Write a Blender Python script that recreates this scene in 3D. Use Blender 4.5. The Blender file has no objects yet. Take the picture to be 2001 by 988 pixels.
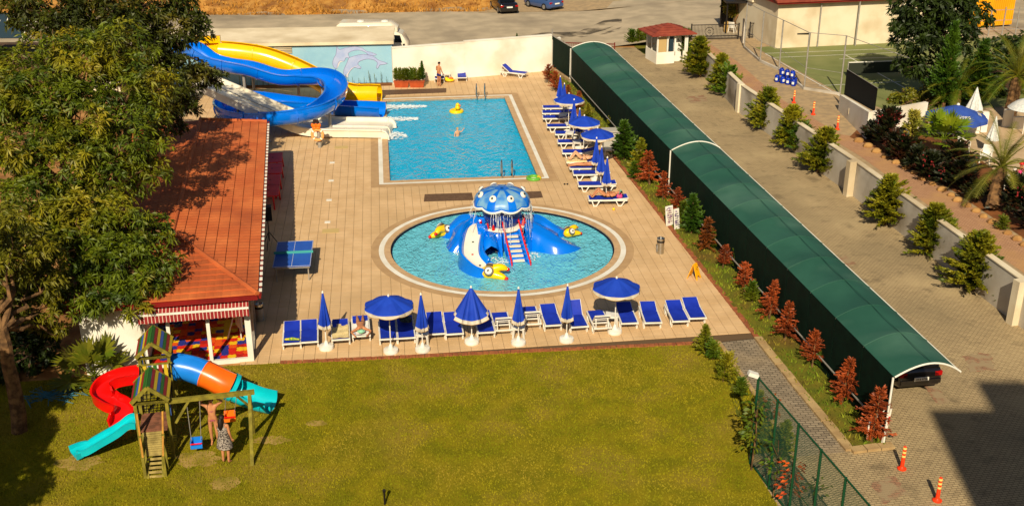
import bpy, math, random
import numpy as np
from mathutils import Vector, Matrix, noise as mnoise
from mathutils.geometry import tessellate_polygon
random.seed(7); rng = np.random.default_rng(7)
S = bpy.context.scene; COL = S.collection
PI = math.pi; R = math.radians; V = Vector

# ------------------------------------------------------------ camera, sky, sun, exposure
H, F, PIT = 19.0, 2200.0, math.atan(924 / 2200)
cam = bpy.data.cameras.new("camera"); co = bpy.data.objects.new("camera", cam); COL.objects.link(co)
co.location = (0, 0, H); co.rotation_euler = (PI / 2 - PIT, 0, 0)
cam.sensor_width = 36; cam.lens = 36 * F / 2001; cam.clip_start = .3; cam.clip_end = 3000
S.camera = co
SUN_EL, SUN_AZ = R(37), R(6)            # shadows fall away from the hotel, 6 degrees right of +Y
sd = V((math.sin(SUN_AZ) * math.cos(SUN_EL), math.cos(SUN_AZ) * math.cos(SUN_EL), -math.sin(SUN_EL)))
sl = bpy.data.lights.new("sun", "SUN"); so = bpy.data.objects.new("sun", sl); COL.objects.link(so)
sl.energy = 5.0; sl.angle = R(.55); sl.color = (1, .87, .66)
so.rotation_euler = sd.to_track_quat('-Z', 'Y').to_euler(); so.location = (-5, -40, 60)
W = bpy.data.worlds.new("World"); S.world = W; W.use_nodes = True
nt = W.node_tree; sk = nt.nodes.new("ShaderNodeTexSky"); sk.sky_type = 'NISHITA'; sk.sun_disc = False
sk.sun_elevation = SUN_EL; sk.sun_rotation = PI + SUN_AZ; sk.air_density = 1; sk.dust_density = 2.0
nt.links.new(sk.outputs[0], nt.nodes["Background"].inputs[0]); nt.nodes["Background"].inputs[1].default_value = .05
S.view_settings.view_transform = 'Standard'; S.view_settings.look = 'None'
S.view_settings.exposure = .28; S.view_settings.gamma = 1
S.cycles.max_bounces = 6; S.cycles.transparent_max_bounces = 8; S.cycles.caustics_reflective = False; S.cycles.caustics_refractive = False

# ------------------------------------------------------------ picture point -> place (survey of the photograph)
def ray(px, py):
    a = (px - 1000.5) / F; b = -(py - 494) / F
    return V((a, math.cos(PIT) + b * math.sin(PIT), -math.sin(PIT) + b * math.cos(PIT)))
def G(px, py, z=0.0):                   # on the level z
    d = ray(px, py); t = (z - H) / d.z
    return V((d.x * t, d.y * t, z))
def D(px, py, y):                       # at the distance y
    d = ray(px, py); t = y / d.y
    return V((d.x * t, y, H + d.z * t))
def TZ(y): return 1.4 - (y - 35) * .014  # the upper terrace falls towards the street
def GT(px, py, dz=0.0):
    z = 1.2
    for _ in range(8): p = G(px, py, z); z = TZ(p.y) + dz
    return G(px, py, z)

# ------------------------------------------------------------ materials
def C(r, g, b, k=1.0):
    f = lambda v: (v / 255 / 12.92 if v / 255 <= .04045 else ((v / 255 + .055) / 1.055) ** 2.4) * k
    return (f(r), f(g), f(b), 1)
def mat(name, c1, c2=None, sc=4.0, rough=.75, bump=0.0, bsc=30.0, metal=0.0, spec=.3, rnd=0.0, c3=None, sc3=.5, lo=.38, hi=.62,
        trans=0.0, coat=0.0, sheen=0.0, bdist=.02, det=4):
    m = bpy.data.materials.new(name); m.use_nodes = True; n = m.node_tree; b = n.nodes["Principled BSDF"]; L = n.links.new
    b.inputs["Roughness"].default_value = rough; b.inputs["Metallic"].default_value = metal
    b.inputs["Specular IOR Level"].default_value = spec; b.inputs["Base Color"].default_value = c1
    b.inputs["Coat Weight"].default_value = coat
    geo = n.nodes.new("ShaderNodeNewGeometry"); src = None
    def noise(s, d=4):
        t = n.nodes.new("ShaderNodeTexNoise"); t.inputs["Scale"].default_value = s; t.inputs["Detail"].default_value = d
        L(geo.outputs["Position"], t.inputs["Vector"]); return t.outputs["Fac"]
    def mixc(fac, a, c, l, h):
        mr = n.nodes.new("ShaderNodeMapRange"); mr.inputs[1].default_value = l; mr.inputs[2].default_value = h; L(fac, mr.inputs[0])
        x = n.nodes.new("ShaderNodeMix"); x.data_type = 'RGBA'; L(mr.outputs[0], x.inputs[0])
        for v, i in ((a, 6), (c, 7)):
            if isinstance(v, tuple): x.inputs[i].default_value = v
            else: L(v, x.inputs[i])
        return x.outputs[2]
    if c2 is not None: src = mixc(noise(sc, det), c1, c2, lo, hi)
    if c3 is not None: src = mixc(noise(sc3, 5), src or c1, c3, .5, .72)
    if rnd:
        oi = n.nodes.new("ShaderNodeObjectInfo"); ad = n.nodes.new("ShaderNodeMath"); ad.operation = 'ADD'
        L(oi.outputs["Random"], ad.inputs[0]); L(geo.outputs["Random Per Island"], ad.inputs[1])
        mr = n.nodes.new("ShaderNodeMapRange"); mr.inputs[2].default_value = 2; mr.inputs[3].default_value = 1 - rnd; mr.inputs[4].default_value = 1 + rnd
        L(ad.outputs[0], mr.inputs[0])
        hs = n.nodes.new("ShaderNodeHueSaturation"); L(mr.outputs[0], hs.inputs["Value"])
        if src is None: hs.inputs["Color"].default_value = c1
        else: L(src, hs.inputs["Color"])
        src = hs.outputs[0]
    if src is not None: L(src, b.inputs["Base Color"])
    if bump:
        bp = n.nodes.new("ShaderNodeBump"); bp.inputs["Strength"].default_value = bump; bp.inputs["Distance"].default_value = bdist
        L(noise(bsc, 5), bp.inputs["Height"]); L(bp.outputs[0], b.inputs["Normal"])
    if trans:
        tr = n.nodes.new("ShaderNodeBsdfTranslucent"); mx = n.nodes.new("ShaderNodeMixShader"); mx.inputs[0].default_value = trans
        if src is not None: L(src, tr.inputs[0])
        else: tr.inputs[0].default_value = c1
        L(b.outputs[0], mx.inputs[1]); L(tr.outputs[0], mx.inputs[2]); L(mx.outputs[0], n.nodes["Material Output"].inputs[0])
    return m
def brickmat(name, c1, c2, mortar, bw, bh, ang, msz=.012, rough=.9, c3=None, bump=.5, dirt=None):
    m = mat(name, c1, rough=rough); n = m.node_tree; b = n.nodes["Principled BSDF"]; L = n.links.new
    geo = n.nodes.new("ShaderNodeNewGeometry"); mp = n.nodes.new("ShaderNodeMapping"); mp.inputs["Rotation"].default_value = (0, 0, ang)
    L(geo.outputs["Position"], mp.inputs[0])
    br = n.nodes.new("ShaderNodeTexBrick"); L(mp.outputs[0], br.inputs["Vector"]); br.inputs["Scale"].default_value = 1
    br.inputs["Color1"].default_value = c1; br.inputs["Color2"].default_value = c2; br.inputs["Mortar"].default_value = mortar
    br.inputs["Brick Width"].default_value = bw; br.inputs["Row Height"].default_value = bh; br.inputs["Mortar Size"].default_value = msz
    src = br.outputs["Color"]
    for col, s, l, h, amt in (dirt or []):
        t = n.nodes.new("ShaderNodeTexNoise"); t.inputs["Scale"].default_value = s; t.inputs["Detail"].default_value = 6
        L(geo.outputs["Position"], t.inputs["Vector"])
        mr = n.nodes.new("ShaderNodeMapRange"); mr.inputs[1].default_value = l; mr.inputs[2].default_value = h; mr.inputs[4].default_value = amt
        L(t.outputs["Fac"], mr.inputs[0])
        x = n.nodes.new("ShaderNodeMix"); x.data_type = 'RGBA'; L(mr.outputs[0], x.inputs[0]); L(src, x.inputs[6]); x.inputs[7].default_value = col; src = x.outputs[2]
    L(src, b.inputs["Base Color"])
    bp = n.nodes.new("ShaderNodeBump"); bp.inputs["Strength"].default_value = bump; bp.inputs["Distance"].default_value = .01; bp.invert = True
    L(br.outputs["Fac"], bp.inputs["Height"]); L(bp.outputs[0], b.inputs["Normal"])
    return m

# ------------------------------------------------------------ mesh builder
class M:
    def __init__(s): s.v = []; s.f = []
    def add(s, vs, fs):
        o = len(s.v); s.v += [tuple(v) for v in vs]; s.f += [tuple(i + o for i in f) for f in fs]; return s
    def box(s, c, d, rz=0, rot=None):
        c = V(c); x, y, z = d[0] / 2, d[1] / 2, d[2] / 2
        m = rot if rot is not None else Matrix.Rotation(rz, 3, 'Z')
        vs = [c + m @ V((a * x, b * y, e * z)) for e in (-1, 1) for a, b in ((-1, -1), (1, -1), (1, 1), (-1, 1))]
        return s.add(vs, [(3, 2, 1, 0), (4, 5, 6, 7), (0, 1, 5, 4), (1, 2, 6, 5), (2, 3, 7, 6), (3, 0, 4, 7)])
    def bar(s, a, b, w, h=None, up=(0, 0, 1)):
        a, b = V(a), V(b); h = w if h is None else h; z = (b - a); l = z.length
        if l < 1e-6: return s
        z /= l; x = V(up).cross(z)
        if x.length < 1e-3: x = V((1, 0, 0)).cross(z)
        x.normalize(); y = z.cross(x)
        vs = [p + x * (i * w / 2) + y * (j * h / 2) for p in (a, b) for i, j in ((-1, -1), (1, -1), (1, 1), (-1, 1))]
        return s.add(vs, [(3, 2, 1, 0), (4, 5, 6, 7), (0, 1, 5, 4), (1, 2, 6, 5), (2, 3, 7, 6), (3, 0, 4, 7)])
    def prism(s, poly, z0, z1):            # poly: xy list, any winding
        poly = [V(p).to_2d() for p in poly]; n = len(poly)
        if sum(poly[i].x * poly[(i + 1) % n].y - poly[(i + 1) % n].x * poly[i].y for i in range(n)) < 0: poly.reverse()
        za = z0 if callable(z0) else (lambda p: z0); zb = z1 if callable(z1) else (lambda p: z1)
        vs = [(p.x, p.y, za(p)) for p in poly] + [(p.x, p.y, zb(p)) for p in poly]
        tri = tessellate_polygon([[V((p.x, p.y, 0)) for p in poly]])
        fs = []
        for t in tri:
            a, b, c = [poly[i] for i in t]
            if (b - a).cross(c - a) < 0: t = t[::-1]
            fs += [tuple(i + n for i in t), tuple(t[::-1])]
        fs += [(i, (i + 1) % n, n + (i + 1) % n, n + i) for i in range(n)]
        return s.add(vs, fs)
    def sheet(s, polys, z=0.0):            # outer ring then holes
        polys = [[V(p).to_2d() for p in q] for q in polys]; flat = [p for q in polys for p in q]
        za = z if callable(z) else (lambda p: z); fs = []
        for t in tessellate_polygon([[V((p.x, p.y, 0)) for p in q] for q in polys]):
            a, b, c = [flat[i] for i in t]; fs.append(t if (b - a).cross(c - a) > 0 else t[::-1])
        return s.add([(p.x, p.y, za(p)) for p in flat], fs)
    def tube(s, pts, r, n=8, cap=True, closed=False, ref=None, sy=1.0):
        pts = [V(p) for p in pts]; k = len(pts); rs = r if isinstance(r, (list, tuple)) else [r] * k; rings = []; x = None
        for i, p in enumerate(pts):
            a = pts[(i - 1) % k] if (i or closed) else p; b = pts[(i + 1) % k] if (i < k - 1 or closed) else p
            t = (b - a); t = t.normalized() if t.length > 1e-9 else V((0, 0, 1))
            if x is None:
                x = V(ref) if ref is not None else (V((0, 0, 1)) if abs(t.z) < .9 else V((1, 0, 0)))
            x = x - t * x.dot(t); x = x.normalized() if x.length > 1e-6 else t.orthogonal().normalized()
            y = t.cross(x)
            rings.append([p + (x * math.cos(2 * PI * j / n) * rs[i] * sy + y * math.sin(2 * PI * j / n) * rs[i]) for j in range(n)])
        fs = []
        for i in range(k if closed else k - 1):
            j = (i + 1) % k
            fs += [(i * n + q, i * n + (q + 1) % n, j * n + (q + 1) % n, j * n + q) for q in range(n)]
        if cap and not closed: fs += [tuple(range(n))[::-1], tuple((k - 1) * n + q for q in range(n))]
        return s.add([v for g in rings for v in g], fs)
    def lathe(s, prof, c=(0, 0, 0), n=16, sx=1, sy=1, fn=None):   # prof: (r,z) bottom to top
        c = V(c); k = len(prof)
        vs = [c + V((r * sx * math.cos(2 * PI * j / n), r * sy * math.sin(2 * PI * j / n), z)) for r, z in prof for j in range(n)]
        fs = [(i * n + q, i * n + (q + 1) % n, (i + 1) * n + (q + 1) % n, (i + 1) * n + q) for i in range(k - 1) for q in range(n)]
        fs += [tuple(range(n))[::-1], tuple((k - 1) * n + q for q in range(n))]
        return s.add(vs, fs)
    def ball(s, c, r, n=10, sx=1, sy=1, sz=1):
        pr = [(max(.02 * r, r * math.sin(PI * i / 6)), -r * sz * math.cos(PI * i / 6)) for i in range(7)]
        return s.lathe(pr, c, n, sx, sy)
    def grid(s, nu, nv, fn, flip=False):
        vs = [fn(i / nu, j / nv) for i in range(nu + 1) for j in range(nv + 1)]; w = nv + 1
        fs = [(i * w + j, (i + 1) * w + j, (i + 1) * w + j + 1, i * w + j + 1) for i in range(nu) for j in range(nv)]
        if flip: fs = [f[::-1] for f in fs]
        return s.add(vs, fs)
    def xf(s, mtx): s.v = [tuple(mtx @ V(v)) for v in s.v]; return s
    def mesh(s, name, mt, smooth=False):
        me = bpy.data.meshes.new(name); me.from_pydata(s.v, [], s.f); me.materials.append(mt)
        if smooth: me.shade_smooth(); me.set_sharp_from_angle(angle=R(42))
        me.update(); return me
def wloc(o):
    p = V((0, 0, 0))
    while o: p += o.location; o = o.parent
    return p
def tag(o, label=None, cat=None, group=None, kind=None):
    for k, v in (("label", label), ("category", cat), ("group", group), ("kind", kind)):
        if v: o[k] = v
    return o
def put(me, name, parent=None, **k):
    o = bpy.data.objects.new(name, me); COL.objects.link(o)
    if parent: o.parent = parent
    return tag(o, **k)
def B(m, name, mt, parent=None, smooth=False, local=False, **k):
    if parent is not None and not local:
        p = wloc(parent); m.v = [(a - p.x, b - p.y, c - p.z) for a, b, c in m.v]
    elif parent is None and not local and k.get("kind") is None and m.v:   # a one-mesh thing: origin at its base
        a = np.array(m.v); p = V(((a[:, 0].min() + a[:, 0].max()) / 2, (a[:, 1].min() + a[:, 1].max()) / 2, a[:, 2].min()))
        m.v = [tuple(V(v) - p) for v in m.v]; o = put(m.mesh(name, mt, smooth), name, None, **k); o.location = p; return o
    return put(m.mesh(name, mt, smooth), name, parent, **k)
def T(name, label, cat, loc=(0, 0, 0), group=None, rz=0):
    o = bpy.data.objects.new(name, None); COL.objects.link(o); o.location = loc; o.rotation_euler = (0, 0, rz); o.empty_display_size = .2
    return tag(o, label, cat, group)
KIDS = {}
def kids(o): return [c for c in COL.objects if c.parent == o]
def dup(o, loc, rz=None, label=None, group=None, scale=None, first=[]):
    """a copy of a thing with copies of its parts and sub-parts"""
    if o.name not in KIDS: KIDS[o.name] = [(c, kids(c)) for c in kids(o)]
    r = o.copy(); COL.objects.link(r); r.location = loc
    if rz is not None: r.rotation_euler = (0, 0, rz)
    if scale: r.scale = scale if isinstance(scale, (tuple, list)) else (scale,) * 3
    if label: r["label"] = label
    if group: r["group"] = group
    for c, gs in KIDS[o.name]:
        c2 = c.copy(); COL.objects.link(c2); c2.parent = r
        for g in gs:
            g2 = g.copy(); COL.objects.link(g2); g2.parent = c2
    return r
class Proto:
    """first place() moves the thing itself, the next ones copy it"""
    def __init__(s, o): s.o = o; s.used = False; KIDS[o.name] = [(c, kids(c)) for c in kids(o)]
    def place(s, loc, rz=0, label=None, group=None, scale=None):
        if s.used: return dup(s.o, loc, rz, label, group, scale)
        s.used = True; o = s.o; o.location = loc; o.rotation_euler = (0, 0, rz)
        if scale: o.scale = scale if isinstance(scale, (tuple, list)) else (scale,) * 3
        return tag(o, label, None, group)
def spline(pts, k=8):
    pts = [V(p) for p in pts]; out = []
    for i in range(len(pts) - 1):
        a, b, c, d = pts[max(0, i - 1)], pts[i], pts[i + 1], pts[min(len(pts) - 1, i + 2)]
        for j in range(k):
            t = j / k
            out.append(.5 * ((2 * b) + (c - a) * t + (2 * a - 5 * b + 4 * c - d) * t * t + (3 * b - a - 3 * c + d) * t ** 3))
    return out + [pts[-1]]
def lerp(a, b, t): return a + (b - a) * t
def clip(poly, a, b):                     # keep what lies left of a->b
    out = []; n = len(poly); s = lambda p: (b[0] - a[0]) * (p[1] - a[1]) - (b[1] - a[1]) * (p[0] - a[0])
    for i in range(n):
        p, q = poly[i], poly[(i + 1) % n]; u, v = s(p), s(q)
        if u >= 0: out.append(p)
        if (u >= 0) != (v >= 0): t = u / (u - v); out.append((p[0] + (q[0] - p[0]) * t, p[1] + (q[1] - p[1]) * t))
    return out
def text_mesh(body, size, name="lettering"):
    cu = bpy.data.curves.new(name, 'FONT'); cu.body = body; cu.size = size; cu.align_x = 'CENTER'; cu.align_y = 'CENTER'; cu.extrude = .004
    o = bpy.data.objects.new(name, cu); COL.objects.link(o); dg = bpy.context.evaluated_depsgraph_get()
    me = bpy.data.meshes.new_from_object(o.evaluated_get(dg)); bpy.data.objects.remove(o); return me
# ------------------------------------------------------------ materials used all over
m_earth = mat("dry_earth", C(150, 100, 50, .8), C(190, 140, 80, .8), 1.5, .95, .5, 8, c3=C(110, 75, 40, .8), sc3=.3)
m_drygrass = mat("dry_grass", C(170, 112, 42, .85), C(205, 150, 70, .85), 1.2, .95, .9, 5, c3=C(120, 75, 40, .8), sc3=.35, bdist=.1)
m_asphalt = mat("worn_asphalt", C(176, 160, 132, .8), C(190, 172, 142, .85), .7, .92, .3, 40, c3=C(146, 132, 110, .75), sc3=.18)
m_wet = mat("oil_stain", C(85, 75, 58, .7), C(120, 108, 88, .7), 1.3, .8, .2, 30)
_nn = m_wet.node_tree; _g = _nn.nodes.new("ShaderNodeNewGeometry"); _q = _nn.nodes.new("ShaderNodeTexNoise"); _q.inputs["Scale"].default_value = .55; _q.inputs["Detail"].default_value = 6
_r = _nn.nodes.new("ShaderNodeMapRange"); _r.inputs[1].default_value = .44; _r.inputs[2].default_value = .62; _r.inputs[4].default_value = .85; _nn.links.new(_g.outputs["Position"], _q.inputs["Vector"]); _nn.links.new(_q.outputs["Fac"], _r.inputs[0]); _nn.links.new(_r.outputs[0], _nn.nodes["Principled BSDF"].inputs["Alpha"])
m_gravel = mat("pale_gravel", C(188, 160, 118, .8), C(165, 142, 108, .8), 2.5, .95, .4, 25)
m_lawn = mat("lawn_grass", C(113, 108, 15, .92), C(134, 121, 20, .92), 1.3, .95, .5, 60, c3=C(150, 128, 50, .8), sc3=.4, bdist=.04, spec=.1)
m_blade = mat("grass_blades", C(112, 113, 12, .95), C(138, 127, 20, .95), .8, .9, rnd=.06, c3=C(150, 130, 44, .86), sc3=.33, spec=.1)
m_bedgrass = mat("verge_grass", C(92, 100, 10, .8), C(124, 116, 22, .8), 1.4, .95, .7, 40, c3=C(130, 95, 35, .6), sc3=.5, bdist=.05)
m_tile = mat("beige_tile", C(224, 188, 140, .86), C(214, 177, 128, .84), 1.1, .6, .12, 60, rnd=.035, c3=C(206, 172, 124, .8), sc3=.25)
m_grout = mat("tile_joint", C(120, 95, 66, .6), rough=.95)
m_cop = mat("pool_coping", C(208, 174, 130, .82), C(196, 160, 118, .8), 3, .7, .2, 60)
m_ringo = mat("brown_surround", C(198, 162, 116, .78), C(188, 152, 108, .76), 2, .8, .2, 50)
m_white = mat("white_paint", C(240, 236, 222, .86), C(228, 222, 204, .86), 1.2, .55, .08, 50)
m_wall = mat("white_plaster", C(242, 236, 220, .86), C(232, 224, 204, .86), .7, .9, .15, 40, c3=C(215, 200, 172, .82), sc3=.35)
m_cream = mat("cream_render", C(236, 222, 190, .8), C(226, 208, 172, .8), .6, .92, .2, 30, c3=C(200, 178, 140, .75), sc3=.3)
m_greywall = mat("grey_render", C(206, 198, 182, .85), C(194, 184, 166, .82), .8, .92, .25, 25, c3=C(140, 126, 104, .7), sc3=.45)
m_pumpwall = mat("pale_blue_render", C(150, 194, 212, .85), C(138, 184, 206, .85), 1.0, .88, .3, 30, c3=C(164, 202, 212, .85))
m_roofconc = mat("pale_concrete", C(240, 224, 190, .86), C(230, 212, 176, .84), .9, .95, .2, 30, c3=C(206, 186, 148, .78), sc3=.3)
m_tileroof = mat("terracotta_tile", C(214, 118, 62, .84), C(198, 100, 50, .82), .8, .75, .25, 40, rnd=.09, c3=C(176, 88, 46, .78), sc3=.5)
m_fascia = mat("dark_red_paint", C(140, 26, 22, .8), C(120, 22, 20, .8), 2, .5)
m_redtile2 = mat("red_shingle", C(158, 74, 52, .75), C(138, 60, 44, .75), 2, .7, .2, 30, rnd=.1)
m_brick = mat("kerb_brick", C(176, 104, 62, .75), C(150, 84, 52, .75), 4, .9, .3, 50, rnd=.2)
m_kerb = mat("sandy_kerb", C(200, 170, 118, .72), C(180, 148, 100, .7), 2, .95, .4, 30, rnd=.08)
m_green = mat("green_canvas", C(56, 108, 88, .74), C(46, 96, 78, .74), .6, .55, .06, 20, c3=C(88, 130, 110, .76), sc3=.3, spec=.35, rnd=.05, trans=.12)
m_net = mat("dark_green_net", C(14, 54, 38, .38), C(12, 46, 32, .34), 3, .8, .3, 90, spec=.1)
m_fencegreen = mat("green_paint", C(24, 84, 50, .6), rough=.45)
m_galv = mat("galvanised_steel", C(196, 190, 178, .7), C(176, 170, 158, .7), 6, .45, metal=.35)
m_steel = mat("stainless_steel", C(200, 200, 196, .9), rough=.18, metal=1.0)
m_black = mat("black_metal", C(38, 32, 28, .6), rough=.5)
m_maroon = mat("maroon_metal", C(120, 38, 26, .7), rough=.5)
m_blue = mat("royal_blue_fabric", C(26, 54, 178, .85), C(20, 46, 164, .85), 3, .6, .08, 120, rnd=.06, spec=.3)
m_bluec = mat("royal_blue_canvas", C(28, 72, 194, .9), C(22, 62, 180, .9), 2, .7, .05, 60, rnd=.05, trans=.15)
m_plast = mat("white_plastic", C(238, 234, 222, .85), C(226, 220, 204, .85), 4, .4)
m_slideb = mat("blue_fibreglass", C(0, 116, 228, .9), C(0, 108, 218, .9), .8, .16, .03, 3, spec=.55, coat=.5)
m_slidey = mat("yellow_fibreglass", C(250, 196, 0, .88), C(242, 186, 0, .88), .8, .2, .03, 3, spec=.5, coat=.4)
m_slidew = mat("white_fibreglass", C(240, 232, 212, .86), C(230, 220, 196, .86), .8, .25, .03, 3, spec=.5)
m_glass = mat("window_glass", C(60, 80, 90, .5), rough=.03, spec=.8)
m_drain = mat("brown_grating", C(128, 98, 72, .6), C(112, 84, 62, .6), 8, .8, .3, 60, rnd=.1)
m_dark = mat("dark_rubber", C(26, 24, 22, .6), rough=.7)
m_basin = mat("pool_mosaic", C(90, 215, 244, .95), C(76, 206, 238, .95), 6, .6)
m_basin2 = mat("round_pool_mosaic", C(150, 224, 238, .95), C(136, 216, 234, .95), 6, .6)
m_navy = mat("navy_mosaic", C(6, 18, 48, .7), rough=.6)
m_foam = mat("white_foam", C(244, 250, 250, .9), rough=.6, trans=.3)
clear = bpy.data.materials.new("clear_pane"); clear.use_nodes = True
_n = clear.node_tree; _b = _n.nodes["Principled BSDF"]; _b.inputs["Base Color"].default_value = (.8, .85, .85, 1); _b.inputs["Roughness"].default_value = .03
_t = _n.nodes.new("ShaderNodeBsdfTransparent"); _b = _n.nodes.new("ShaderNodeBsdfGlossy"); _b.inputs["Roughness"].default_value = .03; _x = _n.nodes.new("ShaderNodeMixShader"); _x.inputs[0].default_value = .035
_n.links.new(_t.outputs[0], _x.inputs[1]); _n.links.new(_b.outputs[0], _x.inputs[2]); _n.links.new(_x.outputs[0], _n.nodes["Material Output"].inputs[0])
def water_mat(name, tint, body, amt, sc, strength):
    m = bpy.data.materials.new(name); m.use_nodes = True; n = m.node_tree; L = n.links.new
    geo = n.nodes.new("ShaderNodeNewGeometry"); mp = n.nodes.new("ShaderNodeMapping"); mp.inputs["Scale"].default_value = (1, .62, 1); L(geo.outputs["Position"], mp.inputs[0])
    a = n.nodes.new("ShaderNodeTexNoise"); a.inputs["Scale"].default_value = sc; a.inputs["Detail"].default_value = 3; a.inputs["Distortion"].default_value = 1.4; L(mp.outputs[0], a.inputs[0])
    c = n.nodes.new("ShaderNodeTexNoise"); c.inputs["Scale"].default_value = sc * .28; c.inputs["Detail"].default_value = 2; L(mp.outputs[0], c.inputs[0])
    mul = n.nodes.new("ShaderNodeMath"); mul.operation = 'MULTIPLY'; L(a.outputs[0], mul.inputs[0]); L(c.outputs[0], mul.inputs[1])
    bp = n.nodes.new("ShaderNodeBump"); bp.inputs["Strength"].default_value = 1; bp.inputs["Distance"].default_value = strength; L(mul.outputs[0], bp.inputs["Height"])
    df = n.nodes.new("ShaderNodeBsdfDiffuse"); df.inputs[0].default_value = body; L(bp.outputs[0], df.inputs["Normal"])
    tr = n.nodes.new("ShaderNodeBsdfTransparent"); tr.inputs[0].default_value = tint
    rf = n.nodes.new("ShaderNodeBsdfRefraction"); rf.inputs["IOR"].default_value = 1.33; rf.inputs["Roughness"].default_value = 0; rf.inputs[0].default_value = tint; L(bp.outputs[0], rf.inputs["Normal"])
    x0 = n.nodes.new("ShaderNodeMixShader"); x0.inputs[0].default_value = .25; L(tr.outputs[0], x0.inputs[1]); L(rf.outputs[0], x0.inputs[2])
    x1 = n.nodes.new("ShaderNodeMixShader"); x1.inputs[0].default_value = amt; L(x0.outputs[0], x1.inputs[1]); L(df.outputs[0], x1.inputs[2])
    gl = n.nodes.new("ShaderNodeBsdfGlossy"); gl.inputs["Roughness"].default_value = .06; L(bp.outputs[0], gl.inputs["Normal"])
    fr = n.nodes.new("ShaderNodeFresnel"); fr.inputs["IOR"].default_value = 1.33; L(bp.outputs[0], fr.inputs["Normal"])
    x2 = n.nodes.new("ShaderNodeMixShader"); L(fr.outputs[0], x2.inputs[0]); L(x1.outputs[0], x2.inputs[1]); L(gl.outputs[0], x2.inputs[2])
    L(x2.outputs[0], n.nodes["Material Output"].inputs[0]); return m
m_water = water_mat("pool_water", (.42, .96, 1, 1), C(0, 194, 246, 1), .66, 3.0, .22)
m_water2 = water_mat("shallow_water", (.72, .97, 1, 1), C(124, 228, 250, 1), .62, 4.6, .26)

# ------------------------------------------------------------ ground, pools and deck
DZ = .03                                                # top of the deck tiles
PA, PB, PC_, PD = [G(*q).to_2d() for q in ((741, 362), (1073, 350), (1000, 186), (737, 190))]
PA, PB, PC_, PD = V((-6.75, 54.1)), V((1.92, 55.1)), V((-.02, 71.85)), V((-8.7, 70.85))
PU = (PB - PA).normalized(); PV = V((-PU.y, PU.x))
def inset(d): return [PA + (PU + PV) * d, PB + (-PU + PV) * d, PC_ - (PU + PV) * d, PD + (PU - PV) * d]
RC, RW = V((-.42, 45.9)), 4.92                          # round pool centre and water radius
def circ(r, n=72): return [V((RC.x + r * math.cos(2 * PI * i / n), RC.y + r * .965 * math.sin(2 * PI * i / n))) for i in range(n)]
WIN = .55
g = M(); g.sheet([[(-600, -200), (600, -200), (600, 900), (-600, 900)], inset(WIN), circ(RW)], 0.0)
B(g, "ground", m_earth, kind="structure")
# basins
def basin(ring, depth, wm, fm, name):
    n = len(ring); b = M(); b.add([(p.x, p.y, 0) for p in ring] + [(p.x, p.y, -depth) for p in ring], [((i + 1) % n, i, n + i, n + (i + 1) % n) for i in range(n)])
    b.sheet([ring], -depth); o = B(b, name, fm, kind="structure")
    w = M(); w.sheet([ring], -.09); B(w, name.replace("basin", "water"), wm, kind="structure"); return o
bs = basin(inset(WIN), 1.35, m_water, m_basin, "swimming_pool_basin")
br_ = basin(circ(RW), .55, m_water2, m_basin2, "paddling_pool_basin")
q = inset(WIN)
for t in (.26, .77):                                    # two lane lines of navy mosaic on the pool floor
    ln = M()
    for k in range(44):
        s = .03 + k / 44 * .9; p = lerp(lerp(q[0], q[1], t), lerp(q[3], q[2], t), s); jx = .07 * math.sin(k * 1.9) + .05 * math.sin(k * 4.1)
        ln.box((p.x + jx * PU.x, p.y + jx * PU.y, -1.33), (.16, .34, .02), math.atan2(PU.y, PU.x))
    B(ln, "lane_line", m_navy, bs, local=True, kind="stuff")
nl = M(); nl.tube([(p.x, p.y, -.05) for p in circ(RW - .02)], .05, 5, closed=True); B(nl, "waterline_band", m_navy, br_, local=True)
# copings: outer brown, white stripe, beige edge
def frame(name, a, b_, z, mt):
    f = M(); f.prism_ring = None
    n = len(a); f.add([(p.x, p.y, z) for p in a] + [(p.x, p.y, z) for p in b_] + [(p.x, p.y, -.14) for p in b_], [(i, (i + 1) % n, n + (i + 1) % n, n + i) for i in range(n)] + [(n + i, n + (i + 1) % n, 2 * n + (i + 1) % n, 2 * n + i) for i in range(n)])
    B(f, name, mt, kind="structure")
frame("swimming_pool_white_stripe", inset(0), inset(.22), DZ + .012, m_white)
frame("swimming_pool_edge", inset(.22), inset(WIN), DZ + .018, m_cop)
frame("swimming_pool_surround", inset(-.42), inset(0), DZ + .006, m_ringo)
frame("paddling_pool_edge", circ(5.2), circ(RW), DZ + .018, m_cop)
frame("paddling_pool_white_stripe", circ(5.43), circ(5.2), DZ + .012, m_white)
frame("paddling_pool_surround", circ(5.78), circ(5.43), DZ + .006, m_ringo)
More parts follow.
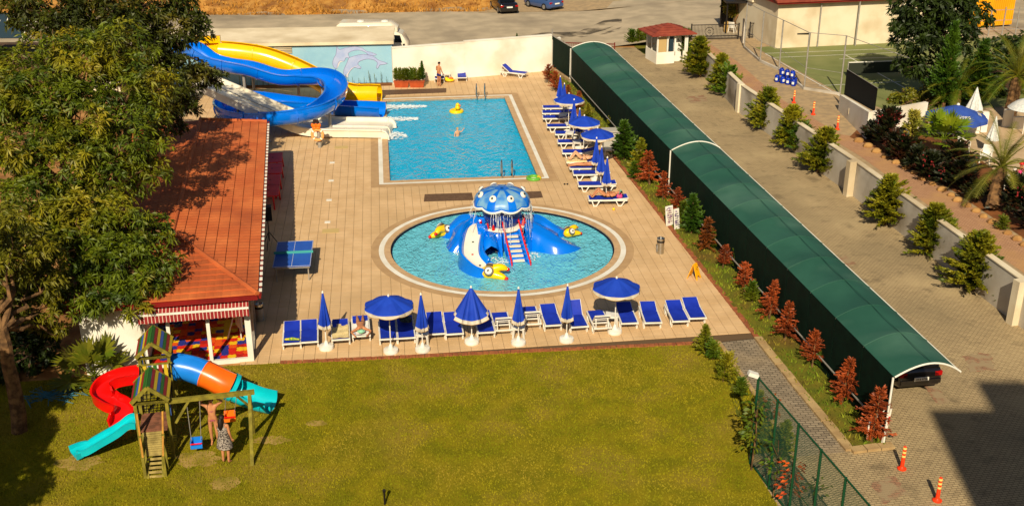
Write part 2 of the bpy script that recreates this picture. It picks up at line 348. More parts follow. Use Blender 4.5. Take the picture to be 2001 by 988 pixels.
# deck outline (convex) and its tiles
dk = [G(470, 714), G(548, 709), G(1402, 669), G(1480, 661), G(1195, 300), G(1060, 139), G(330, 166)]
dk = [p.to_2d() for p in dk]; dkc = dk[:4] + [dk[5], dk[6]]
d = M(); d.sheet([dk, inset(WIN - .1), circ(RW + .1)], .004); deck = B(d, "pool_deck", m_grout, kind="structure")
ts = .40; cand = []
c0 = PA
for i in range(-40, 60):
    for j in range(-60, 66):
        p = c0 + PU * (i * ts) + PV * (j * ts)
        if not (-24 < p.x < 12 and 34 < p.y < 80): continue
        cs = [p + PU * (a * (ts - .012)) + PV * (b * (ts - .012)) for a, b in ((0, 0), (1, 0), (1, 1), (0, 1))]
        ctr = (cs[0] + cs[2]) / 2; l = ctr - PA; u, v = l.dot(PU), l.dot(PV)
        W_, L_ = (PB - PA).length, (PD - PA).length
        if .3 < u < W_ - .3 and .3 < v < L_ - .3: continue
        rr = ctr - RC
        if (rr.x / 5.3) ** 2 + (rr.y / (5.3 * .965)) ** 2 < 1: continue
        poly = cs; whole = True
        for a in range(len(dkc)):
            e = (dkc[a], dkc[(a + 1) % len(dkc)]); n_ = clip(poly, e[0], e[1])
            if len(n_) != len(poly) or any((V(x) - V(y)).length > 1e-6 for x, y in zip(n_, poly)): whole = False
            poly = n_
            if len(poly) < 3: break
        if len(poly) < 3: continue
        cand.append((ctr.y + abs(ctr.x) * .1, ctr, poly, whole))
cand.sort(key=lambda c: c[0]); ang = math.atan2(PU.y, PU.x)
tm = M().box((0, 0, 0), (ts - .012, ts - .012, .026)).mesh("tile", m_tile); rest = M(); nt_ = 0
for _, ctr, poly, whole in cand:
    if whole and nt_ < 290:
        o = put(tm, "tile", deck); o.location = (ctr.x, ctr.y, .017 + random.uniform(-.0015, .0015)); o.rotation_euler = (0, 0, ang); nt_ += 1
    else: rest.prism(poly, .004, DZ + random.uniform(-.0015, .0015))
B(rest, "deck_tiles", m_tile, deck, local=True, kind="stuff")
# lawn
lw = [G(*q).to_2d() for q in ((-320, 770), (95, 742), (292, 724), (498, 712), (548, 709), (1403, 669), (1429, 774), (1464, 897), (1517, 983), (1580, 1090), (1580, 1330), (-320, 1330))]
l = M(); l.sheet([lw], .012); lawn = B(l, "lawn", m_lawn, kind="structure")
def inside(p, poly):
    c = False; n = len(poly)
    for i in range(n):
        a, b = poly[i], poly[i - 1]
        if (a[1] > p[1]) != (b[1] > p[1]) and p[0] < (b[0] - a[0]) * (p[1] - a[1]) / (b[1] - a[1]) + a[0]: c = not c
    return c
def blades(poly, n, hh, ww, z=0.01):
    xs = [p[0] for p in poly]; ys = [p[1] for p in poly]; vs = []; fs = []
    for _ in range(n):
        p = (random.uniform(min(xs), max(xs)), random.uniform(min(ys), max(ys)))
        if not inside(p, poly): continue
        a = random.uniform(0, 2 * PI); h = hh * random.uniform(.5, 1.3); w = ww * random.uniform(.6, 1.3); o = len(vs)
        vs += [(p[0] - w * math.cos(a), p[1] - w * math.sin(a), z), (p[0] + w * math.cos(a), p[1] + w * math.sin(a), z), (p[0] + random.uniform(-1, 1) * h * .8, p[1] + random.uniform(-1, 1) * h * .8, z + h)]; fs.append((o, o + 1, o + 2))
    return M().add(vs, fs)
lvis = [G(*q).to_2d() for q in ((-40, 765), (95, 742), (292, 724), (498, 712), (548, 709), (1403, 669), (1429, 774), (1464, 897), (1517, 983), (1530, 1010), (-40, 1010))]
B(blades(lvis, 120000, .045, .022), "grass", m_blade, kind="stuff")
m_bare = mat("bare_earth", C(176, 146, 78, .8), C(150, 126, 50, .8), 2.2, .95, .4, 14, c3=C(120, 116, 20, .8), sc3=1.1)
for px, py, rx_, ry_ in ((385, 897, .75, .5), (155, 903, .7, .45), (440, 945, .5, .4), (530, 860, .6, .3), (618, 828, .35, .2)):
    c = G(px, py); B(M().sheet([[V((c.x + rx_ * math.cos(a_ / 24 * 2 * PI) * random.uniform(.65, 1.15), c.y + ry_ * math.sin(a_ / 24 * 2 * PI) * random.uniform(.65, 1.15))) for a_ in range(24)]], .02), "bare_earth", m_bare, kind="structure")
# brick edging between deck and lawn, and along the planting strip
def edging(name, pts, w, h, bl, mt, z=0.0, parent=None):
    e = M()
    for a, b in zip(pts, pts[1:]):
        a, b = V(a).to_2d(), V(b).to_2d(); n = max(1, int((b - a).length / bl)); t = (b - a) / n
        for i in range(n):
            c = a + t * (i + .5); e.box((c.x + random.uniform(-.01, .01), c.y + random.uniform(-.01, .01), z + h / 2 + random.uniform(-.008, .008)), (t.length * .93, w, h), math.atan2(t.y, t.x))
    return B(e, name, mt, kind="stuff")
edging("brick_edging", [G(548, 709), G(1402, 669)], .2, .045, .11, m_brick)
edging("brick_edging", [G(1060, 139), G(1195, 300), G(1480, 661)], .2, .06, .13, m_brick)
edging("sandy_kerb", [G(1480, 661), G(1570, 772), G(1662, 882)], .3, .09, .5, m_kerb)
edging("sandy_kerb", [G(1662, 882), G(1745, 872)], .3, .1, .4, m_kerb)
edging("sandy_kerb", [G(1404, 669), G(1455, 742), G(1504, 815), G(1552, 893)], .14, .07, .4, m_kerb)
edging("sandy_kerb", [G(1464, 898), G(1552, 893)], .25, .12, .45, m_kerb)

# ------------------------------------------------------------ driveway, path, planting strip, street
m_pave = brickmat("driveway_pavers", C(194, 170, 126, .78), C(180, 156, 116, .76), C(136, 118, 86, .68), .2, .1, R(-10), dirt=[(C(204, 180, 134, .78), .3, .5, .7, .6), (C(146, 130, 98, .66), .16, .5, .7, .6), (C(124, 108, 80, .6), 1.7, .56, .72, .5), (C(110, 94, 70, .55), .5, .62, .7, .5)])
m_pave2 = brickmat("path_pavers", C(176, 158, 130, .7), C(150, 134, 110, .66), C(96, 86, 70, .55), .26, .13, R(-4), .012, dirt=[(C(186, 162, 124, .7), .5, .5, .7, .6)], bump=.9)
m_redp = brickmat("red_pavers", C(178, 130, 98, .72), C(166, 128, 98, .7), C(136, 110, 82, .66), .2, .1, R(-10), dirt=[(C(172, 150, 114, .72), 1.9, .44, .54, 1.0)])
WB = [V(p) for p in ((12.9, 82.6), (14.05, 67.6), (16.86, 52.58), (19.10, 38.32), (22.3, 18), (25, 2))]
dv = [V((3, 86)), V((12.6, 86)), V((12.9, 82.6))] + WB[1:] + [V((8, 2)), V((8, 20)), G(1517, 983).to_2d(), G(1464, 897).to_2d(), G(1403, 668).to_2d(), G(1480, 660).to_2d(), G(1195, 300).to_2d(), G(1060, 139).to_2d()]
B(M().sheet([dv], .004), "driveway", m_pave, kind="structure")
pt = [G(*q).to_2d() for q in ((1404, 669), (1480, 661), (1570, 772), (1662, 882), (1552, 893), (1504, 815), (1455, 742))]
B(M().sheet([pt], .010), "paved_path", m_pave2, kind="structure")
for q in ([(1610, 505), (1655, 500), (1672, 518), (1625, 522)], [(1880, 694), (1935, 690), (1945, 722), (1895, 726)], [(1795, 745), (1815, 742), (1860, 785), (1835, 788)], [(1700, 945), (1745, 930), (1775, 965), (1725, 985)], [(1340, 190), (1375, 186), (1385, 198), (1350, 202)]):
    ring_ = [G(*p).to_2d() for p in q]; rg_2 = []
    for a_, b_ in zip(ring_, ring_[1:] + ring_[:1]):
        for i_ in range(9): rg_2.append(lerp(a_, b_, i_ / 9) + V((random.uniform(-.09, .09), random.uniform(-.09, .09))))
    B(M().sheet([rg_2], .012), "red_paver_patch", m_redp, kind="structure")
ps = [G(*q).to_2d() for q in ((1062, 139), (1195, 300), (1480, 661), (1570, 772), (1660, 880), (1742, 872), (1728, 866), (1118, 162), (1078, 134))]
B(M().prism(ps, .004, .055), "planting_strip", m_bedgrass, kind="structure")
B(blades(ps, 26000, .13, .03, .05), "verge_grass", mat("verge_blades", C(84, 108, 10, .9), C(124, 128, 24, .9), 1.2, .9, rnd=.3, c3=C(150, 110, 40, .6), sc3=.5), kind="stuff")
bd = [G(*q).to_2d() for q in ((1402, 670), (1455, 742), (1504, 815), (1552, 893), (1464, 897), (1429, 774))]
B(M().sheet([bd], .016), "shrub_bed", m_bedgrass, kind="structure"); B(blades(bd, 2500, .12, .03, .01), "verge_grass", m_blade, kind="stuff")
def SS(t): t = max(0, min(1, t)); return t * t * (3 - 2 * t)
def SZ(x, y): return SS((x - 7) / 6) * TZ(y)
def GS(px, py, dz=0.0):
    z = 0
    for _ in range(14): p = G(px, py, z); z = lerp(z, SZ(p.x, p.y) + dz, .7)
    return G(px, py, z)
st = M(); st.grid(90, 6, lambda u, v: (lambda x, y: (x, y, SZ(x, y) + .012))(lerp(-90, 70, u), lerp(86.2 if u > .3 else 86.2, 101 + 3 * u * 2, v)))
B(st, "street", m_asphalt, kind="structure")
def patch(name, pts, mt, dz):
    ps_ = [GS(px, py, dz) for px, py in pts]; B(M().add(ps_, [tuple(range(len(ps_)))[::-1]] if (ps_[1] - ps_[0]).cross(ps_[2] - ps_[1]).z < 0 else [tuple(range(len(ps_)))]), name, mt, kind="structure")
patch("gravel_lay_by", [(935, 25), (1130, 22), (1290, 8), (1440, -10), (1440, -30), (930, -30)], m_gravel, .03)
patch("oil_stain", [(1000, 72), (1060, 64), (1130, 62), (1170, 68), (1120, 76)], m_wet, .02)
patch("oil_stain", [(1130, 62), (1180, 40), (1215, 36), (1215, 44), (1185, 58), (1150, 68)], m_wet, .024)
patch("oil_stain", [(1170, 68), (1215, 52), (1420, 44), (1420, 50), (1250, 62)], m_wet, .028)
hl = M()
def hf(u, v):
    x = lerp(-90, 60, u); y0 = 100.2 if x < -2 else 104.5; y0 = lerp(99.0 + 1.5 * SS((x + 20) / 14), 112, SS((x + 3) / 7)); y = y0 + 60 * v * v
    return (x, y, SZ(x, y0) * .2 + .02 + (y - y0) * .10 + (.9 * mnoise.noise(V((x * .25, y * .25, 0))) * min(1, v * 9)) + .12 * mnoise.noise(V((x, y, 3))) * min(1, v * 30))
hl.grid(150, 40, hf); B(hl, "hillside", m_drygrass, None, True, kind="structure")
tuf = M(); vs = []; fs = []
for _ in range(9000):
    u, v = random.random(), random.random() ** 1.3 * .5; x, y, z = hf(u, v)
    if not -30 < x < 16: continue
    for k in range(3):
        a = random.uniform(0, 2 * PI); h = random.uniform(.12, .45); w = .05; o = len(vs)
        vs += [(x - w * math.cos(a), y - w * math.sin(a), z - .03), (x + w * math.cos(a), y + w * math.sin(a), z - .03), (x + random.uniform(-.3, .3), y + random.uniform(-.3, .3), z + h)]; fs.append((o, o + 1, o + 2))
B(tuf.add(vs, fs), "dry_grass_tufts", mat("straw", C(190, 136, 54, .9), C(150, 100, 40, .85), .5, .95, rnd=.25), kind="stuff")
# upper terrace behind the driveway wall
wt = [V((13.1, 86.2))] + [p + V((.12, 0)) for p in WB]
tp = M().prism(wt + [V((95, 2)), V((95, 140)), V((13.1, 140))], -.3, lambda p: TZ(p.y)); B(tp, "terrace", m_gravel, kind="structure")
pk = [GT(*q) for q in ((1350, 88), (1400, 120), (1452, 163), (1560, 232), (1680, 305), (1840, 420), (2010, 540), (2120, 640), (2180, 640), (2010, 478), (1850, 370), (1700, 272), (1640, 262), (1520, 190), (1440, 120), (1390, 88))]
m_pinkp = brickmat("pink_path_pavers", C(206, 158, 118, .76), C(192, 144, 106, .74), C(160, 120, 88, .66), .22, .11, R(35), dirt=[(C(208, 160, 104, .7), .6, .48, .66, .8)])
B(M().sheet([[p.to_2d() for p in pk]], lambda p: TZ(p.y) + .006), "pink_path", m_pinkp, kind="structure")
ct = [GT(*q).to_2d() for q in ((1476, 93), (1800, 72), (2060, 80), (2060, 200), (1760, 225), (1640, 182))]
m_court = mat("court_green", C(132, 138, 78, .75), C(122, 128, 70, .75), .5, .9, .1, 30, c3=C(146, 146, 88, .75), sc3=.4)
B(M().sheet([ct], lambda p: TZ(p.y) + .008), "tennis_court", m_court, kind="structure")
def cline(a, b, w=.07):
    a, b = GT(*a), GT(*b); t = (b - a).to_2d().normalized(); n = V((-t.y, t.x)) * w / 2
    ps_ = [a.to_2d() + n, a.to_2d() - n, b.to_2d() - n, b.to_2d() + n]; B(M().sheet([ps_], lambda p: TZ(p.y) + .014), "court_line", m_white, kind="structure")
for a, b in (((1495, 105), (1760, 95)), ((1512, 113), (1760, 103)), ((1495, 105), (1655, 196)), ((1640, 116), (1760, 112)), ((1652, 108), (1800, 190)), ((1600, 168), (1760, 160)), ((1705, 133), (1790, 128))): cline(a, b)
for q in ([(1840, 222), (2100, 200), (2100, 420), (1990, 380), (1850, 300)],):
    B(M().sheet([[GT(*p).to_2d() for p in q]], lambda p: TZ(p.y) + .010), "terrace_paving", mat("terrace_tile", C(214, 186, 146, .78), C(200, 170, 130, .76), 1.2, .8, .1, 30), kind="structure")
sb = [GT(*q).to_2d() for q in ((1660, 268), (1700, 230), (1845, 225), (1900, 300), (2010, 385), (2130, 470), (2160, 620), (2010, 472), (1850, 365), (1700, 285))]
m_soil = mat("red_soil", C(150, 90, 40, .7), C(116, 70, 34, .6), 1.2, .95, .6, 10)
B(M().sheet([sb], lambda p: TZ(p.y) + .012), "flower_bed", m_soil, kind="structure")
st_ = M()
for a, b in zip(((1668, 272), (1760, 325), (1850, 378), (1930, 430), (2010, 486)), ((1760, 325), (1850, 378), (1930, 430), (2010, 486), (2080, 540))):
    a, b = GT(*a), GT(*b)
    for k in range(5):
        p = lerp(a, b, (k + .5) / 5); st_.ball((p.x + random.uniform(-.05, .05), p.y, p.z + .05), random.uniform(.16, .24), 7, sx=1.2, sz=.8)
B(st_, "edging_stones", mat("tan_stone", C(196, 150, 88, .75), C(170, 124, 70, .7), 2, .95, .6, 8, rnd=.15), kind="stuff")
# ------------------------------------------------------------ the hotel the picture is taken from (behind the camera; it throws the shade over the drive)
hot = T("hotel", "cream hotel block standing behind the lawn with a taller wing over the driveway", "hotel", (0, -12, 0))
h = M(); h.box((-2, -9, 8.6), (24, 14, 17.2)); h.box((30.1, -10, 12.7), (40, 17, 25.4)); h.box((12.9, -10, 26.5), (1.7, 15, 2.2)); B(h, "wall", m_cream, hot)
# ------------------------------------------------------------ restaurant with the tiled roof
E0 = G(503, 575, 2.75); E1 = G(521, 238, 2.75); ax = (E1 - E0).to_2d().normalized(); bx = V((ax.y, -ax.x))   # ax: away along the eave, bx: towards the pool
R0 = D(337, 452, 37.9); R0 = G(337, 455, 3.12)
wr = (E0 - R0).to_2d().dot(bx)
def rp(a, b, z): p = E0.to_2d() + ax * a + bx * b; return V((p.x, p.y, z))
LEN = (E1 - E0).to_2d().length; HW = wr; ZE, ZR = 2.75, R0.z
hipd = max(2.0, (R0 - E0).to_2d().dot(ax))
rest_ = T("restaurant", "low white poolside building under a terracotta tiled hip roof", "building", rp(LEN / 2, -HW, 0))
A0, A1, R0, R1 = rp(0, 0, ZE), rp(LEN, 0, ZE), rp(hipd, -HW, ZR), rp(LEN - .3, -HW, ZR); L0, L1 = rp(0, -2 * HW, ZE), rp(LEN, -2 * HW, ZE)
rf = M(); rf.add([A0, A1, R1, R0, L0, L1], [(0, 1, 2, 3), (4, 0, 3), (5, 4, 3, 2)]); rf.add([A0, A1, L1, L0], [(3, 2, 1, 0)]); rf.add([A1, L1, R1], [(0, 1, 2)])
roof = B(rf, "roof", m_redtile2, rest_)
def slope_tiles(o, along, up, nal, nup, wal, wup, keep, nmax):
    """rows of tiles on a slope; each tile's lower edge sits proud of the row below"""
    n = along.cross(up).normalized(); n = n if n.z > 0 else -n; out = []
    for j in range(nup):
        for i in range(nal):
            p = o + along * ((i + .5) * wal) + up * ((j + .5) * wup)
            if keep(i, j, p): out.append(p)
    tm = M(); k = 5; al = V((1, 0, 0)); vs = []
    for e, dz in ((-.5, .050), (.5, .008)):
        for q in range(k): vs.append(((q / (k - 1) - .5) * wal * .995, e * wup * 1.06, dz + .014 * math.sin(PI * q / (k - 1))))
    fs = [(q, q + 1, k + q + 1, k + q) for q in range(k - 1)]; o2 = len(vs)
    vs += [((q / (k - 1) - .5) * wal * .995, -.5 * wup * 1.06, .0) for q in range(k)]; fs += [(o2 + q, o2 + q + 1, q + 1, q) for q in range(k - 1)]
    tm.add(vs, fs); rot = Matrix((along, up, n)).transposed(); out.sort(key=lambda p: p.length); s = M()
    me = tm.mesh("tile", m_tileroof)
    for c, p in enumerate(out):
        if c < nmax:
            t = put(me, "tile", roof); t.location = p - wloc(roof); t.rotation_euler = rot.to_euler()
        else: s.add([p + rot @ V(v) for v in vs], fs)
    if s.v: B(s, "tiles", m_tileroof, roof, kind="stuff")
a3 = V((ax.x, ax.y, 0)); b3 = V((bx.x, bx.y, 0))
up1 = (R1 - A1).normalized(); sl1 = (R1 - A1).length; nu = round(sl1 / .43)
slope_tiles(A0, a3, up1, int(LEN / .3), nu, .3, sl1 / nu, lambda i, j, p: (p - A0).to_2d().dot(ax) > (-(p - A0).to_2d().dot(bx)) / HW * hipd - .1, 190)
up2 = ((R0 - (A0 + L0) / 2)).normalized(); sl2 = (R0 - (A0 + L0) / 2).length; nu2 = round(sl2 / .42)
slope_tiles(L0, b3, up2, int(2 * HW / .28), nu2, .28, sl2 / nu2, lambda i, j, p: (p - A0).to_2d().dot(ax) / hipd < min(-(p - A0).to_2d().dot(bx), 2 * HW + (p - A0).to_2d().dot(bx)) / HW + .03, 100)
up3 = (R1 - L1).normalized()
slope_tiles(L1 - a3 * LEN, a3, up3, int(LEN / .3), nu, .3, sl1 / nu, lambda i, j, p: (p - A0).to_2d().dot(ax) > (2 * HW + (p - A0).to_2d().dot(bx)) / HW * hipd, 0)
for a, b in ((R0, R1), (A0, R0), (L0, R0), (A1 - a3 * .05, R1 - a3 * .05)):
    c = M(); n = int((b - a).length / .42)
    for i in range(n):
        p, q = lerp(a, b, i / n), lerp(a, b, (i + 1.05) / n); c.tube([p + V((0, 0, .02)), q + V((0, 0, .05))], [.10, .085], 8)
    B(c, "ridge_tiles", m_tileroof, roof, kind="stuff")
B(M().bar(A0 + V((.03, .03, -.09)) + b3 * .03, A1 + b3 * .06 + V((0, 0, -.09)), .09, .16), "fascia", m_fascia, roof)
B(M().bar(A0 - a3 * .03 + V((0, 0, -.09)), L0 - a3 * .03 + V((0, 0, -.09)), .09, .16), "fascia", m_fascia, roof)
B(M().bar(A0 + b3 * .10 + V((0, 0, -.02)), A1 + b3 * .10 + V((0, 0, -.02)), .07, .07), "gutter", m_fascia, roof)
gb = M()
for k in range(44): p = rp(.3 + k * (LEN - .4) / 44, .1, ZE + .03); gb.box(p, (.10, .22, .03), math.atan2(bx.y, bx.x))
B(gb, "gutter_brackets", m_white, roof, kind="stuff")
# walls
OV = .45
WF = 0.55                                              # the glass front stands behind the eave
wl = M(); wallz = 2.62
gx0, gx1 = -.35, (G(290, 724) - rp(0, 0, 0)).to_2d().dot(bx)     # glass front from gx0 (pool side) to gx1
fa = (G(497, 706) - rp(0, 0, 0)).to_2d().dot(ax)
def wbox(m, a0, a1, b0, b1, z0, z1): m.prism([rp(a0, b0, 0), rp(a1, b0, 0), rp(a1, b1, 0), rp(a0, b1, 0)], z0, z1)
bL = -2 * HW + .5
wbox(wl, fa, fa + .18, bL, gx1, 0, wallz); wbox(wl, fa + .18, LEN - .4, bL, bL + .18, 0, wallz); wbox(wl, LEN - .6, LEN - .42, bL + .18, gx0 - .2, 0, wallz)
wbox(wl, fa + 8.5, LEN - .6, gx0 - .2, gx0 - .02, 0, wallz); wbox(wl, fa + .18, fa + 9, gx1 - .16, gx1, 0, wallz)
wbox(wl, fa + 8.5, fa + 8.68, gx1, gx0 - .2, 0, wallz); B(wl, "wall", m_wall, rest_)
cl_ = M(); wbox(cl_, fa + .2, LEN - .7, bL + .2, gx0 - .25, wallz - .05, wallz - .01); B(cl_, "ceiling", m_wall, rest_)
fl = M(); wbox(fl, fa + .05, fa + 8.5, gx1, gx0, .0, .08); B(fl, "floor", m_grout, rest_)
fr = M(); zt = 2.28
bs_ = [gx0, lerp(gx0, gx1, .40), lerp(gx0, gx1, .77), gx1]
for k, b in enumerate(bs_): wbox(fr, fa, fa + .12, b - (.2 if k == 0 else .06), b + (.0 if k == 0 else .06), 0, zt)
for k in range(3):
    hi, lo = bs_[k] - (.2 if k == 0 else .06), bs_[k + 1] + .06
    wbox(fr, fa, fa + .12, lo, hi, zt - .12, zt); wbox(fr, fa, fa + .12, lo, hi, 0, .16)
B(fr, "window_frame", m_white, rest_)
tb = M(); wbox(tb, fa + .0, fa + .14, gx1, gx0, zt + .002, wallz); B(tb, "lintel", m_wall, rest_)
for k in range(3):
    hi, lo = bs_[k] - (.2 if k == 0 else .06), bs_[k + 1] + .06
    g = M(); wbox(g, fa + .05, fa + .07, lo, hi, .16, zt - .12); B(g, "pane", clear, rest_)
fr2 = M()                                              # pool side: posts and panes
for k in range(7):
    a = fa + .13 + k * 1.38; wbox(fr2, a, a + .09, gx0 - .1, gx0, 0, wallz)
    if k < 6: wbox(fr2, a + .09, a + 1.38, gx0 - .1, gx0, zt, wallz); wbox(fr2, a + .09, a + 1.38, gx0 - .1, gx0, 0, .12)
B(fr2, "window_frame", m_galv, rest_)
for k in range(6):
    a = fa + .13 + k * 1.38; g = M(); wbox(g, a + .09, a + 1.38, gx0 - .06, gx0 - .04, .12, zt); B(g, "pane", clear, rest_)
# awning over the front
m_stripe = bpy.data.materials.new("striped_awning"); m_stripe.use_nodes = True; n = m_stripe.node_tree
tc = n.nodes.new("ShaderNodeTexCoord"); wv = n.nodes.new("ShaderNodeTexWave"); wv.wave_type = 'BANDS'; wv.bands_direction = 'X'; wv.inputs["Scale"].default_value = 2.6
rmp = n.nodes.new("ShaderNodeValToRGB"); rmp.color_ramp.interpolation = 'CONSTANT'; rmp.color_ramp.elements[0].color = C(150, 26, 26, .8); rmp.color_ramp.elements[1].color = C(228, 200, 178, .8); rmp.color_ramp.elements[1].position = .90
n.links.new(tc.outputs["Object"], wv.inputs[0]); n.links.new(wv.outputs["Fac"], rmp.inputs[0]); n.links.new(rmp.outputs[0], n.nodes["Principled BSDF"].inputs[0]); n.nodes["Principled BSDF"].inputs["Roughness"].default_value = .85
aw = T("awning", "red and white striped awning above the glass front of the low tiled building", "awning", rp(-.02, (gx0 + gx1) / 2, 2.2), rz=math.atan2(bx.y, bx.x))
hw = (gx0 - gx1) / 2 + .02
m = M(); m.grid(60, 3, lambda u, v: (lerp(-hw, hw, u), lerp(.42, -.12, v), lerp(.42, .17, v))); B(m, "canopy", m_stripe, aw, local=True)
m = M(); m.grid(120, 3, lambda u, v: (lerp(-hw, hw, u), -.15 - .01 * math.sin(u * 90), lerp(.13, -.17 + .03 * abs(math.sin(u * PI * 15)), v))); B(m, "valance", m_stripe, aw, local=True)
B(M().bar((-hw, -.13, .15), (hw, -.13, .15), .06), "front_bar", m_white, aw, local=True)
# puzzle mats on the floor: each mat a part
pmt = T("puzzle_mat_floor", "red blue and yellow foam puzzle mats covering the floor behind the glass front", "play mats", rp(fa + 3, (gx0 + gx1) / 2, .085))
mm = [mat("foam_" + nm, c, rough=.85) for nm, c in (("red", C(222, 34, 12, .85)), ("orange", C(238, 88, 10, .85)), ("blue", C(40, 52, 150, .8)), ("yellow", C(246, 196, 20, .85)), ("red_deep", C(190, 20, 14, .8)))]
mts = .262; cells = []
for i in range(22):
    for j in range(int((gx0 - gx1) / mts)):
        w = [.34, .18, .2, .22, .06]; cells.append((fa + .35 + i * mts, gx1 + .22 + j * mts, random.choices(range(5), w)[0]))
mes = []
for mt in mm:
    q = M(); sgn = [1, -1]
    n_ = 8; ring = []
    pts = []
    for sd_ in range(4):
        for k, (t, o) in enumerate(((-.5, 0), (-.16, 0), (-.2, .09), (0, .13), (.2, .09), (.16, 0))):
            o *= (1 if sd_ % 2 == 0 else -1)
            v = V((t * mts * .97, -mts * .485 - o * mts * .85)); v.rotate(Matrix.Rotation(sd_ * PI / 2, 2)); pts.append(v)
    q.prism(pts, 0, .02); mes.append(q.mesh("mat_piece", mt))
for a, b, c in cells:
    p = rp(a, b, .085) - pmt.location; o = put(mes[c], "mat_piece", pmt); o.location = p + V((0, 0, random.uniform(0, .006))); o.rotation_euler = (0, 0, math.atan2(bx.y, bx.x) + PI / 2 * random.randint(0, 3))
# a white easel board and a small white toy inside
eb = T("easel_board", "white folding board standing inside the glass front at its right", "board", rp(fa + 2.2, gx0 - .6, .1))
B(M().box(rp(fa + 2.0, gx0 - .55, 1.05), (.05, .75, 1.3), math.atan2(bx.y, bx.x) + .35), "board", m_white, eb); m = M()
for s in (-.3, .3): m.bar(rp(fa + 2.0 + s, gx0 - .5, .1), rp(fa + 2.0 + s * .5, gx0 - .55, 1.6), .04)
m.bar(rp(fa + 1.7, gx0 - 1.0, .1), rp(fa + 1.9, gx0 - .6, 1.3), .035); B(m, "stand", m_white, eb)
# ------------------------------------------------------------ pump house with the dolphin mural
Q1 = G(769, 163); Q0 = G(330, 172); pv = (Q0 - Q1).normalized(); pn = V((-pv.y, pv.x, 0)); pn = pn if pn.y > 0 else -pn
PL = (Q0 - Q1).length; PH = 2.72
ph = T("pump_house", "flat roofed pale blue pump house with two dolphins painted on its wall", "building", Q1 + pv * PL / 2)
pd = (G(700, 54, 2.95) - G(700, 84, 2.95)).length
w = M(); w.prism([Q1, Q1 + pv * PL, Q1 + pv * PL + pn * (pd - .3), Q1 + pn * (pd - .3)], 0, PH); pwall = B(w, "wall", m_pumpwall, ph)
w = M(); o = Q1 - pv * .12 - pn * .22; w.prism([o, o + pv * (PL + .3), o + pv * (PL + .3) + pn * (pd + .1), o + pn * (pd + .1)], PH + .002, PH + .2); B(w, "roof", m_roofconc, ph)
def onwall(px, py):                                     # a point of the front wall seen at px,py
    d = ray(px, py); o = V((0, 0, H)); t = (Q1 - o).dot(pn) / d.dot(pn); return o + d * t
vg = T if False else None
g0, g1 = onwall(535, 88), onwall(571, 103); m = M(); c = (g0 + g1) / 2; wv_ = (g1 - g0).to_2d().length; hh = abs(g1.z - g0.z)
for k in range(6): m.box(c - pn * .04 + V((0, 0, (k / 5 - .5) * hh)), (wv_, .05, hh / 9), math.atan2(pv.y, pv.x))
B(m, "vent_grille", m_cream, ph)
m_dol = mat("mural_lilac", C(160, 176, 214, .86), C(176, 188, 218, .86), 2, .9); m_dol2 = mat("mural_pale", C(206, 204, 206, .86), rough=.9); m_dolL = mat("mural_outline", C(146, 140, 178, .82), rough=.9)
def zp(x, y): return (560 + x / 4.491, 80 + y / 4.491)
D1 = [(440, 45), (462, 78), (520, 62), (600, 50), (660, 62), (700, 90), (740, 100), (790, 122), (750, 130), (728, 132), (690, 100), (640, 82), (580, 88), (540, 110), (552, 150), (520, 148), (505, 178), (470, 176), (450, 200), (440, 245), (418, 235), (404, 200), (412, 160), (432, 120), (438, 80)]
D2 = [(545, 150), (600, 132), (680, 118), (760, 134), (800, 165), (830, 178), (885, 198), (840, 208), (818, 212), (800, 242), (788, 232), (796, 192), (760, 165), (700, 160), (640, 180), (625, 205), (655, 238), (620, 240), (596, 232), (560, 262), (540, 300), (540, 322), (508, 305), (500, 265), (520, 215), (535, 180)]
B1 = [(450, 200), (470, 176), (505, 178), (470, 190), (455, 225), (442, 245)]; B2 = [(560, 262), (596, 232), (640, 215), (612, 222), (570, 240), (530, 290), (524, 312), (540, 322), (540, 300)]
for pts, mt, off, nm in ((D1, m_dol, .006, "painted_dolphin"), (B1, m_dol2, .010, "painted_dolphin_belly"), (D2, m_dol, .014, "painted_dolphin"), (B2, m_dol2, .018, "painted_dolphin_belly")):
    ps_ = [onwall(*zp(*p)) - pn * off for p in pts]; l2 = [V(((p - Q1).dot(pv), p.z)) for p in ps_]; fs = []
    for t in tessellate_polygon([[V((p.x, p.y, 0)) for p in l2]]):
        a, b, c = [ps_[i] for i in t]; fs.append(t if (b - a).cross(c - a).dot(-pn) > 0 else t[::-1])
    B(M().add(ps_, fs), nm, mt, ph)
    if len(pts) > 12: B(M().tube(spline(ps_ + [ps_[0]], 3), .014, 4), "painted_outline", m_dolL, ph)
# ------------------------------------------------------------ white boundary wall, screen fence, red gate
W0, W1 = G(769, 165), G(1078, 139)
bw = T("boundary_wall", "long white plastered wall along the far side of the pool deck", "wall", (W0 + W1) / 2)
wd = (W1 - W0).normalized(); wn = V((-wd.y, wd.x, 0)); sp = lerp(W0, W1, .44)
for a, b, hgt_ in ((W0, sp, 2.45), (sp + wd * .004, W1, 2.52)):
    B(M().prism([a, b, b + wn * .25, a + wn * .25], 0, hgt_), "wall_section", m_wall, bw)
    B(M().prism([a - wn * .03, b - wn * .03, b + wn * .28, a + wn * .28], hgt_ + .002, hgt_ + .06), "coping", m_wall, bw)
B(M().prism([W1 + wd * .004, W1 + wd * .9 + wn * .6, W1 + wd * .9 + wn * .85, W1 + wn * .25], 0, 2.2), "wall_section", m_wall, bw)
sf = T("screen_fence", "short green screen fence between the white wall and the arched carport", "fence", G(1097, 150))
F0, F1 = G(1078, 137), G(1116, 163)
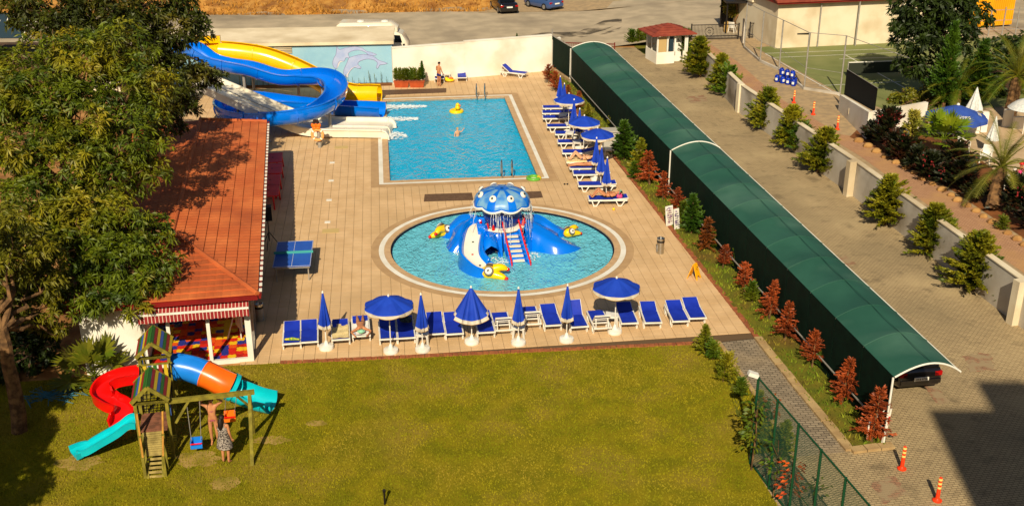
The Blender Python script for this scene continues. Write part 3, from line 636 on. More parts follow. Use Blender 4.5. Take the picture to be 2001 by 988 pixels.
B(M().bar(F0 + V((0, 0, .12)), F1 + V((0, 0, .12)), .25, .3), "footing", mat("stone_footing", C(196, 166, 120, .75), C(160, 130, 90, .7), 3, .95, .6, 12), sf)
B(M().bar(F0 + V((0, 0, 1.4)), F1 + V((0, 0, 1.4)), .04, 2.1), "screen", m_net, sf)
for p in (F0, F1): B(M().tube([p, p + V((0, 0, 2.9 if p is F0 else 2.4))], .04, 8), "post", m_galv, sf)
B(M().bar(F0 + V((0, 0, 2.47)), F1 + V((0, 0, 2.47)), .05), "top_rail", m_galv, sf)
rg = T("driveway_gate", "low dark red barred gate at the far end of the driveway", "gate", G(1155, 110))
ga, gb_ = G(1100, 113), G(1200, 116)
for z in (.12, 1.12): B(M().bar(ga + V((0, 0, z)), gb_ + V((0, 0, z)), .06), "rail", m_maroon, rg)
for k in (0, 1): B(M().box(lerp(ga, gb_, k) + V((0, 0, .62)), (.08, .08, 1.24)), "post", m_maroon, rg)
gm = M().box((0, 0, .62), (.025, .025, .94)).mesh("bar", m_maroon)
for k in range(1, 30): p = lerp(ga, gb_, k / 30); o = put(gm, "bar", rg); o.location = p - rg.location
# ------------------------------------------------------------ arched carport
K0, K1 = G(1729, 868), G(1115, 162); kd = (K1 - K0).normalized(); kn = V((kd.y, -kd.x, 0)); KL = (K1 - K0).length; KH = 2.36
NB = 22
def arc(t, s):                                          # s 0..1 from the post side to the lip; wide at the far end
    wd_ = lerp(2.15, 2.75, t); x = s * wd_; z = KH + 1.05 * math.sin(s * 1.9) * .62 - s * s * .62
    return K0 + kd * (t * KL) + kn * x + V((0, 0, z))
cp = T("carport", "long arched carport with a dark green canvas roof and net side", "carport", K0 + kd * KL / 2)
for k in range(NB):
    m = M(); m.grid(5, 12, lambda u, v: arc((k + .005 + u * .99) / NB, .0 + v * .985) + V((0, 0, -.10 * math.sin(PI * u) * math.sin(PI * min(1, v * 1.1)))), flip=True)
    m.grid(5, 12, lambda u, v: arc((k + .005 + u * .99) / NB, v * .985) + V((0, 0, -.012 - .10 * math.sin(PI * u) * math.sin(PI * min(1, v * 1.1)))))
    B(m, "roof_panel", m_green, cp, True)
    m = M(); m.bar(K0 + kd * ((k + .01) / NB * KL) + V((0, 0, 1.2)), K0 + kd * ((k + .99) / NB * KL) + V((0, 0, 1.2)), .02, 2.3); B(m, "side_net", m_net, cp)
for k in range(NB + 1):
    t = k / NB; m = M(); m.tube([arc(t, s / 14) + V((0, 0, .015 if k in (0, 11, NB) else -.05)) for s in range(15)], .030 if k in (0, 11, NB) else .026, 7); B(m, "arch_rib", m_white if k in (0, 11, NB) else m_galv, cp, True)
    b0 = K0 + kd * (t * KL) - kn * (.05 if k in (0, 11, NB) else -.06); B(M().tube([b0 - V((0, 0, 0)), b0 + V((0, 0, KH))], .034, 8), "post", m_white if k in (0, 11, NB) else m_galv, cp)
B(M().tube([arc(k / NB, 1.0) for k in range(NB + 1)], .024, 6), "edge_pipe", m_white, cp)
for k in range(1, NB):
    if k != 11: B(M().tube([arc(k / NB, s / 14) + V((0, 0, .006)) for s in range(15)], .014, 5), "cross_seam", m_green, cp, True)
B(M().tube([arc(k / NB, .55) + V((0, 0, .012)) for k in range(NB + 1)], .012, 5), "seam", m_green, cp)
B(M().tube([K0 + kd * (t * KL) - kn * .09 + V((0, 0, .55)) for t in (0, .5, 1)], .03, 6), "low_rail", m_galv, cp)
# ------------------------------------------------------------ driveway wall with pillars
dw = T("driveway_wall", "grey rendered retaining wall between the driveway and the pink path", "wall", WB[2].to_3d())
ws = [V((13.05, 80.6))] + WB[1:5]
for a, b in zip(ws, ws[1:]):
    n_ = max(1, round((b - a).length / 6))
    for i in range(n_):
        p, q_ = lerp(a, b, i / n_), lerp(a, b, (i + 1) / n_); t = (q_ - p).normalized(); n2 = V((t.y, -t.x))
        if n2.x < 0: n2 = -n2
        B(M().prism([p, q_ - t * .012, q_ - t * .012 + n2 * .22, p + n2 * .22], 0, 1.72), "wall_section", m_greywall, dw)
        B(M().prism([p - n2 * .03, q_ - t * .012 - n2 * .03, q_ - t * .012 + n2 * .26, p + n2 * .26], 1.722, 1.77), "coping", m_cream, dw)
for q_ in ((1448, 219), (1662, 382), (1986, 632)):
    p = G(*q_); B(M().box(p + V((-.14, 0, .9)), (.36, .36, 1.8), .25), "pillar", m_cream, dw)
# ------------------------------------------------------------ guard house
gh = T("guard_house", "small white guard house with a low red pyramid roof by the gate", "guard house", G(1308, 125))
a0 = G(1282, 126); a1 = G(1342, 122); u_ = (a1 - a0).to_2d().normalized(); v_ = V((-u_.y, u_.x)); gw = (a1 - a0).to_2d().length
def gp(a, b): p = a0.to_2d() + u_ * (a * gw) + v_ * b; return p
GD = 2.1
def wallrun(p, q, z0, z1, t=.1): d_ = (q - p).normalized(); n_ = V((-d_.y, d_.x)); return M().prism([p, q, q + n_ * t, p + n_ * t], z0, z1)
m = M()
for p, q in ((gp(0, 0), gp(.58, 0)), (gp(.86, 0), gp(1, 0)), (gp(1, .101), gp(1, GD)), (gp(.96, GD), gp(.04, GD)), (gp(0, GD), gp(0, .101))):
    w_ = wallrun(p, q, 0, .85); m.add(w_.v, w_.f)
B(m, "wall", m_wall, gh)
m = M()
for a, b in ((0, 0), (.32, 0), (.56, 0), (.9, 0), (.955, 0), (0, 1), (.96, 1), (0, GD - .12), (.96, GD - .12)):
    p = gp(a, b + .005); m = M().box((p.x + .05, p.y + .05, 1.42), (.11, .11, 1.14), math.atan2(u_.y, u_.x)); B(m, "post", m_white, gh)
m = M(); w_ = wallrun(gp(.06, .03), gp(.31, .03), .86, 1.95, .04); m.add(w_.v, w_.f); B(m, "roller_blind", mat("tan_blind", C(196, 166, 110, .8), rough=.9), gh)
for p, q in ((gp(.02, GD - .3), gp(.02, .25)), (gp(.40, .04), gp(.54, .04))):
    w_ = wallrun(p, q, .87, 1.95, .03); B(w_, "window_pane", m_glass, gh)
w_ = wallrun(gp(.6, .5), gp(.88, .5), 0, 1.98, .04); B(w_, "door", m_white, gh)
m = M().box((gp(.5, 0).x + .02, gp(.5, GD / 2).y, 2.06), (gw * 1.02, GD * 1.02, .14), math.atan2(u_.y, u_.x)); B(m, "ring_beam", m_white, gh)
cc = (gp(0, 0) + gp(1, GD)) / 2; rr = []
for a, b in ((-.22, -.35), (1.22, -.35), (1.22, GD + .35), (-.22, GD + .35)): p = gp(a, b); rr.append(V((p.x, p.y, 2.16)))
m = M().add(rr + [V((cc.x, cc.y, 2.75))] + [p - V((0, 0, .08)) for p in rr], [(0, 1, 4), (1, 2, 4), (2, 3, 4), (3, 0, 4), (8, 7, 6, 5), (0, 5, 6, 1), (1, 6, 7, 2), (2, 7, 8, 3), (3, 8, 5, 0)])
groof = B(m, "roof", m_redtile2, gh)
m = M()
for k in range(1, 5):
    t = k / 5.2; z = lerp(2.16, 2.75, t) + .014; rg_ = [lerp(p, V((cc.x, cc.y, 2.75)), t) for p in rr]
    for i in range(4): m.bar(V((*rg_[i].xy, z)), V((*rg_[(i + 1) % 4].xy, z)), .05, .02)
B(m, "shingle_courses", m_redtile2, groof, kind="stuff")
# ------------------------------------------------------------ white building with a red roof beyond the court
X0, X1 = GT(1514, 95), GT(1790, 82); xv = (X1 - X0).to_2d().normalized(); xn = V((-xv.y, xv.x)); XL = (X1 - X0).to_2d().length + 4
cb = T("court_building", "long cream building with a red tiled eave behind the tennis court", "building", X0)
zb = TZ(X0.y) - .2; x2 = X0.to_2d()
B(M().prism([x2, x2 + xv * XL, x2 + xv * XL + xn * 8, x2 + xn * 8], zb, zb + 3.5), "wall", m_cream, cb)
B(M().prism([x2 - xv * .3 - xn * .5, x2 + xv * XL - xn * .5, x2 + xv * XL + xn * 8, x2 - xv * .3 + xn * 8], zb + 3.502, zb + 3.72), "fascia", m_fascia, cb)
r1 = [V((*(x2 - xv * .4 - xn * .6), zb + 3.73)), V((*(x2 + xv * XL - xn * .6), zb + 3.73)), V((*(x2 + xv * XL + xn * 4), zb + 5.2)), V((*(x2 - xv * .4 + xn * 4), zb + 5.2))]
B(M().add(r1 + [p - V((0, 0, .1)) for p in r1], [(0, 1, 2, 3), (7, 6, 5, 4), (0, 4, 5, 1), (0, 3, 7, 4)]), "roof", m_redtile2, cb)
# small hut with a window left of it, leafy roof edge over a dark doorway
hu = T("gate_hut", "small tan hut with one dark square window beside the iron gate", "hut", GT(1478, 62))
h0 = GT(1466, 72); h1 = GT(1512, 70); hv = (h1 - h0).to_2d().normalized(); hn = V((-hv.y, hv.x)); hb = h0.to_2d(); HLn = (h1 - h0).to_2d().length; zh = TZ(h0.y)
B(M().prism([hb, hb + hv * HLn, hb + hv * HLn + hn * 3, hb + hn * 3], zh - .3, zh + 2.7), "wall", m_cream, hu)
B(M().prism([hb - hv * .2 - hn * .3, hb + hv * (HLn + .05) - hn * .3, hb + hv * (HLn + .05) + hn * 3, hb - hv * .2 + hn * 3], zh + 2.702, zh + 2.85), "roof", m_roofconc, hu)
B(M().prism([hb + hv * .65 - hn * .03, hb + hv * 1.3 - hn * .03, hb + hv * 1.3 - hn * .003, hb + hv * .65 - hn * .003], zh + 1.0, zh + 1.75), "window", m_glass, hu)
sh = T("gate_shelter", "dark open shelter with a leafy overhanging roof beside the hut", "shelter", GT(1436, 62))
s0 = GT(1418, 66); s1 = GT(1462, 66); 
for p in (s0, s1, s0 + V((0, 2.6, 0)), s1 + V((0, 2.6, 0))): B(M().tube([p, p + V((0, 0, 2.4))], .06, 7), "post", m_black, sh)
B(M().prism([s0 + V((-.2, -.3, 0)), s1 + V((.2, -.3, 0)), s1 + V((.2, 3, 0)), s0 + V((-.2, 3, 0))], s0.z + 2.402, s0.z + 2.55), "roof", m_black, sh)
B(M().prism([s0 + V((0, 2.7, 0)), s1 + V((0, 2.7, 0)), s1 + V((0, 2.9, 0)), s0 + V((0, 2.9, 0))], s0.z - .2, s0.z + 2.4), "back_wall", m_black, sh)
# greenhouse panels far left
m_barn = mat("weathered_shed_wall", C(110, 84, 60, .6), C(84, 64, 48, .55), 2, .9, .3, 20)
gr = T("solar_array", "dark glazed panels in pale frames at the far left behind the trees", "panels", D(20, 75, 74))
for (cx, cy, wx) in ((22, 58, 2.0), (-30, 58, 1.6), (0, 36, 2.0), (45, 36, 2.0)):
    c = D(cx, cy, 75 if cy > 50 else 78); n_ = Matrix.Rotation(R(30), 3, 'X')
    f = B(M().box(c, (wx, 1.7 if cy > 50 else 1.1, .05), rot=n_), "glazed_panel", m_glass, gr)
    m = M()
    for sx in (-1, 1): m.box(c + n_ @ V((sx * wx / 2, 0, .03)), (.07, 1.75 if cy > 50 else 1.1, .07), rot=n_)
    B(m, "panel_frame", m_white, f)
bl_ = D(20, 70, 76); B(M().box(V((bl_.x - 2, 77.5, bl_.z / 2 - .6)), (9, 4, bl_.z - 1.2)), "base_wall", m_barn, gr)
# ------------------------------------------------------------ water slides
def sweep(path, prof, m=None, tilt=None, taper=None, closed=True, caps=True):
    m = m or M(); path = [V(p) for p in path]; n = len(prof); k = len(path); vs = []
    for i, p in enumerate(path):
        t = (path[min(k - 1, i + 1)] - path[max(0, i - 1)]).normalized(); s = t.cross(V((0, 0, 1))).normalized(); u = s.cross(t)
        if tilt: q = Matrix.Rotation(tilt[i], 3, t); s, u = q @ s, q @ u
        sc = taper[i] if taper else 1
        for a, b in prof: vs.append(p + s * a * sc + u * b * sc)
    fs = []
    for i in range(k - 1):
        for j in range(n if closed else n - 1):
            jn = (j + 1) % n; fs.append((i * n + j, i * n + jn, (i + 1) * n + jn, (i + 1) * n + j))
    if caps and closed: fs += [tuple(range(n))[::-1], tuple((k - 1) * n + j for j in range(n))]
    return m.add(vs, fs)
def uprof(r, th, a0=-8, fl=.06, n=11):
    inn = [(r * math.cos(R(a)), r * math.sin(R(a))) for a in np.linspace(180 - a0, 360 + a0, n)]
    out = [((r + th) * math.cos(R(a)), (r + th) * math.sin(R(a))) for a in np.linspace(360 + a0, 180 - a0, n)]
    x, z = inn[-1]; l = inn[0]
    return inn + [(x, z + .05), (x + fl, z + .05), (x + fl, z - .01)] + out + [(l[0] - fl, l[1] - .01), (l[0] - fl, l[1] + .05), (l[0], l[1] + .05)]
def oprof(r, n=14): return [(r * math.cos(2 * PI * i / n), r * math.sin(2 * PI * i / n)) for i in range(n)]
def chute(parent, path, prof, mt, nseg, fl_mat, fprof, tilt=None):
    k = len(path)
    for i in range(nseg):
        a, b = i * (k - 1) // nseg, (i + 1) * (k - 1) // nseg
        B(sweep(path[a:b + 1], prof, tilt=tilt[a:b + 1] if tilt else None, caps=True), "chute_section", mt, parent, True)
        if i:
            t = (path[a + 1] - path[a]).normalized() * .035
            B(sweep([path[a] - t, path[a] + t], fprof, tilt=[tilt[a]] * 2 if tilt else None), "flange", fl_mat, parent)
def support(parent, top, r=.09, foot=None):
    f = V((top.x, top.y, DZ)) if foot is None else foot
    p = B(M().tube([f, V(top)], r, 8), "support_pole", m_galv, parent); B(M().lathe([(r * 2.2, 0), (r * 2.2, .05), (r * 1.2, .08), (r * 1.1, .1)], f, 10), "foot_plate", m_galv, p)
Y0 = 65.0
bp_ = [D(345, 88, 69.6), D(378, 92, 69.4), D(410, 112, 69.1), D(445, 122, 68.9), D(490, 130, 68.9), D(545, 146, 68.8), D(590, 146, 68.7), D(628, 147, 68.2), D(652, 158, 66.9), D(657, 178, 65.0), D(642, 196, 63.2), D(610, 212, 61.9), D(560, 222, 61.3), D(500, 226, 61.6), D(455, 220, 62.9), D(438, 207, 65.0), D(450, 196, 67.0), D(485, 193, 68.0), D(540, 196, 67.9), D(600, 201, 67.3), D(660, 206, 66.9), D(720, 209, 66.6), D(747, 211, 66.4)]
for p in bp_: p.z = max(p.z, .62)
bpath = spline(bp_, 6); k = len(bpath); tilt = []
for i in range(k):
    a, b, c = bpath[max(0, i - 3)], bpath[i], bpath[min(k - 1, i + 3)]; d1, d2 = (b - a).to_2d(), (c - b).to_2d()
    cr = d1.cross(d2) / max(1e-6, d1.length * d2.length); tilt.append(max(-.34, min(.34, cr * .8)))
tilt = [sum(tilt[max(0, i - 4):i + 5]) / len(tilt[max(0, i - 4):i + 5]) for i in range(k)]
bsl = T("water_slide", "long winding blue water slide that loops once before reaching the swimming pool", "water slide", V((-13, 66, DZ)))
chute(bsl, bpath, uprof(.60, .05, 12, .1), m_slideb, 15, m_slideb, uprof(.63, .07, 12, .12), [-t for t in tilt])
for i in (22, 42, 60, 76, 96, 118, 128):
    p = bpath[min(i, k - 1)]; support(bsl, p - V((0, 0, .6)), .09)
lip = D(749, 214, 66.4); 
ysl = T("water_slide", "yellow water slide tube running behind the blue one to the pool's far corner", "water slide", V((-14, 70.4, DZ)))
yp = [D(430, 100, 70.6), D(475, 104, 70.6), D(520, 112, 70.5), D(565, 128, 70.4), D(610, 149, 70.3), D(650, 171, 70.2), D(690, 184, 70.1), D(722, 189, 70.0), D(742, 191, 69.9)]
for p in yp: p.z = max(p.z, .55)
ypath = spline(yp, 6); chute(ysl, ypath, uprof(.62, .05, 62, .02, 15), m_slidey, 5, m_slidey, uprof(.65, .06, 62, .02, 15))
yt = [D(360, 84, 70.9), D(385, 88, 70.8), D(412, 93, 70.7), D(432, 100, 70.6)]
B(sweep(spline(yt, 5), uprof(.62, .05, 14, .08)), "chute_section", m_slidey, ysl, True)
c_ = D(398, 77, 71.2); B(M().box(c_, (2.1, .3, .45), R(4)), "start_hood", m_slidey, ysl)
for i in (8, 20, 32): support(ysl, ypath[i] - V((0, 0, .6)), .09)
wsl = T("water_slide", "wide white straight water slide dropping under the blue loop", "water slide", V((-12, 63.4, DZ)))
wp = [D(372, 150, 63.6), D(405, 161, 63.6), D(450, 180, 63.6), D(510, 206, 63.55), D(560, 227, 63.5), D(600, 241, 63.45), D(640, 249, 63.4), D(700, 250, 63.3), D(752, 250, 63.2)]
for p in wp: p.z += 0
for p in wp: p.z = max(p.z - .05, .40)
wpath = spline(wp, 6); hw_ = 1.2
wprof = [(-hw_, .2), (-hw_, .05), (-hw_ + .1, .0), (-.04, 0), (-.03, .05), (.03, .05), (.04, 0), (hw_ - .1, 0), (hw_, .05), (hw_, .2), (hw_ + .1, .2), (hw_ + .12, .12), (hw_ + .05, .08), (hw_ + .02, -.3), (0, -.34), (-hw_ - .02, -.3), (-hw_ - .05, .08), (-hw_ - .12, .12), (-hw_ - .1, .2)]
chute(wsl, wpath, wprof, m_slidew, 7, m_slidew, [(a * 1.02, b * 1.02 - .004) for a, b in wprof])
e = wpath[-1]; et = (wpath[-1] - wpath[-3]).normalized()
B(sweep([e + et * .005, e + et * .16 + V((0, 0, -.04)), e + et * .26 + V((0, 0, -.2)), e + et * .28 + V((0, 0, -.42))], wprof), "end_lip", m_slidew, wsl, True)
for i in (14, 40, 47):
    for s_ in (-1, 1):
        p = wpath[i] + V((0, s_ * .9, -.2)); 
        if p.z > .2: support(wsl, p, .06)
B(M().tube([p + V((0, -1.16, .5)) for p in wpath[4:36]], .02, 5), "handrail", m_galv, wsl)
# platform in the trees
pf = T("slide_platform", "steel slide platform half hidden by the trees at the slides' top", "platform", V((-21.8, 67, DZ)))
for x in (-23.6, -20.6):
    for y in (62.6, 66.5, 71): B(M().tube([(x, y, DZ), (x, y, 3.6)], .07, 7), "post", m_galv, pf)
B(M().box((-22.1, 66.8, 2.8), (3.2, 9, .14)), "deck", m_roofconc, pf)
m = M(); m.tube([(-20.6, 62.4, 3.55), (-23.6, 62.4, 3.55), (-23.6, 71.2, 3.55), (-20.6, 71.2, 3.55)], .03, 6); B(m, "railing", m_galv, pf)
# splashes at the exits
def splash(c, d_, l, w_, n, label):
    vs = M()
    for _ in range(n):
        t = random.random() ** 1.3; s_ = random.gauss(0, .33) * w_ * (1.1 - .5 * t)
        vs.ball(c + d_ * (t * l) + V((-d_.y, d_.x, 0)) * s_ + V((0, 0, random.uniform(-.03, .14) * (1 - t))), random.uniform(.012, .042), 5, sx=random.uniform(1, 3.4), sz=.4)
    B(vs, "water_splash", m_foam, kind="stuff")
dx_ = V((.985, .17, 0))
splash(G(752, 211, -.05), dx_, 2.6, .7, 520, ""); splash(G(752, 235, -.05), dx_, 2.0, .7, 420, ""); splash(G(756, 266, -.05), dx_, 1.1, 1.2, 300, "")
# ------------------------------------------------------------ octopus slide in the paddling pool
OC = V((RC.x - .02, 46.2, 0)); oc = T("octopus_slide", "big blue octopus play slide under a spotted dome in the paddling pool", "play slide", V((OC.x, OC.y, -.5)))
m_yel = mat("yellow_plastic", C(250, 206, 10, .86), rough=.3, coat=.3); m_red = mat("red_plastic", C(214, 24, 20, .82), rough=.35, coat=.3); m_grey = mat("grey_plastic", C(120, 112, 108, .7), rough=.5); m_pup = mat("black_plastic", C(22, 20, 20, .7), rough=.3)
def dome(r, ph):
    return r * (1 + .045 * abs(math.cos(4 * ph)))
def domept(u, v, dr=0.0):
    a = u * 2 * PI; t = v * PI / 2; rr = (1.27 + dr) * math.sin(t) ** .8 * (1 - .055 * (1 - abs(math.sin(4 * a))) * v); z = 2.02 + (.62 + dr) * math.cos(t) - (.10 * abs(math.sin(4 * a)) * v ** 4)
    return OC + V((rr * math.cos(a), rr * math.sin(a) * 1.0, z))
m = M(); m.grid(64, 10, lambda u, v: domept(u, max(v, .02))); m.grid(64, 10, lambda u, v: domept(u, max(v, .02), -.06), True); B(m, "dome", m_slideb, oc, True)
B(M().tube([domept(i / 96, 1.0, -.02) for i in range(96)], .055, 6, closed=True), "dome_rim", m_white, oc, True)
m_fade = mat("pale_blue_fibreglass", C(120, 170, 206, .85), C(60, 130, 206, .85), 2.5, .35)
for k_ in range(8):
    a = (k_ + .0) / 8; m = M(); m.grid(6, 8, lambda u, v: domept(a + (u - .5) * .078, .10 + v * .80, .012)); B(m, "dome_stripe", m_fade, oc, True)
for k_ in range(8):
    a = (k_ + .5) / 8; c = domept(a, .50, .02); n_ = (c - (OC + V((0, 0, 1.7)))).normalized(); ro = n_.to_track_quat('Z', 'Y').to_matrix().to_4x4(); ro.translation = c
    e_ = B(M().lathe([(.155, 0), (.155, .04), (.10, .09), (.03, .105)], (0, 0, 0), 14).xf(ro), "eye", m_white, oc, True)
    lk = n_ + V((0, -.5, .1)); lk.normalize(); r2 = lk.to_track_quat('Z', 'Y').to_matrix().to_4x4(); r2.translation = c + n_ * .066
    B(M().lathe([(.06, 0), (.055, .045), (.02, .055)], (0, 0, 0), 10).xf(r2), "pupil", m_pup, e_, True)
B(M().lathe([(.62, -.5), (.60, 1.0), (.72, 1.05), (.86, 1.5), (.80, 2.02), (.3, 2.3)], OC, 20), "body", mat("shaded_blue_fibreglass", C(6, 50, 140, .8), rough=.35, coat=.3), oc, True)  # darker blue paints in the shade under the dome
B(M().lathe([(1.0, .93), (1.06, 1.0), (1.0, 1.05)], OC, 20), "platform", m_slidew, oc, True)
def tent(ang_or_pts, w0, w1, ribs, hump=.32):
    k_ = len(ang_or_pts); vs = M(); n_ = 15; pts = [V(p) for p in ang_or_pts]; L_ = []
    for i, p in enumerate(pts):
        t = (pts[min(k_ - 1, i + 1)] - pts[max(0, i - 1)]).normalized(); s_ = t.cross(V((0, 0, 1))).normalized(); w_ = lerp(w0, w1, i / (k_ - 1))
        for j in range(n_):
            a = -1 + 2 * j / (n_ - 1); drop = (abs(a) ** 3) * max(.0, p.z + .45) * .95
            L_.append(p + s_ * (a * w_) + V((0, 0, -drop + ribs * math.cos(a * PI * 3.5) - (.0))))
    fs = [(i * n_ + j, i * n_ + j + 1, (i + 1) * n_ + j + 1, (i + 1) * n_ + j) for i in range(k_ - 1) for j in range(n_ - 1)]
    return vs.add(L_, fs)
def op(px, py, z): return G(px, py, z)
tl = {"back_left": [OC + V((-.6, .3, 1.15)), op(905, 420, .95), op(880, 438, .45), op(868, 452, .0)], "left": [OC + V((-.6, -.2, 1.2)), op(922, 426, 1.0), op(896, 452, .6), op(872, 484, -.12)],
      "right": [OC + V((.6, -.1, 1.2)), op(1030, 430, 1.02), op(1062, 446, .72), op(1092, 464, .40), op(1122, 476, -.08)], "right_back": [OC + V((.55, .4, 1.15)), op(1050, 420, .9), op(1085, 440, .4), op(1108, 450, -.1)]}
for nm, w0, w1 in (("back_left", .55, .5), ("left", .65, .85), ("right", .9, .9), ("right_back", .55, .4)):
    B(tent(spline(tl[nm], 7), w0, w1, .035), "tentacle", m_slideb, oc, True)
# front left: slide with a white channel; front right: ladder; an arch joins them
fs_ = spline([OC + V((-.45, -.55, 1.02)), op(933, 445, .92), op(922, 474, .62), op(922, 502, .34), op(938, 522, .12), op(952, 532, -.06)], 7)
hp = [(a_ * 1.25, b_) for a_, b_ in ((-.42, .28), (-.36, .31), (-.30, .26), (-.25, .06), (0, .0), (.25, .06), (.30, .26), (.36, .31), (.42, .28), (.46, -.55), (-.46, -.55))]
B(sweep(fs_, hp), "slide_tentacle", m_slideb, oc, True)
B(sweep(fs_, [(-.31, .085), (0, .012), (.31, .085), (.30, .05), (0, -.0), (-.30, .05)]), "slide_channel", m_slidew, oc, True)
for i, c_ in ((14, m_fencegreen), (20, m_red), (27, m_navy)):
    p = fs_[i]; B(M().lathe([(.05, 0), (.05, .02)], p + V((.05, 0, .03)), 8), "spot", c_, oc)
rp_ = spline([OC + V((-.12, -.75, 1.05)), op(968, 446, .95), op(980, 452, .92), op(992, 462, .80), op(1000, 490, .38), op(1014, 526, -.2)], 6)
B(tent(spline([OC + V((-.1, -.6, 1.06)), op(958, 450, .98), op(957, 466, .86), op(960, 482, .6)], 5), .62, .5, .03), "front_hump", m_slideb, oc, True)
la, lb = OC + V((.38, -.75, 1.0)), op(1018, 524, -.25)
lx = V((1, .1, 0)).normalized()
m = M(); 
for s_ in (-1, 1): m.bar(la + lx * (.34 * s_) + V((0, 0, -.05)), lb + lx * (.40 * s_) + V((0, 0, -.05)), .14, .34)
m.bar(la + V((0, 0, -.16)), lb + V((0, 0, -.16)), .6, .08); B(m, "ladder_flank", m_slideb, oc)
for k_ in range(7):
    p = lerp(la, lb, .16 + k_ * .125); B(M().box(p + V((0, .02, -.03)), (.5, .2, .05), .1), "step", m_slidew, oc)
m = M().bar(la + V((0, .25, .02)), la + V((.0, -.02, .02)), .56, .04); B(m, "platform_edge", m_slidew, oc)
for s_ in (-1, 1):
    pts = [la + lx * (.36 * s_) + V((0, .1, .35)), la + lx * (.36 * s_) + V((0, 0, .38)), lerp(la, lb, .5) + lx * (.37 * s_) + V((0, -.05, .3)), lb + lx * (.40 * s_) + V((0, -.05, .32)), lb + lx * (.40 * s_) + V((0, -.05, .05))]
    hr = M().tube(spline(pts, 4), .035, 7); 
    for k_ in range(11): hr.ball(lerp(pts[1], pts[3], k_ / 10), .055, 6)
    B(hr, "handrail", m_red, oc, True)
for a, s_ in ((-2.25, 1), (-1.95, 1), (-2.8, 1), (2.9, 1), (-.35, 1), (-.1, 1), (.3, 1)):
    c = OC + V((.98 * math.cos(a), .98 * math.sin(a), 1.05)); B(M().lathe([(.07, 0), (.06, .12), (.02, .26)], c, 8), "safety_knob", m_red, oc, True)
m = M()
for a0, a1 in ((-2.8, -2.25), (-2.25, -1.95), (-.35, .3)):
    f_ = lambda a, z: OC + V((.98 * math.cos(a), .98 * math.sin(a), z)); m.tube([f_(a0, 1.2), f_((a0 + a1) / 2, 1.12), f_(a1, 1.2)], .018, 5)
B(m, "safety_rope", m_dark, oc)
def fish(c, rz, s_, eye_side=-1):
    mt = Matrix.Translation(c) @ Matrix.Rotation(rz, 4, 'Z') @ Matrix.Scale(s_, 4)
    h = M().ball((0, 0, .12), .36, 14, sx=1.1, sy=.75, sz=.8); hd = B(h.xf(mt), "fish_head", m_yel, oc, True)
    for sy, z, b in ((-.12, .02, -.1), (.12, .22, .15)):
        j = M().tube(spline([(.2, sy * .6, z + .05), (.48, sy, z + .05 + b * .4), (.72, sy * 1.6, z - .02 + b * .2)], 5), [.2, .2, .19, .18, .17, .16, .15, .14, .12, .1, .07], 10); B(j.xf(mt), "jaw", m_yel, hd, True)
        B(M().ball((.74, sy * 1.65, z - .03 + b * .2), .085, 8, sx=1.3).xf(mt), "jaw_tip", m_red, hd, True)
    for sy in (-1, 1):
        q_ = Matrix.Translation((.02, sy * .22, .27)) @ Matrix.Rotation(sy * -1.0, 4, 'X'); e_ = M().lathe([(.21, 0), (.2, .07), (.16, .09)], (0, 0, 0), 16); B(e_.xf(mt @ q_), "eye_ring", m_grey, hd, True)
        B(M().lathe([(.16, .06), (.14, .12), (.05, .14)], (0, 0, 0), 14).xf(mt @ q_), "eye_white", m_white, hd, True); B(M().lathe([(.06, .12), (.05, .155), (.01, .16)], (0, 0, 0), 10).xf(mt @ q_), "fish_pupil", m_pup, hd, True)
fish(G(956, 537, -.02), -.15, 1.0); fish(G(868, 455, .05), -2.3, .95); fish(G(1112, 458, .08), .6, .75)
wj = M()
for k_ in range(62):
    a = random.choice([-2.9, -2.55, -1.57, -1.4, -1.75, -.6, -.35, .1, 2.9, .4]) + random.gauss(0, .15); r0 = 1.27; v = random.uniform(.1, .6); p0 = OC + V((r0 * math.cos(a), r0 * math.sin(a), 1.96)); t0 = random.uniform(0, .3)
    f_ = lambda t: p0 + V((math.cos(a) * v * t, math.sin(a) * v * t, -4.9 * t * t)); n_ = random.randint(3, 6)
    pts = [f_(t0 + .05 * i) + V((random.gauss(0, .012), random.gauss(0, .012), 0)) for i in range(n_)]
    pts = [p for p in pts if p.z > -.08]
    if len(pts) > 1: wj.tube(pts, random.uniform(.005, .010), 4)
    for i in range(3):
        p = f_(random.uniform(.05, .6)) + V((random.gauss(0, .05), random.gauss(0, .05), 0))
        if p.z > -.05: wj.ball(p, random.uniform(.007, .014), 4)
B(wj, "falling_water", m_foam, kind="stuff")
fm = M()
for c, r_ in ((G(972, 508), .5), (G(1035, 497), .5), (G(905, 492), .35), (G(1060, 480), .4)):
    for k_ in range(60): a = random.uniform(0, 6.28); q_ = random.random() ** .7 * r_; fm.ball(c + V((q_ * math.cos(a), q_ * math.sin(a), -.07)), random.uniform(.02, .05), 5, sz=.4)
B(fm, "water_splash", m_foam, kind="stuff")
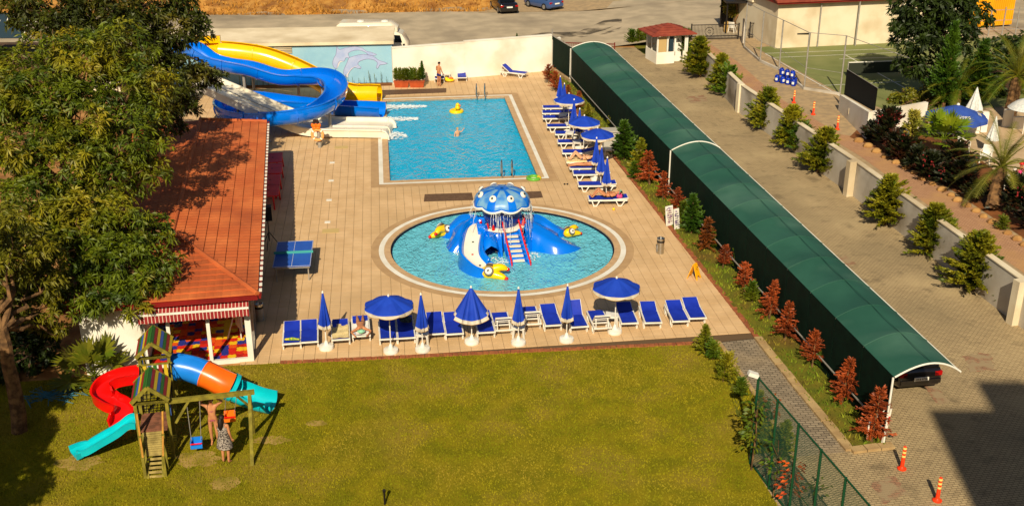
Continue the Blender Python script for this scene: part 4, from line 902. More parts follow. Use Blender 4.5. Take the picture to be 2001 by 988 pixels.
# ------------------------------------------------------------ loungers
m_pad = m_blue
def lounger(name, back, rev=False, fold=0.0):
    """foot at x=0, head at x=1.9"""
    t = T(name, "white plastic sun lounger with royal blue sling", "sun lounger"); L_, W_, Hh = 1.9, .62, .33; hx = 1.18
    f = M()
    for s_ in (-1, 1): f.bar((0, s_ * W_ / 2, Hh - .03), (L_ * .98, s_ * W_ / 2, Hh - .03), .055, .07)
    for x in (0.02, L_ * .97): f.bar((x, -W_ / 2, Hh - .03), (x, W_ / 2, Hh - .03), .06, .05)
    for x in (.62, 1.2): f.bar((x, -W_ / 2, Hh - .06), (x, W_ / 2, Hh - .06), .05, .04)
    B(f, "frame", m_plast, t, local=True)
    for x0, x1, x2 in ((.16, .30, .52), (1.32, 1.5, 1.74)):
        for s_ in (-1, 1):
            y = s_ * W_ / 2; B(M().bar((x0, y, Hh - .05), (x1 - .05, y, .0), .05, .055, (0, 1, 0)).bar((x2, y, Hh - .05), (x1 + .07, y, .0), .05, .055, (0, 1, 0)).bar((x1 - .07, y, .02), (x1 + .09, y, .02), .05, .04), "leg", m_plast, t, local=True)
    B(M().grid(10, 4, lambda u, v: (.04 + u * (hx - .04), (v - .5) * (W_ - .05), Hh + .022 - .03 * math.sin(PI * u) * math.sin(PI * v))).grid(10, 4, lambda u, v: (.04 + u * (hx - .04), (v - .5) * (W_ - .05), Hh + .008 - .03 * math.sin(PI * u) * math.sin(PI * v)), True), "seat", m_pad, t, True, local=True)
    ca, sa = math.cos(R(back)), math.sin(R(back)); bl = L_ - hx - .02
    P_ = lambda u, v, dz: (hx + .01 + u * bl * ca - dz * sa, (v - .5) * (W_ - .05), Hh + .02 + u * bl * sa + dz * ca)
    b = B(M().grid(8, 4, lambda u, v: P_(u, v, .012 - .02 * math.sin(PI * u) * math.sin(PI * v))).grid(8, 4, lambda u, v: P_(u, v, -.002 - .02 * math.sin(PI * u) * math.sin(PI * v)), True), "backrest", m_pad, t, True, local=True)
    g = M()
    for s_ in (-1, 1): g.bar(P_(0, .5 + s_ * .5, -.02), P_(1.0, .5 + s_ * .5, -.02), .04)
    g.bar(P_(1.0, -.03, -.02), P_(1.0, 1.03, -.02), .05)
    for q_ in (.3, .6): g.bar(P_(q_, 0, -.03), P_(q_, 1, -.03), .03)
    if back > 15:
        for s_ in (.12, .88): g.bar(P_(.62, s_, -.03), (hx + .01 + bl * .95 * max(.75, ca), (s_ - .5) * W_, Hh - .05), .03)
    B(g, "back_frame", m_plast, b, local=True)
    return Proto(t)
LF, LM, LH = lounger("sun_lounger", 5), lounger("sun_lounger", 12), lounger("sun_lounger", 38)
def put_l(kind, px, py, az, label, grp, near="foot", sx=1.0):
    """az: direction the lounger runs away from px,py; near end given on the deck"""
    p = G(px, py, DZ); d_ = V((math.sin(R(az)), math.cos(R(az)), 0))
    if near == "foot": return kind.place(p, PI / 2 - R(az), label, grp, (sx, 1, 1))
    return kind.place(p + d_ * 1.9 * sx, PI / 2 - R(az) + PI, label, grp, (sx, 1, 1))
GL = "sun loungers in the row along the lawn"; GR = "sun loungers beside the swimming pool"; GW = "sun loungers by the white wall"
LL = [(LM, 571, 686, -9, "leftmost blue sun lounger of the row along the lawn, a patterned float on its foot", "foot"), (LM, 605, 683, -9, "second blue sun lounger from the left, beside the leftmost closed parasol", "foot"),
      (LF, 667, 678, -9, "sun lounger spread with a cream towel beside the leftmost closed parasol", "foot"), (LF, 707, 671, -9, "sun lounger on a white towel carrying the sunbather with the green cap", "foot"),
      (LM, 760, 677, -8, "sun lounger shaded under the left open parasol, on the pole's side", "foot"), (LM, 795, 675, -8, "shaded sun lounger with a dark bag under the left open parasol", "foot"),
      (LM, 854, 667, -8, "left one of two blue sun loungers between the first table and the half open parasol", "foot"), (LM, 889, 667, -8, "blue sun lounger whose corner is under the left side of the half open parasol", "foot"),
      (LM, 951, 664, -8, "blue sun lounger right of the half open parasol's base", "foot"), (LH, 985, 660, -8, "sun lounger with raised back facing the lawn, left of the second table parasol", "head"),
      (LH, 1041, 648, -7, "sun lounger with raised back, set back behind the second table parasol", "head"), (LM, 1082, 650, -8, "blue sun lounger between the two rightmost closed parasols of the lower row", "foot"),
      (LH, 1133, 653, -9, "blue sun lounger under the rightmost closed parasol of the lower row, its back raised", "foot"), (LH, 1178, 656, -8, "sun lounger with raised back facing the lawn, left of the rightmost open parasol", "head"),
      (LM, 1230, 646, -5, "blue sun lounger half shaded by the rightmost open parasol of the lower row", "foot"), (LM, 1276, 645, -3, "lone blue sun lounger right of the rightmost open parasol", "foot"),
      (LM, 1330, 642, -5, "left one of the last two joined sun loungers at the row's right end", "foot"), (LM, 1363, 636, -5, "rightmost blue sun lounger of the row along the lawn", "foot")]
for kd_, px, py, az, lb_, nr in LL: put_l(kd_, px, py, az, lb_, GL, nr, .79)
LR = [(LF, 1060, 219, 88, "farthest sun lounger of the column beside the pool"), (LM, 1060, 239, 88, "second farthest sun lounger of the column beside the pool"), (LF, 1059, 229, 88, "sun lounger squeezed between the two farthest ones beside the pool"), (LF, 1112, 337, 88, "sun lounger carrying the sunbather lying face down by the pool corner"), (LF, 1068, 256, 88, "third sun lounger from the far end beside the pool, below the middle open parasol"),
      (LM, 1084, 270, 88, "fourth sun lounger from the far end beside the pool"), (LF, 1089, 287, 88, "fifth sun lounger from the far end, left of the nearest open parasol"), (LM, 1098, 307, 88, "empty sun lounger just beyond the two sunbathers by the pool"),
      (LF, 1106, 325, 88, "sun lounger with the sunbather whose knees are raised on a pale towel"), (LF, 1119, 349, 88, "empty sun lounger just nearer than the face down sunbather"), (LF, 1129, 371, 88, "second nearest sun lounger of the poolside column, without a person"), (LF, 1149, 399, 88, "nearest sun lounger of the poolside column, with the sunbather and pink bag")]
for kd_, px, py, az, lb_ in LR: put_l(kd_, px, py, az, lb_, GR)
put_l(LH, 903, 161, -4, "blue sun lounger facing the pool in front of the white wall", GW); put_l(LM, 859, 163, -4, "sun lounger with a white towel beside the standing man", GW)
put_l(LH, 1029, 152, -66, "sun lounger turned sideways alone near the white wall's right end", GW)
# ------------------------------------------------------------ parasols
m_trim = mat("tan_trim", C(190, 150, 80, .75), rough=.9); m_val = mat("white_canvas", C(236, 228, 206, .85), C(226, 214, 190, .85), 3, .9, trans=.25)
def parasol(state):
    t = T("parasol", "royal blue parasol with white fringe", "parasol"); top = 2.2; N = 8
    B(M().tube([(0, 0, .05), (0, 0, top + .02)], .022, 8), "pole", m_plast, t, local=True)
    B(M().lathe([(.27, 0), (.28, .05), (.26, .12), (.10, .16), (.05, .30), (.04, .32)], (0, 0, 0), 18), "base", m_plast, t, True, local=True)
    B(M().lathe([(.035, 0), (.04, .05), (.012, .09)], (0, 0, top + .0), 8), "finial", m_plast, t, True, local=True)
    if state == "open":
        r0, dz, vh = .90, .36, .13
        def cp_(u, v, d=0):
            a = u * 2 * PI; k_ = (u * N) % 1; sag = (1 - abs(2 * k_ - 1)); r = r0 * v * (1 - .075 * sag); return (r * math.cos(a), r * math.sin(a), top - dz * v ** 1.25 - .02 * sag * v + d)
        B(M().grid(48, 8, lambda u, v: cp_(u, max(v, .01)), True).grid(48, 8, lambda u, v: cp_(u, max(v, .01), -.008)), "canopy", m_bluec, t, local=True)
        def vp(u, v):
            x, y, z = cp_(u, 1.0); k_ = (u * N) % 1; return (x * (1 + .02 * v), y * (1 + .02 * v), z - vh * v * (.55 + .45 * math.sin(PI * k_)))
        va = B(M().grid(48, 2, vp, True).grid(48, 2, lambda u, v: tuple(V(vp(u, v)) * 1 + V((-.004 * math.cos(u * 2 * PI), -.004 * math.sin(u * 2 * PI), 0)))), "valance", m_val, t, local=True)
        B(M().tube([vp(i / 64, 1) for i in range(64)], .010, 5, closed=True), "trim", m_trim, va, local=True)
        for k_ in range(N): p = cp_(k_ / N, .97, -.02); B(M().bar((0, 0, top - .06), p, .016), "rib", m_galv, t, local=True)
    else:
        ra, zl = (.145, .95) if state == "closed" else (.52, 1.15); wv = .35 if state == "closed" else .14
        def cc_(u, v):
            a = u * 2 * PI; r = (.03 + ra * v ** .9) * (1 + wv * v * math.cos(a * 8)); return (r * math.cos(a), r * math.sin(a), top - (top - zl) * v + (.05 * math.cos(a * 8) * v))
        B(M().grid(48, 8, lambda u, v: cc_(u, v), True), "canopy", m_bluec, t, local=True)
        def vv(u, v):
            x, y, z = cc_(u, 1.0); return (x * (1 + .10 * v), y * (1 + .10 * v), z - .13 * v)
        va = B(M().grid(48, 2, vv, True), "valance", m_val, t, local=True); B(M().tube([vv(i / 64, 1) for i in range(64)], .009, 5, closed=True), "trim", m_trim, va, local=True)
    return Proto(t)
PO, PCl, PH_ = parasol("open"), parasol("closed"), parasol("half")
GP = "royal blue parasols in the row along the lawn"; GQ = "royal blue parasols beside the pool loungers"
for k_, b, lb_ in ((PCl, (638, 680), "leftmost closed blue parasol of the row along the lawn"), (PO, (764, 687), "left open blue parasol of the row along the lawn"), (PCl, (826, 684), "closed blue parasol standing in a white table right of the left open parasol"),
                   (PH_, (922, 669), "half open blue parasol in the middle of the lower row"), (PCl, (1013, 671), "closed blue parasol standing in a white table right of the half open one"), (PCl, (1107, 665), "rightmost closed blue parasol of the lower row"), (PO, (1201, 649), "rightmost open blue parasol of the lower row, its shade on the deck")):
    k_.place(G(*b, DZ), random.uniform(0, .7), lb_, GP)
for k_, tp_, lb_ in ((PO, (1112, 182), "farthest open parasol of the poolside column"), (PO, (1142, 225), "middle open parasol of the poolside column"), (PO, (1168, 249), "nearest open parasol of the poolside column"), (PCl, (1095, 149), "farthest closed parasol of the poolside column"),
                     (PCl, (1103, 163), "closed parasol just behind the farthest open one"), (PCl, (1122, 194), "closed parasol in front of the farthest open one"), (PCl, (1133, 212), "closed parasol just behind the middle open one"), (PCl, (1166, 269), "closed parasol in front of the nearest open poolside one"), (PCl, (1176, 286), "closed parasol over the sunbather with raised knees"), (PCl, (1187, 307), "nearest closed parasol of the poolside column")):
    p = G(*tp_, 2.28); k_.place(V((p.x, p.y, DZ)), random.uniform(0, .7), lb_, GQ)
# ------------------------------------------------------------ small white tables and plastic chairs
tt = T("side_table", "square white plastic side table", "table"); B(M().box((0, 0, .43), (.46, .46, .04)), "table_top", m_plast, tt, local=True); B(M().box((0, 0, .38), (.40, .40, .055)), "apron", m_plast, tt, local=True)
for a in (-1, 1):
    for b in (-1, 1): B(M().bar((a * .17, b * .17, .40), (a * .20, b * .20, 0), .055), "leg", m_plast, tt, local=True)
TB = Proto(tt); GTb = "small white tables among the loungers"
for q_, lb_ in (((826, 670), "white side table holding the closed parasol right of the left open parasol"), ((1014, 657), "white side table at the closed parasol right of the half open one"), ((1195, 634), "white side table beside the rightmost open parasol of the lower row"),
                ((1100, 238), "white side table between the second and third poolside loungers"), ((1112, 255), "white side table between the third and fourth poolside loungers"), ((1113, 273), "white side table between the fourth and fifth poolside loungers"), ((1127, 291), "white side table beyond the empty lounger near the sunbathers"),
                ((1189, 305), "white stool with a dark thing beside the grey cabinet"), ((874, 156), "white side table between the two loungers at the white wall")):
    TB.place(G(*q_, DZ), random.uniform(-.2, .2), lb_, GTb)
# ------------------------------------------------------------ vegetation
m_bark = mat("bark", C(150, 112, 70, .7), C(96, 70, 44, .6), 5, .95, .7, 18); m_barkd = mat("dark_bark", C(96, 70, 48, .6), C(60, 44, 32, .5), 5, .95, .7, 18)
def lm(name, a, b, tr=.1, c3=None, sc3=.6, sc=1.2): return mat(name, a, b, sc, .55, rnd=.32, trans=tr, spec=.35, c3=c3, sc3=sc3)
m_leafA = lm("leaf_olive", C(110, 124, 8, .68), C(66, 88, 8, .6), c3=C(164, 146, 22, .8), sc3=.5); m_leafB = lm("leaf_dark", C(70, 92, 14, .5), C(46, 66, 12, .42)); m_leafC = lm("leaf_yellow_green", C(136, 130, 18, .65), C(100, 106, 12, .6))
m_conG = lm("needles_green", C(58, 96, 14, .55), C(84, 116, 16, .6)); m_conY = lm("needles_yellow_green", C(112, 124, 14, .7), C(150, 140, 20, .75)); m_conR = lm("needles_rust", C(184, 86, 36, .85), C(140, 64, 28, .8), .15); m_conO = lm("needles_orange_brown", C(160, 84, 26, .75), C(120, 66, 22, .7), .15)
m_conD = lm("needles_olive", C(86, 106, 12, .66), C(156, 148, 24, .8)); m_vine = lm("vine_leaf", C(74, 112, 10, .6), C(120, 130, 16, .65)); m_palm = lm("palm_leaf", C(96, 118, 14, .6), C(140, 134, 30, .7)); m_pale = lm("variegated_leaf", C(196, 180, 70, .75), C(150, 150, 50, .7)); m_purp = lm("dark_spiky_leaf", C(48, 58, 14, .45), C(38, 46, 12, .42), c3=C(110, 40, 24, .5), sc3=1.5); m_redfl = mat("red_petals", C(150, 26, 24, .8), C(110, 18, 20, .7), 6, .7)
def leafmesh(name, P, Dr, L, Wd, mt, droop=.25, flat=False):
    """diamond leaves: arrays of base points and directions"""
    P = np.asarray(P, float); Dr = np.asarray(Dr, float); n = len(P); Dr /= np.linalg.norm(Dr, axis=1)[:, None] + 1e-9
    L = np.broadcast_to(L, n)[:, None]; Wd = np.broadcast_to(Wd, n)[:, None]
    rv = rng.normal(size=(n, 3)); rv[:, 2] *= .3 if flat else 1; S_ = np.cross(Dr, rv); S_ /= np.linalg.norm(S_, axis=1)[:, None] + 1e-9
    if flat: S_[:, 2] *= .3
    mid = P + Dr * L * .5; tip = P + Dr * L; tip[:, 2] -= droop * L[:, 0]; mid[:, 2] -= droop * .2 * L[:, 0]
    v = np.stack([P, mid + S_ * Wd * .5, tip, mid - S_ * Wd * .5], 1).reshape(-1, 3)
    me = bpy.data.meshes.new(name); me.vertices.add(len(v)); me.vertices.foreach_set("co", v.ravel()); me.loops.add(4 * n); me.loops.foreach_set("vertex_index", np.arange(4 * n)); me.polygons.add(n)
    me.polygons.foreach_set("loop_start", np.arange(0, 4 * n, 4)); me.polygons.foreach_set("loop_total", np.full(n, 4)); me.materials.append(mt); me.update(); me.validate(); return me
def usph(n):
    d = rng.normal(size=(n, 3)); return d / np.linalg.norm(d, axis=1)[:, None]
def whorls(clumps, dens, nl, rmin=.55, zsq=.8):
    """leaf whorls gathered in tufts on the outer part of every clump, with gaps between the tufts, and a thin inner layer"""
    P = []; A = []
    for c, r in clumps:
        nt = max(6, int(12 * r * r)); d = usph(nt); d[:, 2] = d[:, 2] * .9 + .12; rad = r * rng.uniform(.62, 1.06, (nt, 1)); tc = np.array(c) + d * rad * np.array([1, 1, zsq]); per = max(3, int(dens * r * r * .80 / nt)); tr = min(.42, r * .38)
        o = usph(nt * per) * (rng.random((nt * per, 1)) ** .45) * tr; o[:, 2] *= .7; td = np.repeat(d, per, 0)
        P.append(np.repeat(tc, per, 0) + o); A.append(td * .6 + o / tr * .9 + np.array([0, 0, .4]) + rng.normal(size=o.shape) * .2)
        n = int(dens * r * r * .22); d = usph(n); P.append(np.array(c) + d * r * .5 * np.array([1, 1, zsq])); A.append(d + np.array([0, 0, .3]))
    P = np.concatenate(P); A = np.concatenate(A); A /= np.linalg.norm(A, axis=1)[:, None]; n = len(P)
    Q = np.repeat(P, nl, 0); B_ = np.repeat(A, nl, 0); side = np.cross(B_, rng.normal(size=B_.shape)); side /= np.linalg.norm(side, axis=1)[:, None] + 1e-9
    return Q + side * .02, B_ * rng.uniform(.1, .8, (n * nl, 1)) + side
def limb(m, a, b, r0, r1, wob=.15, n=6):
    a, b = V(a), V(b); l = (b - a).length; pts = [lerp(a, b, i / n) + V((random.gauss(0, 1), random.gauss(0, 1), .3)) * wob * l * .25 * math.sin(PI * i / n) for i in range(n + 1)]
    m.tube(pts, [lerp(r0, r1, i / n) for i in range(n + 1)], 8); return pts
def broadleaf(label, base, fork, clumps, mt, L, Wd, dens, nl, r0=.22, bark=None, name="broadleaf_tree", group=None, rmin=.5, droop=.3):
    t = T(name, label, "tree", base, group); m = M(); limb(m, base, fork, r0, r0 * .7, .12)
    for c, r in clumps:
        p = lerp(V(fork), V(base), .02); q = limb(m, p, c, r0 * .42, .03, .3)
        for _ in range(4): d = V(usph(1)[0]); limb(m, q[random.randint(3, 6)], V(c) + d * r * .85, .035, .012, .3, 4)
    B(m, "trunk", bark or m_bark, t, True)
    P, A = whorls(clumps, dens, nl, rmin); n = len(P); me = leafmesh("crown", P - np.array(t.location), A, rng.uniform(.7, 1.25, n) * L, rng.uniform(.7, 1.2, n) * Wd, mt, droop); put(me, "crown", t); return t
def K(px, py, y, rpx): p = D(px, py, y); return (tuple(p), rpx * (p - V((0, 0, H))).length / F)
# the big trees on the left
f1 = D(150, 420, 39.5); b1 = V((f1.x - .6, 39.0, 0)); 
T1 = [K(70, 175, 41, 85), K(170, 130, 42, 75), K(235, 95, 43, 60), K(255, 175, 42, 75), K(150, 235, 40.5, 90), K(45, 275, 39.5, 90), K(250, 270, 40.5, 75), K(120, 330, 39, 95), K(215, 345, 39.5, 80), K(290, 330, 40.5, 42), K(60, 405, 37, 85), K(170, 420, 37.2, 80), K(262, 435, 37.4, 60), K(300, 500, 35.8, 46), K(215, 510, 35.2, 65), K(115, 500, 35.2, 70), K(268, 558, 34.6, 42), K(312, 452, 37, 32), K(185, 580, 34, 40), K(312, 538, 35.2, 32), K(160, 470, 36, 60), K(20, 135, 43, 52), K(-10, 215, 40.5, 75), K(100, 105, 44, 52), K(40, 560, 34.4, 55), K(20, 470, 35.8, 70), K(330, 575, 35.2, 24), K(262, 600, 34.2, 30), K(150, 545, 34.6, 46), K(60, 545, 34, 58), K(100, 575, 34, 36), K(212, 582, 34, 30), K(250, 548, 34.8, 40), K(20, 590, 33.5, 45), K(150, 605, 33.5, 18)]
broadleaf("big olive green broadleaf tree covering the left end of the tiled roof", b1, f1, T1, m_leafA, .25, .06, 150, 10, .3)
f2 = D(240, 150, 51.5); b2 = V((f2.x, 51.5, 0))
T2 = [K(110, 10, 50.5, 70), K(200, 10, 51.5, 70), K(290, 5, 52.5, 80), K(340, 60, 52.5, 66), K(160, 60, 50.5, 60), K(20, 10, 50.5, 40), K(290, 110, 51.5, 70), K(375, 40, 52.5, 28), K(350, 130, 52.0, 48), K(315, 180, 51.0, 58), K(290, 225, 50.0, 40), K(360, 205, 51.5, 36), K(395, 150, 53.0, 34), K(340, 245, 51.0, 30), K(60, 40, 50.5, 40), K(420, 150, 53.5, 20), K(230, 60, 50.5, 60)]
broadleaf("dark green tree beside the tops of the water slides", b2, f2, T2, lm("leaf_deep_olive", C(92, 102, 10, .56), C(56, 70, 8, .46), c3=C(140, 126, 20, .65)), .28, .08, 125, 9, .28, m_barkd)
b3_ = G(38, 842); f3 = D(2, 640, b3_.y)
T3 = [K(10, 560, 32.5, 70), K(75, 610, 32.8, 45), K(-30, 480, 32, 90), K(40, 500, 32.6, 60), K(90, 560, 33, 36), K(-60, 600, 31.5, 80), K(110, 640, 33.2, 22)]
broadleaf("leaning broadleaf tree with a bare lit trunk at the photo's left edge", b3_, f3, T3, m_leafC, .21, .055, 190, 9, .26, group=None)
b4 = V((-17.4, 21.5, 0)); T4 = [((-16.9, 22.6, 5.2), 1.7), ((-18.2, 21.5, 5.8), 1.7), ((-16.6, 21.3, 6.3), 1.4), ((-17.4, 23.5, 6.2), 1.5), ((-16.2, 23.8, 4.4), .9), ((-18.0, 25.5, 5.4), 1.5), ((-15.9, 20.3, 5.2), 1.5), ((-16.6, 25.2, 5.6), 1.1)]
broadleaf("broadleaf tree standing just outside the left foreground, throwing shade on the grass", b4, (-17.3, 21.8, 3.4), T4, m_leafA, .3, .1, 220, 9, .22)
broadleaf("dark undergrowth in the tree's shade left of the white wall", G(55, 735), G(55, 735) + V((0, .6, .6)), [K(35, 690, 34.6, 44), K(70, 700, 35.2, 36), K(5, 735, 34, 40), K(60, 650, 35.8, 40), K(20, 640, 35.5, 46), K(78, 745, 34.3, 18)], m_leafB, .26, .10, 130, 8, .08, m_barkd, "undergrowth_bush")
# conifers: shared shapes
def conifer_mesh(name, mt, h=1.0, r=.34, nb=70, seed=0, cone=1.0, up=.35, L=.10, tw=13, k=3, bare=.08):
    """branches up the stem, each set with short sprays that point outward"""
    g = np.random.default_rng(seed + 3); P = []; Dr = []; LL = []; lop = g.uniform(0, 6.28)
    for i in range(nb):
        t = ((i + g.random()) / nb) ** 1.15; z0 = h * (bare + (.96 - bare) * t); a = i * 2.4 + g.normal() * .35; ln = r * (1 - t) ** (.8 * cone) * g.uniform(.6, 1.18) * (1 + .18 * math.cos(a - lop)) + .035; el = up + g.normal() * .14 + .5 * t
        d = np.array([math.cos(a) * math.cos(el), math.sin(a) * math.cos(el), math.sin(el)]); sd_ = np.array([-math.sin(a), math.cos(a), 0])
        n = max(4, int(tw * (ln / r + .35)))
        for j in range(n):
            u = (j + .6) / n; p = np.array([0, 0, z0]) + d * ln * u + np.array([0, 0, -.10 * ln * u * u]); w_ = (1 - .55 * u)
            for q in range(k): s_ = g.choice([-1, 1]); P.append(p + g.normal(size=3) * .008); Dr.append(d * g.uniform(.5, 1.1) + sd_ * s_ * g.uniform(.15, .95) * w_ + np.array([0, 0, g.normal() * .25 + .12])); LL.append(L * g.uniform(.55, 1.15) * (.7 + .5 * w_))
    LL = np.array(LL); return leafmesh(name, P, Dr, LL, LL * .30, mt, .12)
PRO = {}
for key, mt, sh in (("green", m_conG, dict(r=.36, nb=85, tw=15)), ("yellow", m_conY, dict(r=.34, nb=80, tw=14)), ("rust", m_conR, dict(r=.31, nb=62, tw=13, up=.1, L=.075, bare=.16)), ("rustround", m_conR, dict(r=.40, nb=66, tw=13, cone=.6, up=.3, L=.075, bare=.2)), ("orange", m_conO, dict(r=.33, nb=58, up=.2, L=.09, bare=.12)), ("olive", m_conD, dict(r=.44, nb=210, tw=17, cone=.72, up=.45, L=.085)), ("wispy", m_vine, dict(r=.30, nb=16, cone=.3, up=.9, L=.10, tw=6)), ("spire", m_conG, dict(r=.26, nb=190, tw=15, L=.06, up=.6)), ("bush", m_conY, dict(r=.52, cone=.4, nb=90, up=.5)), ("leafy", m_vine, dict(r=.5, cone=.35, nb=80, up=.5, L=.13, tw=10)), ("darkleafy", m_purp, dict(r=.62, cone=.4, nb=60, up=.6, L=.20, tw=10))):
    PRO[key] = [conifer_mesh("foliage", mt, seed=i * 7 + len(key), **sh) for i in range(5)]
stem = M().tube([(0, 0, 0), (.01, 0, .5), (0, 0, .85)], [.028, .02, .006], 6).mesh("trunk", m_bark)
stemb = M().tube([(0, 0, 0), (.012, .01, .3), (0, 0, .6)], [.02, .015, .006], 6).mesh("trunk", m_bark)
VN = 0
def plant(kind, name, base, h, label, cat="shrub", group=None, wide=1.0):
    global VN; VN += 1
    t = T(name, label, cat, base, group, random.uniform(0, 6.28)); wq = wide * random.uniform(.86, 1.1); t.scale = (h * wq, h * wq, h)
    if kind != "spire": t.rotation_euler = (random.gauss(0, .05), random.gauss(0, .05), random.uniform(0, 6.28))
    put(PRO[kind][VN % len(PRO[kind])], "foliage", t); put(stem if kind not in ("bush", "leafy") else stemb, "trunk", t); return t
def hof(bx, by, ty, z=0):
    p = G(bx, by, z); d = ray(bx, ty); return H + d.z * (p.y / d.y) - z
def strip(kind, bx, by, ty, label, name="conifer_sapling", group=None, wide=1.0, cat="sapling"): return plant(kind, name, G(bx, by, .05), max(.3, hof(bx, by, ty, .05)), label, cat, group, wide)
GS1 = "saplings in the strip beside the carport"
for a in (("rustround", 1072, 163, 126, "farthest dried rust coloured bush against the white wall's end"), ("rustround", 1086, 180, 140, "second dried rust coloured bush beside the screen fence"), ("rust", 1108, 208, 165, "dried rust coloured bush behind the farthest poolside parasols"), ("rust", 1128, 215, 178, "dried bush right of the farthest poolside parasols"),
          ("yellow", 1148, 232, 202, "yellow green bush just left of the garden lamp"), ("yellow", 1197, 248, 205, "yellow green conifer beside the garden lamp"), ("green", 1218, 312, 236, "tall green conifer right of the grey cabinet"), ("yellow", 1247, 332, 272, "yellow green conifer right of the tall green one near the cabinet"),
          ("rust", 1269, 360, 293, "farthest of the tall rust coloured dead conifers by the carport net"), ("rust", 1295, 390, 335, "small narrow rust coloured conifer beyond the notice board"), ("rust", 1320, 420, 364, "rust coloured conifer directly behind the notice board"), ("green", 1351, 455, 379, "fresh green conifer right of the notice board"), ("orange", 1377, 488, 424, "orange brown conifer right of the fresh green one"),
          ("rustround", 1412, 524, 478, "round rust coloured shrub nearest the orange brown conifer"), ("rustround", 1455, 570, 514, "round rust coloured shrub left of a leafy green one"), ("rust", 1503, 622, 547, "rust coloured dead conifer level with the row of loungers"), ("rust", 1533, 664, 590, "rust coloured dead conifer at the head of the paved path"), ("rustround", 1587, 716, 648, "broad rust coloured conifer above the middle of the paved path"), ("rust", 1645, 784, 696, "second nearest rust coloured dead conifer"), ("rust", 1703, 862, 757, "nearest rust coloured dead conifer at the carport's end post")):
    strip(*a, group=GS1, wide=1.0 if a[0] != "rust" else 1.08)
for a in (("leafy", 1390, 485, 455, "small leafy shrub behind the orange brown conifer"), ("leafy", 1440, 525, 490, "leafy green shrub between the first two round rust shrubs"), ("leafy", 1470, 590, 553, "leafy green shrub under the second round rust shrub"), ("leafy", 1515, 600, 570, "leafy green shrub behind the rust conifer level with the loungers"), ("leafy", 1240, 350, 318, "low leafy shrub at the foot of the far rust conifer"), ("leafy", 1335, 425, 395, "low leafy shrub behind the notice board"), ("leafy", 1605, 720, 690, "low leafy shrub right of the broad rust conifer")):
    strip(*a, name="leafy_shrub", group="leafy shrubs among the saplings", cat="shrub")
GB = "shrubs along the lawn's right edge"
for a in (("yellow", 1377, 690, 634, "pointed yellow green conifer at the right end of the lounger row"), ("leafy", 1393, 702, 668, "dark leafy shrub beside the pointed yellow green conifer"), ("bush", 1413, 745, 692, "rounded yellow green bush at the lawn's edge"), ("leafy", 1446, 775, 742, "small leafy shrub just left of the floodlight post"), ("yellow", 1477, 815, 762, "yellow green conifer behind the first fence post"), ("yellow", 1527, 892, 820, "yellow green conifer between the second and third fence posts")):
    strip(*a, name="garden_shrub", group=GB, cat="shrub")
def sapling(px, py, ty, label, mt, n=130):
    b = G(px, py); h = hof(px, py, ty); t = T("leafy_sapling", label, "sapling", b); m = M(); m.tube([b, b + V((.05, .03, h * .5)), b + V((.0, .05, h * .95))], [.03, .022, .008], 6); P = []; A = []
    for _ in range(n):
        z = h * random.uniform(.35, 1.0); a = random.uniform(0, 6.28); r = random.uniform(.05, .35); P.append((r * math.cos(a), r * math.sin(a), z)); A.append((math.cos(a), math.sin(a), random.uniform(-.3, .5)))
    for _ in range(6): a = random.uniform(0, 6.28); z = h * random.uniform(.4, .8); m.tube([b + V((0, .03, z)), b + V((.3 * math.cos(a), .3 * math.sin(a), z + .25))], [.012, .005], 5)
    B(m, "trunk", m_bark, t, True); put(leafmesh("foliage", P, A, .17, .08, mt, .3), "foliage", t)
sapling(1468, 918, 778, "leafy sapling with a thin pale trunk at the lawn corner by the fence", m_vine, 260); sapling(1511, 968, 855, "thin sapling behind the second fence post", m_vine, 60); sapling(1540, 995, 905, "small sapling with orange leaves behind the wire fence", mat("orange_leaf", C(214, 96, 20, .8), C(190, 60, 20, .8), 3, .7, rnd=.2), 90); sapling(1590, 985, 940, "sparse yellow leaved sapling between the fence posts", m_leafC, 30); sapling(1500, 830, 775, "thin sapling with reddish leaves behind the first two fence posts", m_conO, 60)
GD_ = "conifers planted along the driveway wall"
for kind, bx, by, ty, wd_, lb_ in (("olive", 1368, 151, 74, 1.0, "farthest conifer by the driveway wall, next to the guard house"), ("olive", 1410, 182, 107, .95, "second farthest conifer by the driveway wall, a green creeper beside it"), ("olive", 1494, 254, 173, 1.0, "conifer just right of the farthest wall pillar"), ("olive", 1543, 291, 208, 1.0, "conifer in the middle of the three before the middle pillar"), ("olive", 1598, 337, 249, 1.0, "conifer just left of the middle wall pillar"), ("olive", 1728, 440, 343, 1.0, "conifer right of the middle wall pillar with a low creeper"), ("olive", 1815, 498, 400, 1.0, "conifer with yellowing creeper, second nearest along the wall"), ("olive", 1902, 568, 455, 1.0, "nearest conifer along the driveway wall")):
    plant(kind, "driveway_conifer", G(bx, by), hof(bx, by, ty), lb_, "conifer", GD_, wd_ * 1.12)
for bx, by, ty, lb_, wd_ in ((1432, 190, 133, "green creeper spilling over the wall by the second farthest conifer", .9), (1573, 300, 245, "green creeper between the second and third conifers before the middle pillar", .9), (1623, 335, 280, "green creeper left of the middle wall pillar", .8), (1765, 430, 385, "low creeper on the wall right of the middle pillar", 1.2), (1850, 492, 430, "yellowing creeper beside the second nearest conifer", 1.0), (1935, 565, 500, "green creeper beside the nearest conifer", 1.0), (1968, 590, 556, "low trailing creeper at the foot of the wall near the nearest pillar", 1.3), (1347, 118, 62, "green creeper on the guard house's side", .5)):
    plant("leafy", "creeper", G(bx, by) + V((-.28, -.05, 0)), hof(bx, by, ty), lb_, "creeper", "creepers on the driveway wall", wd_ * 1.25)
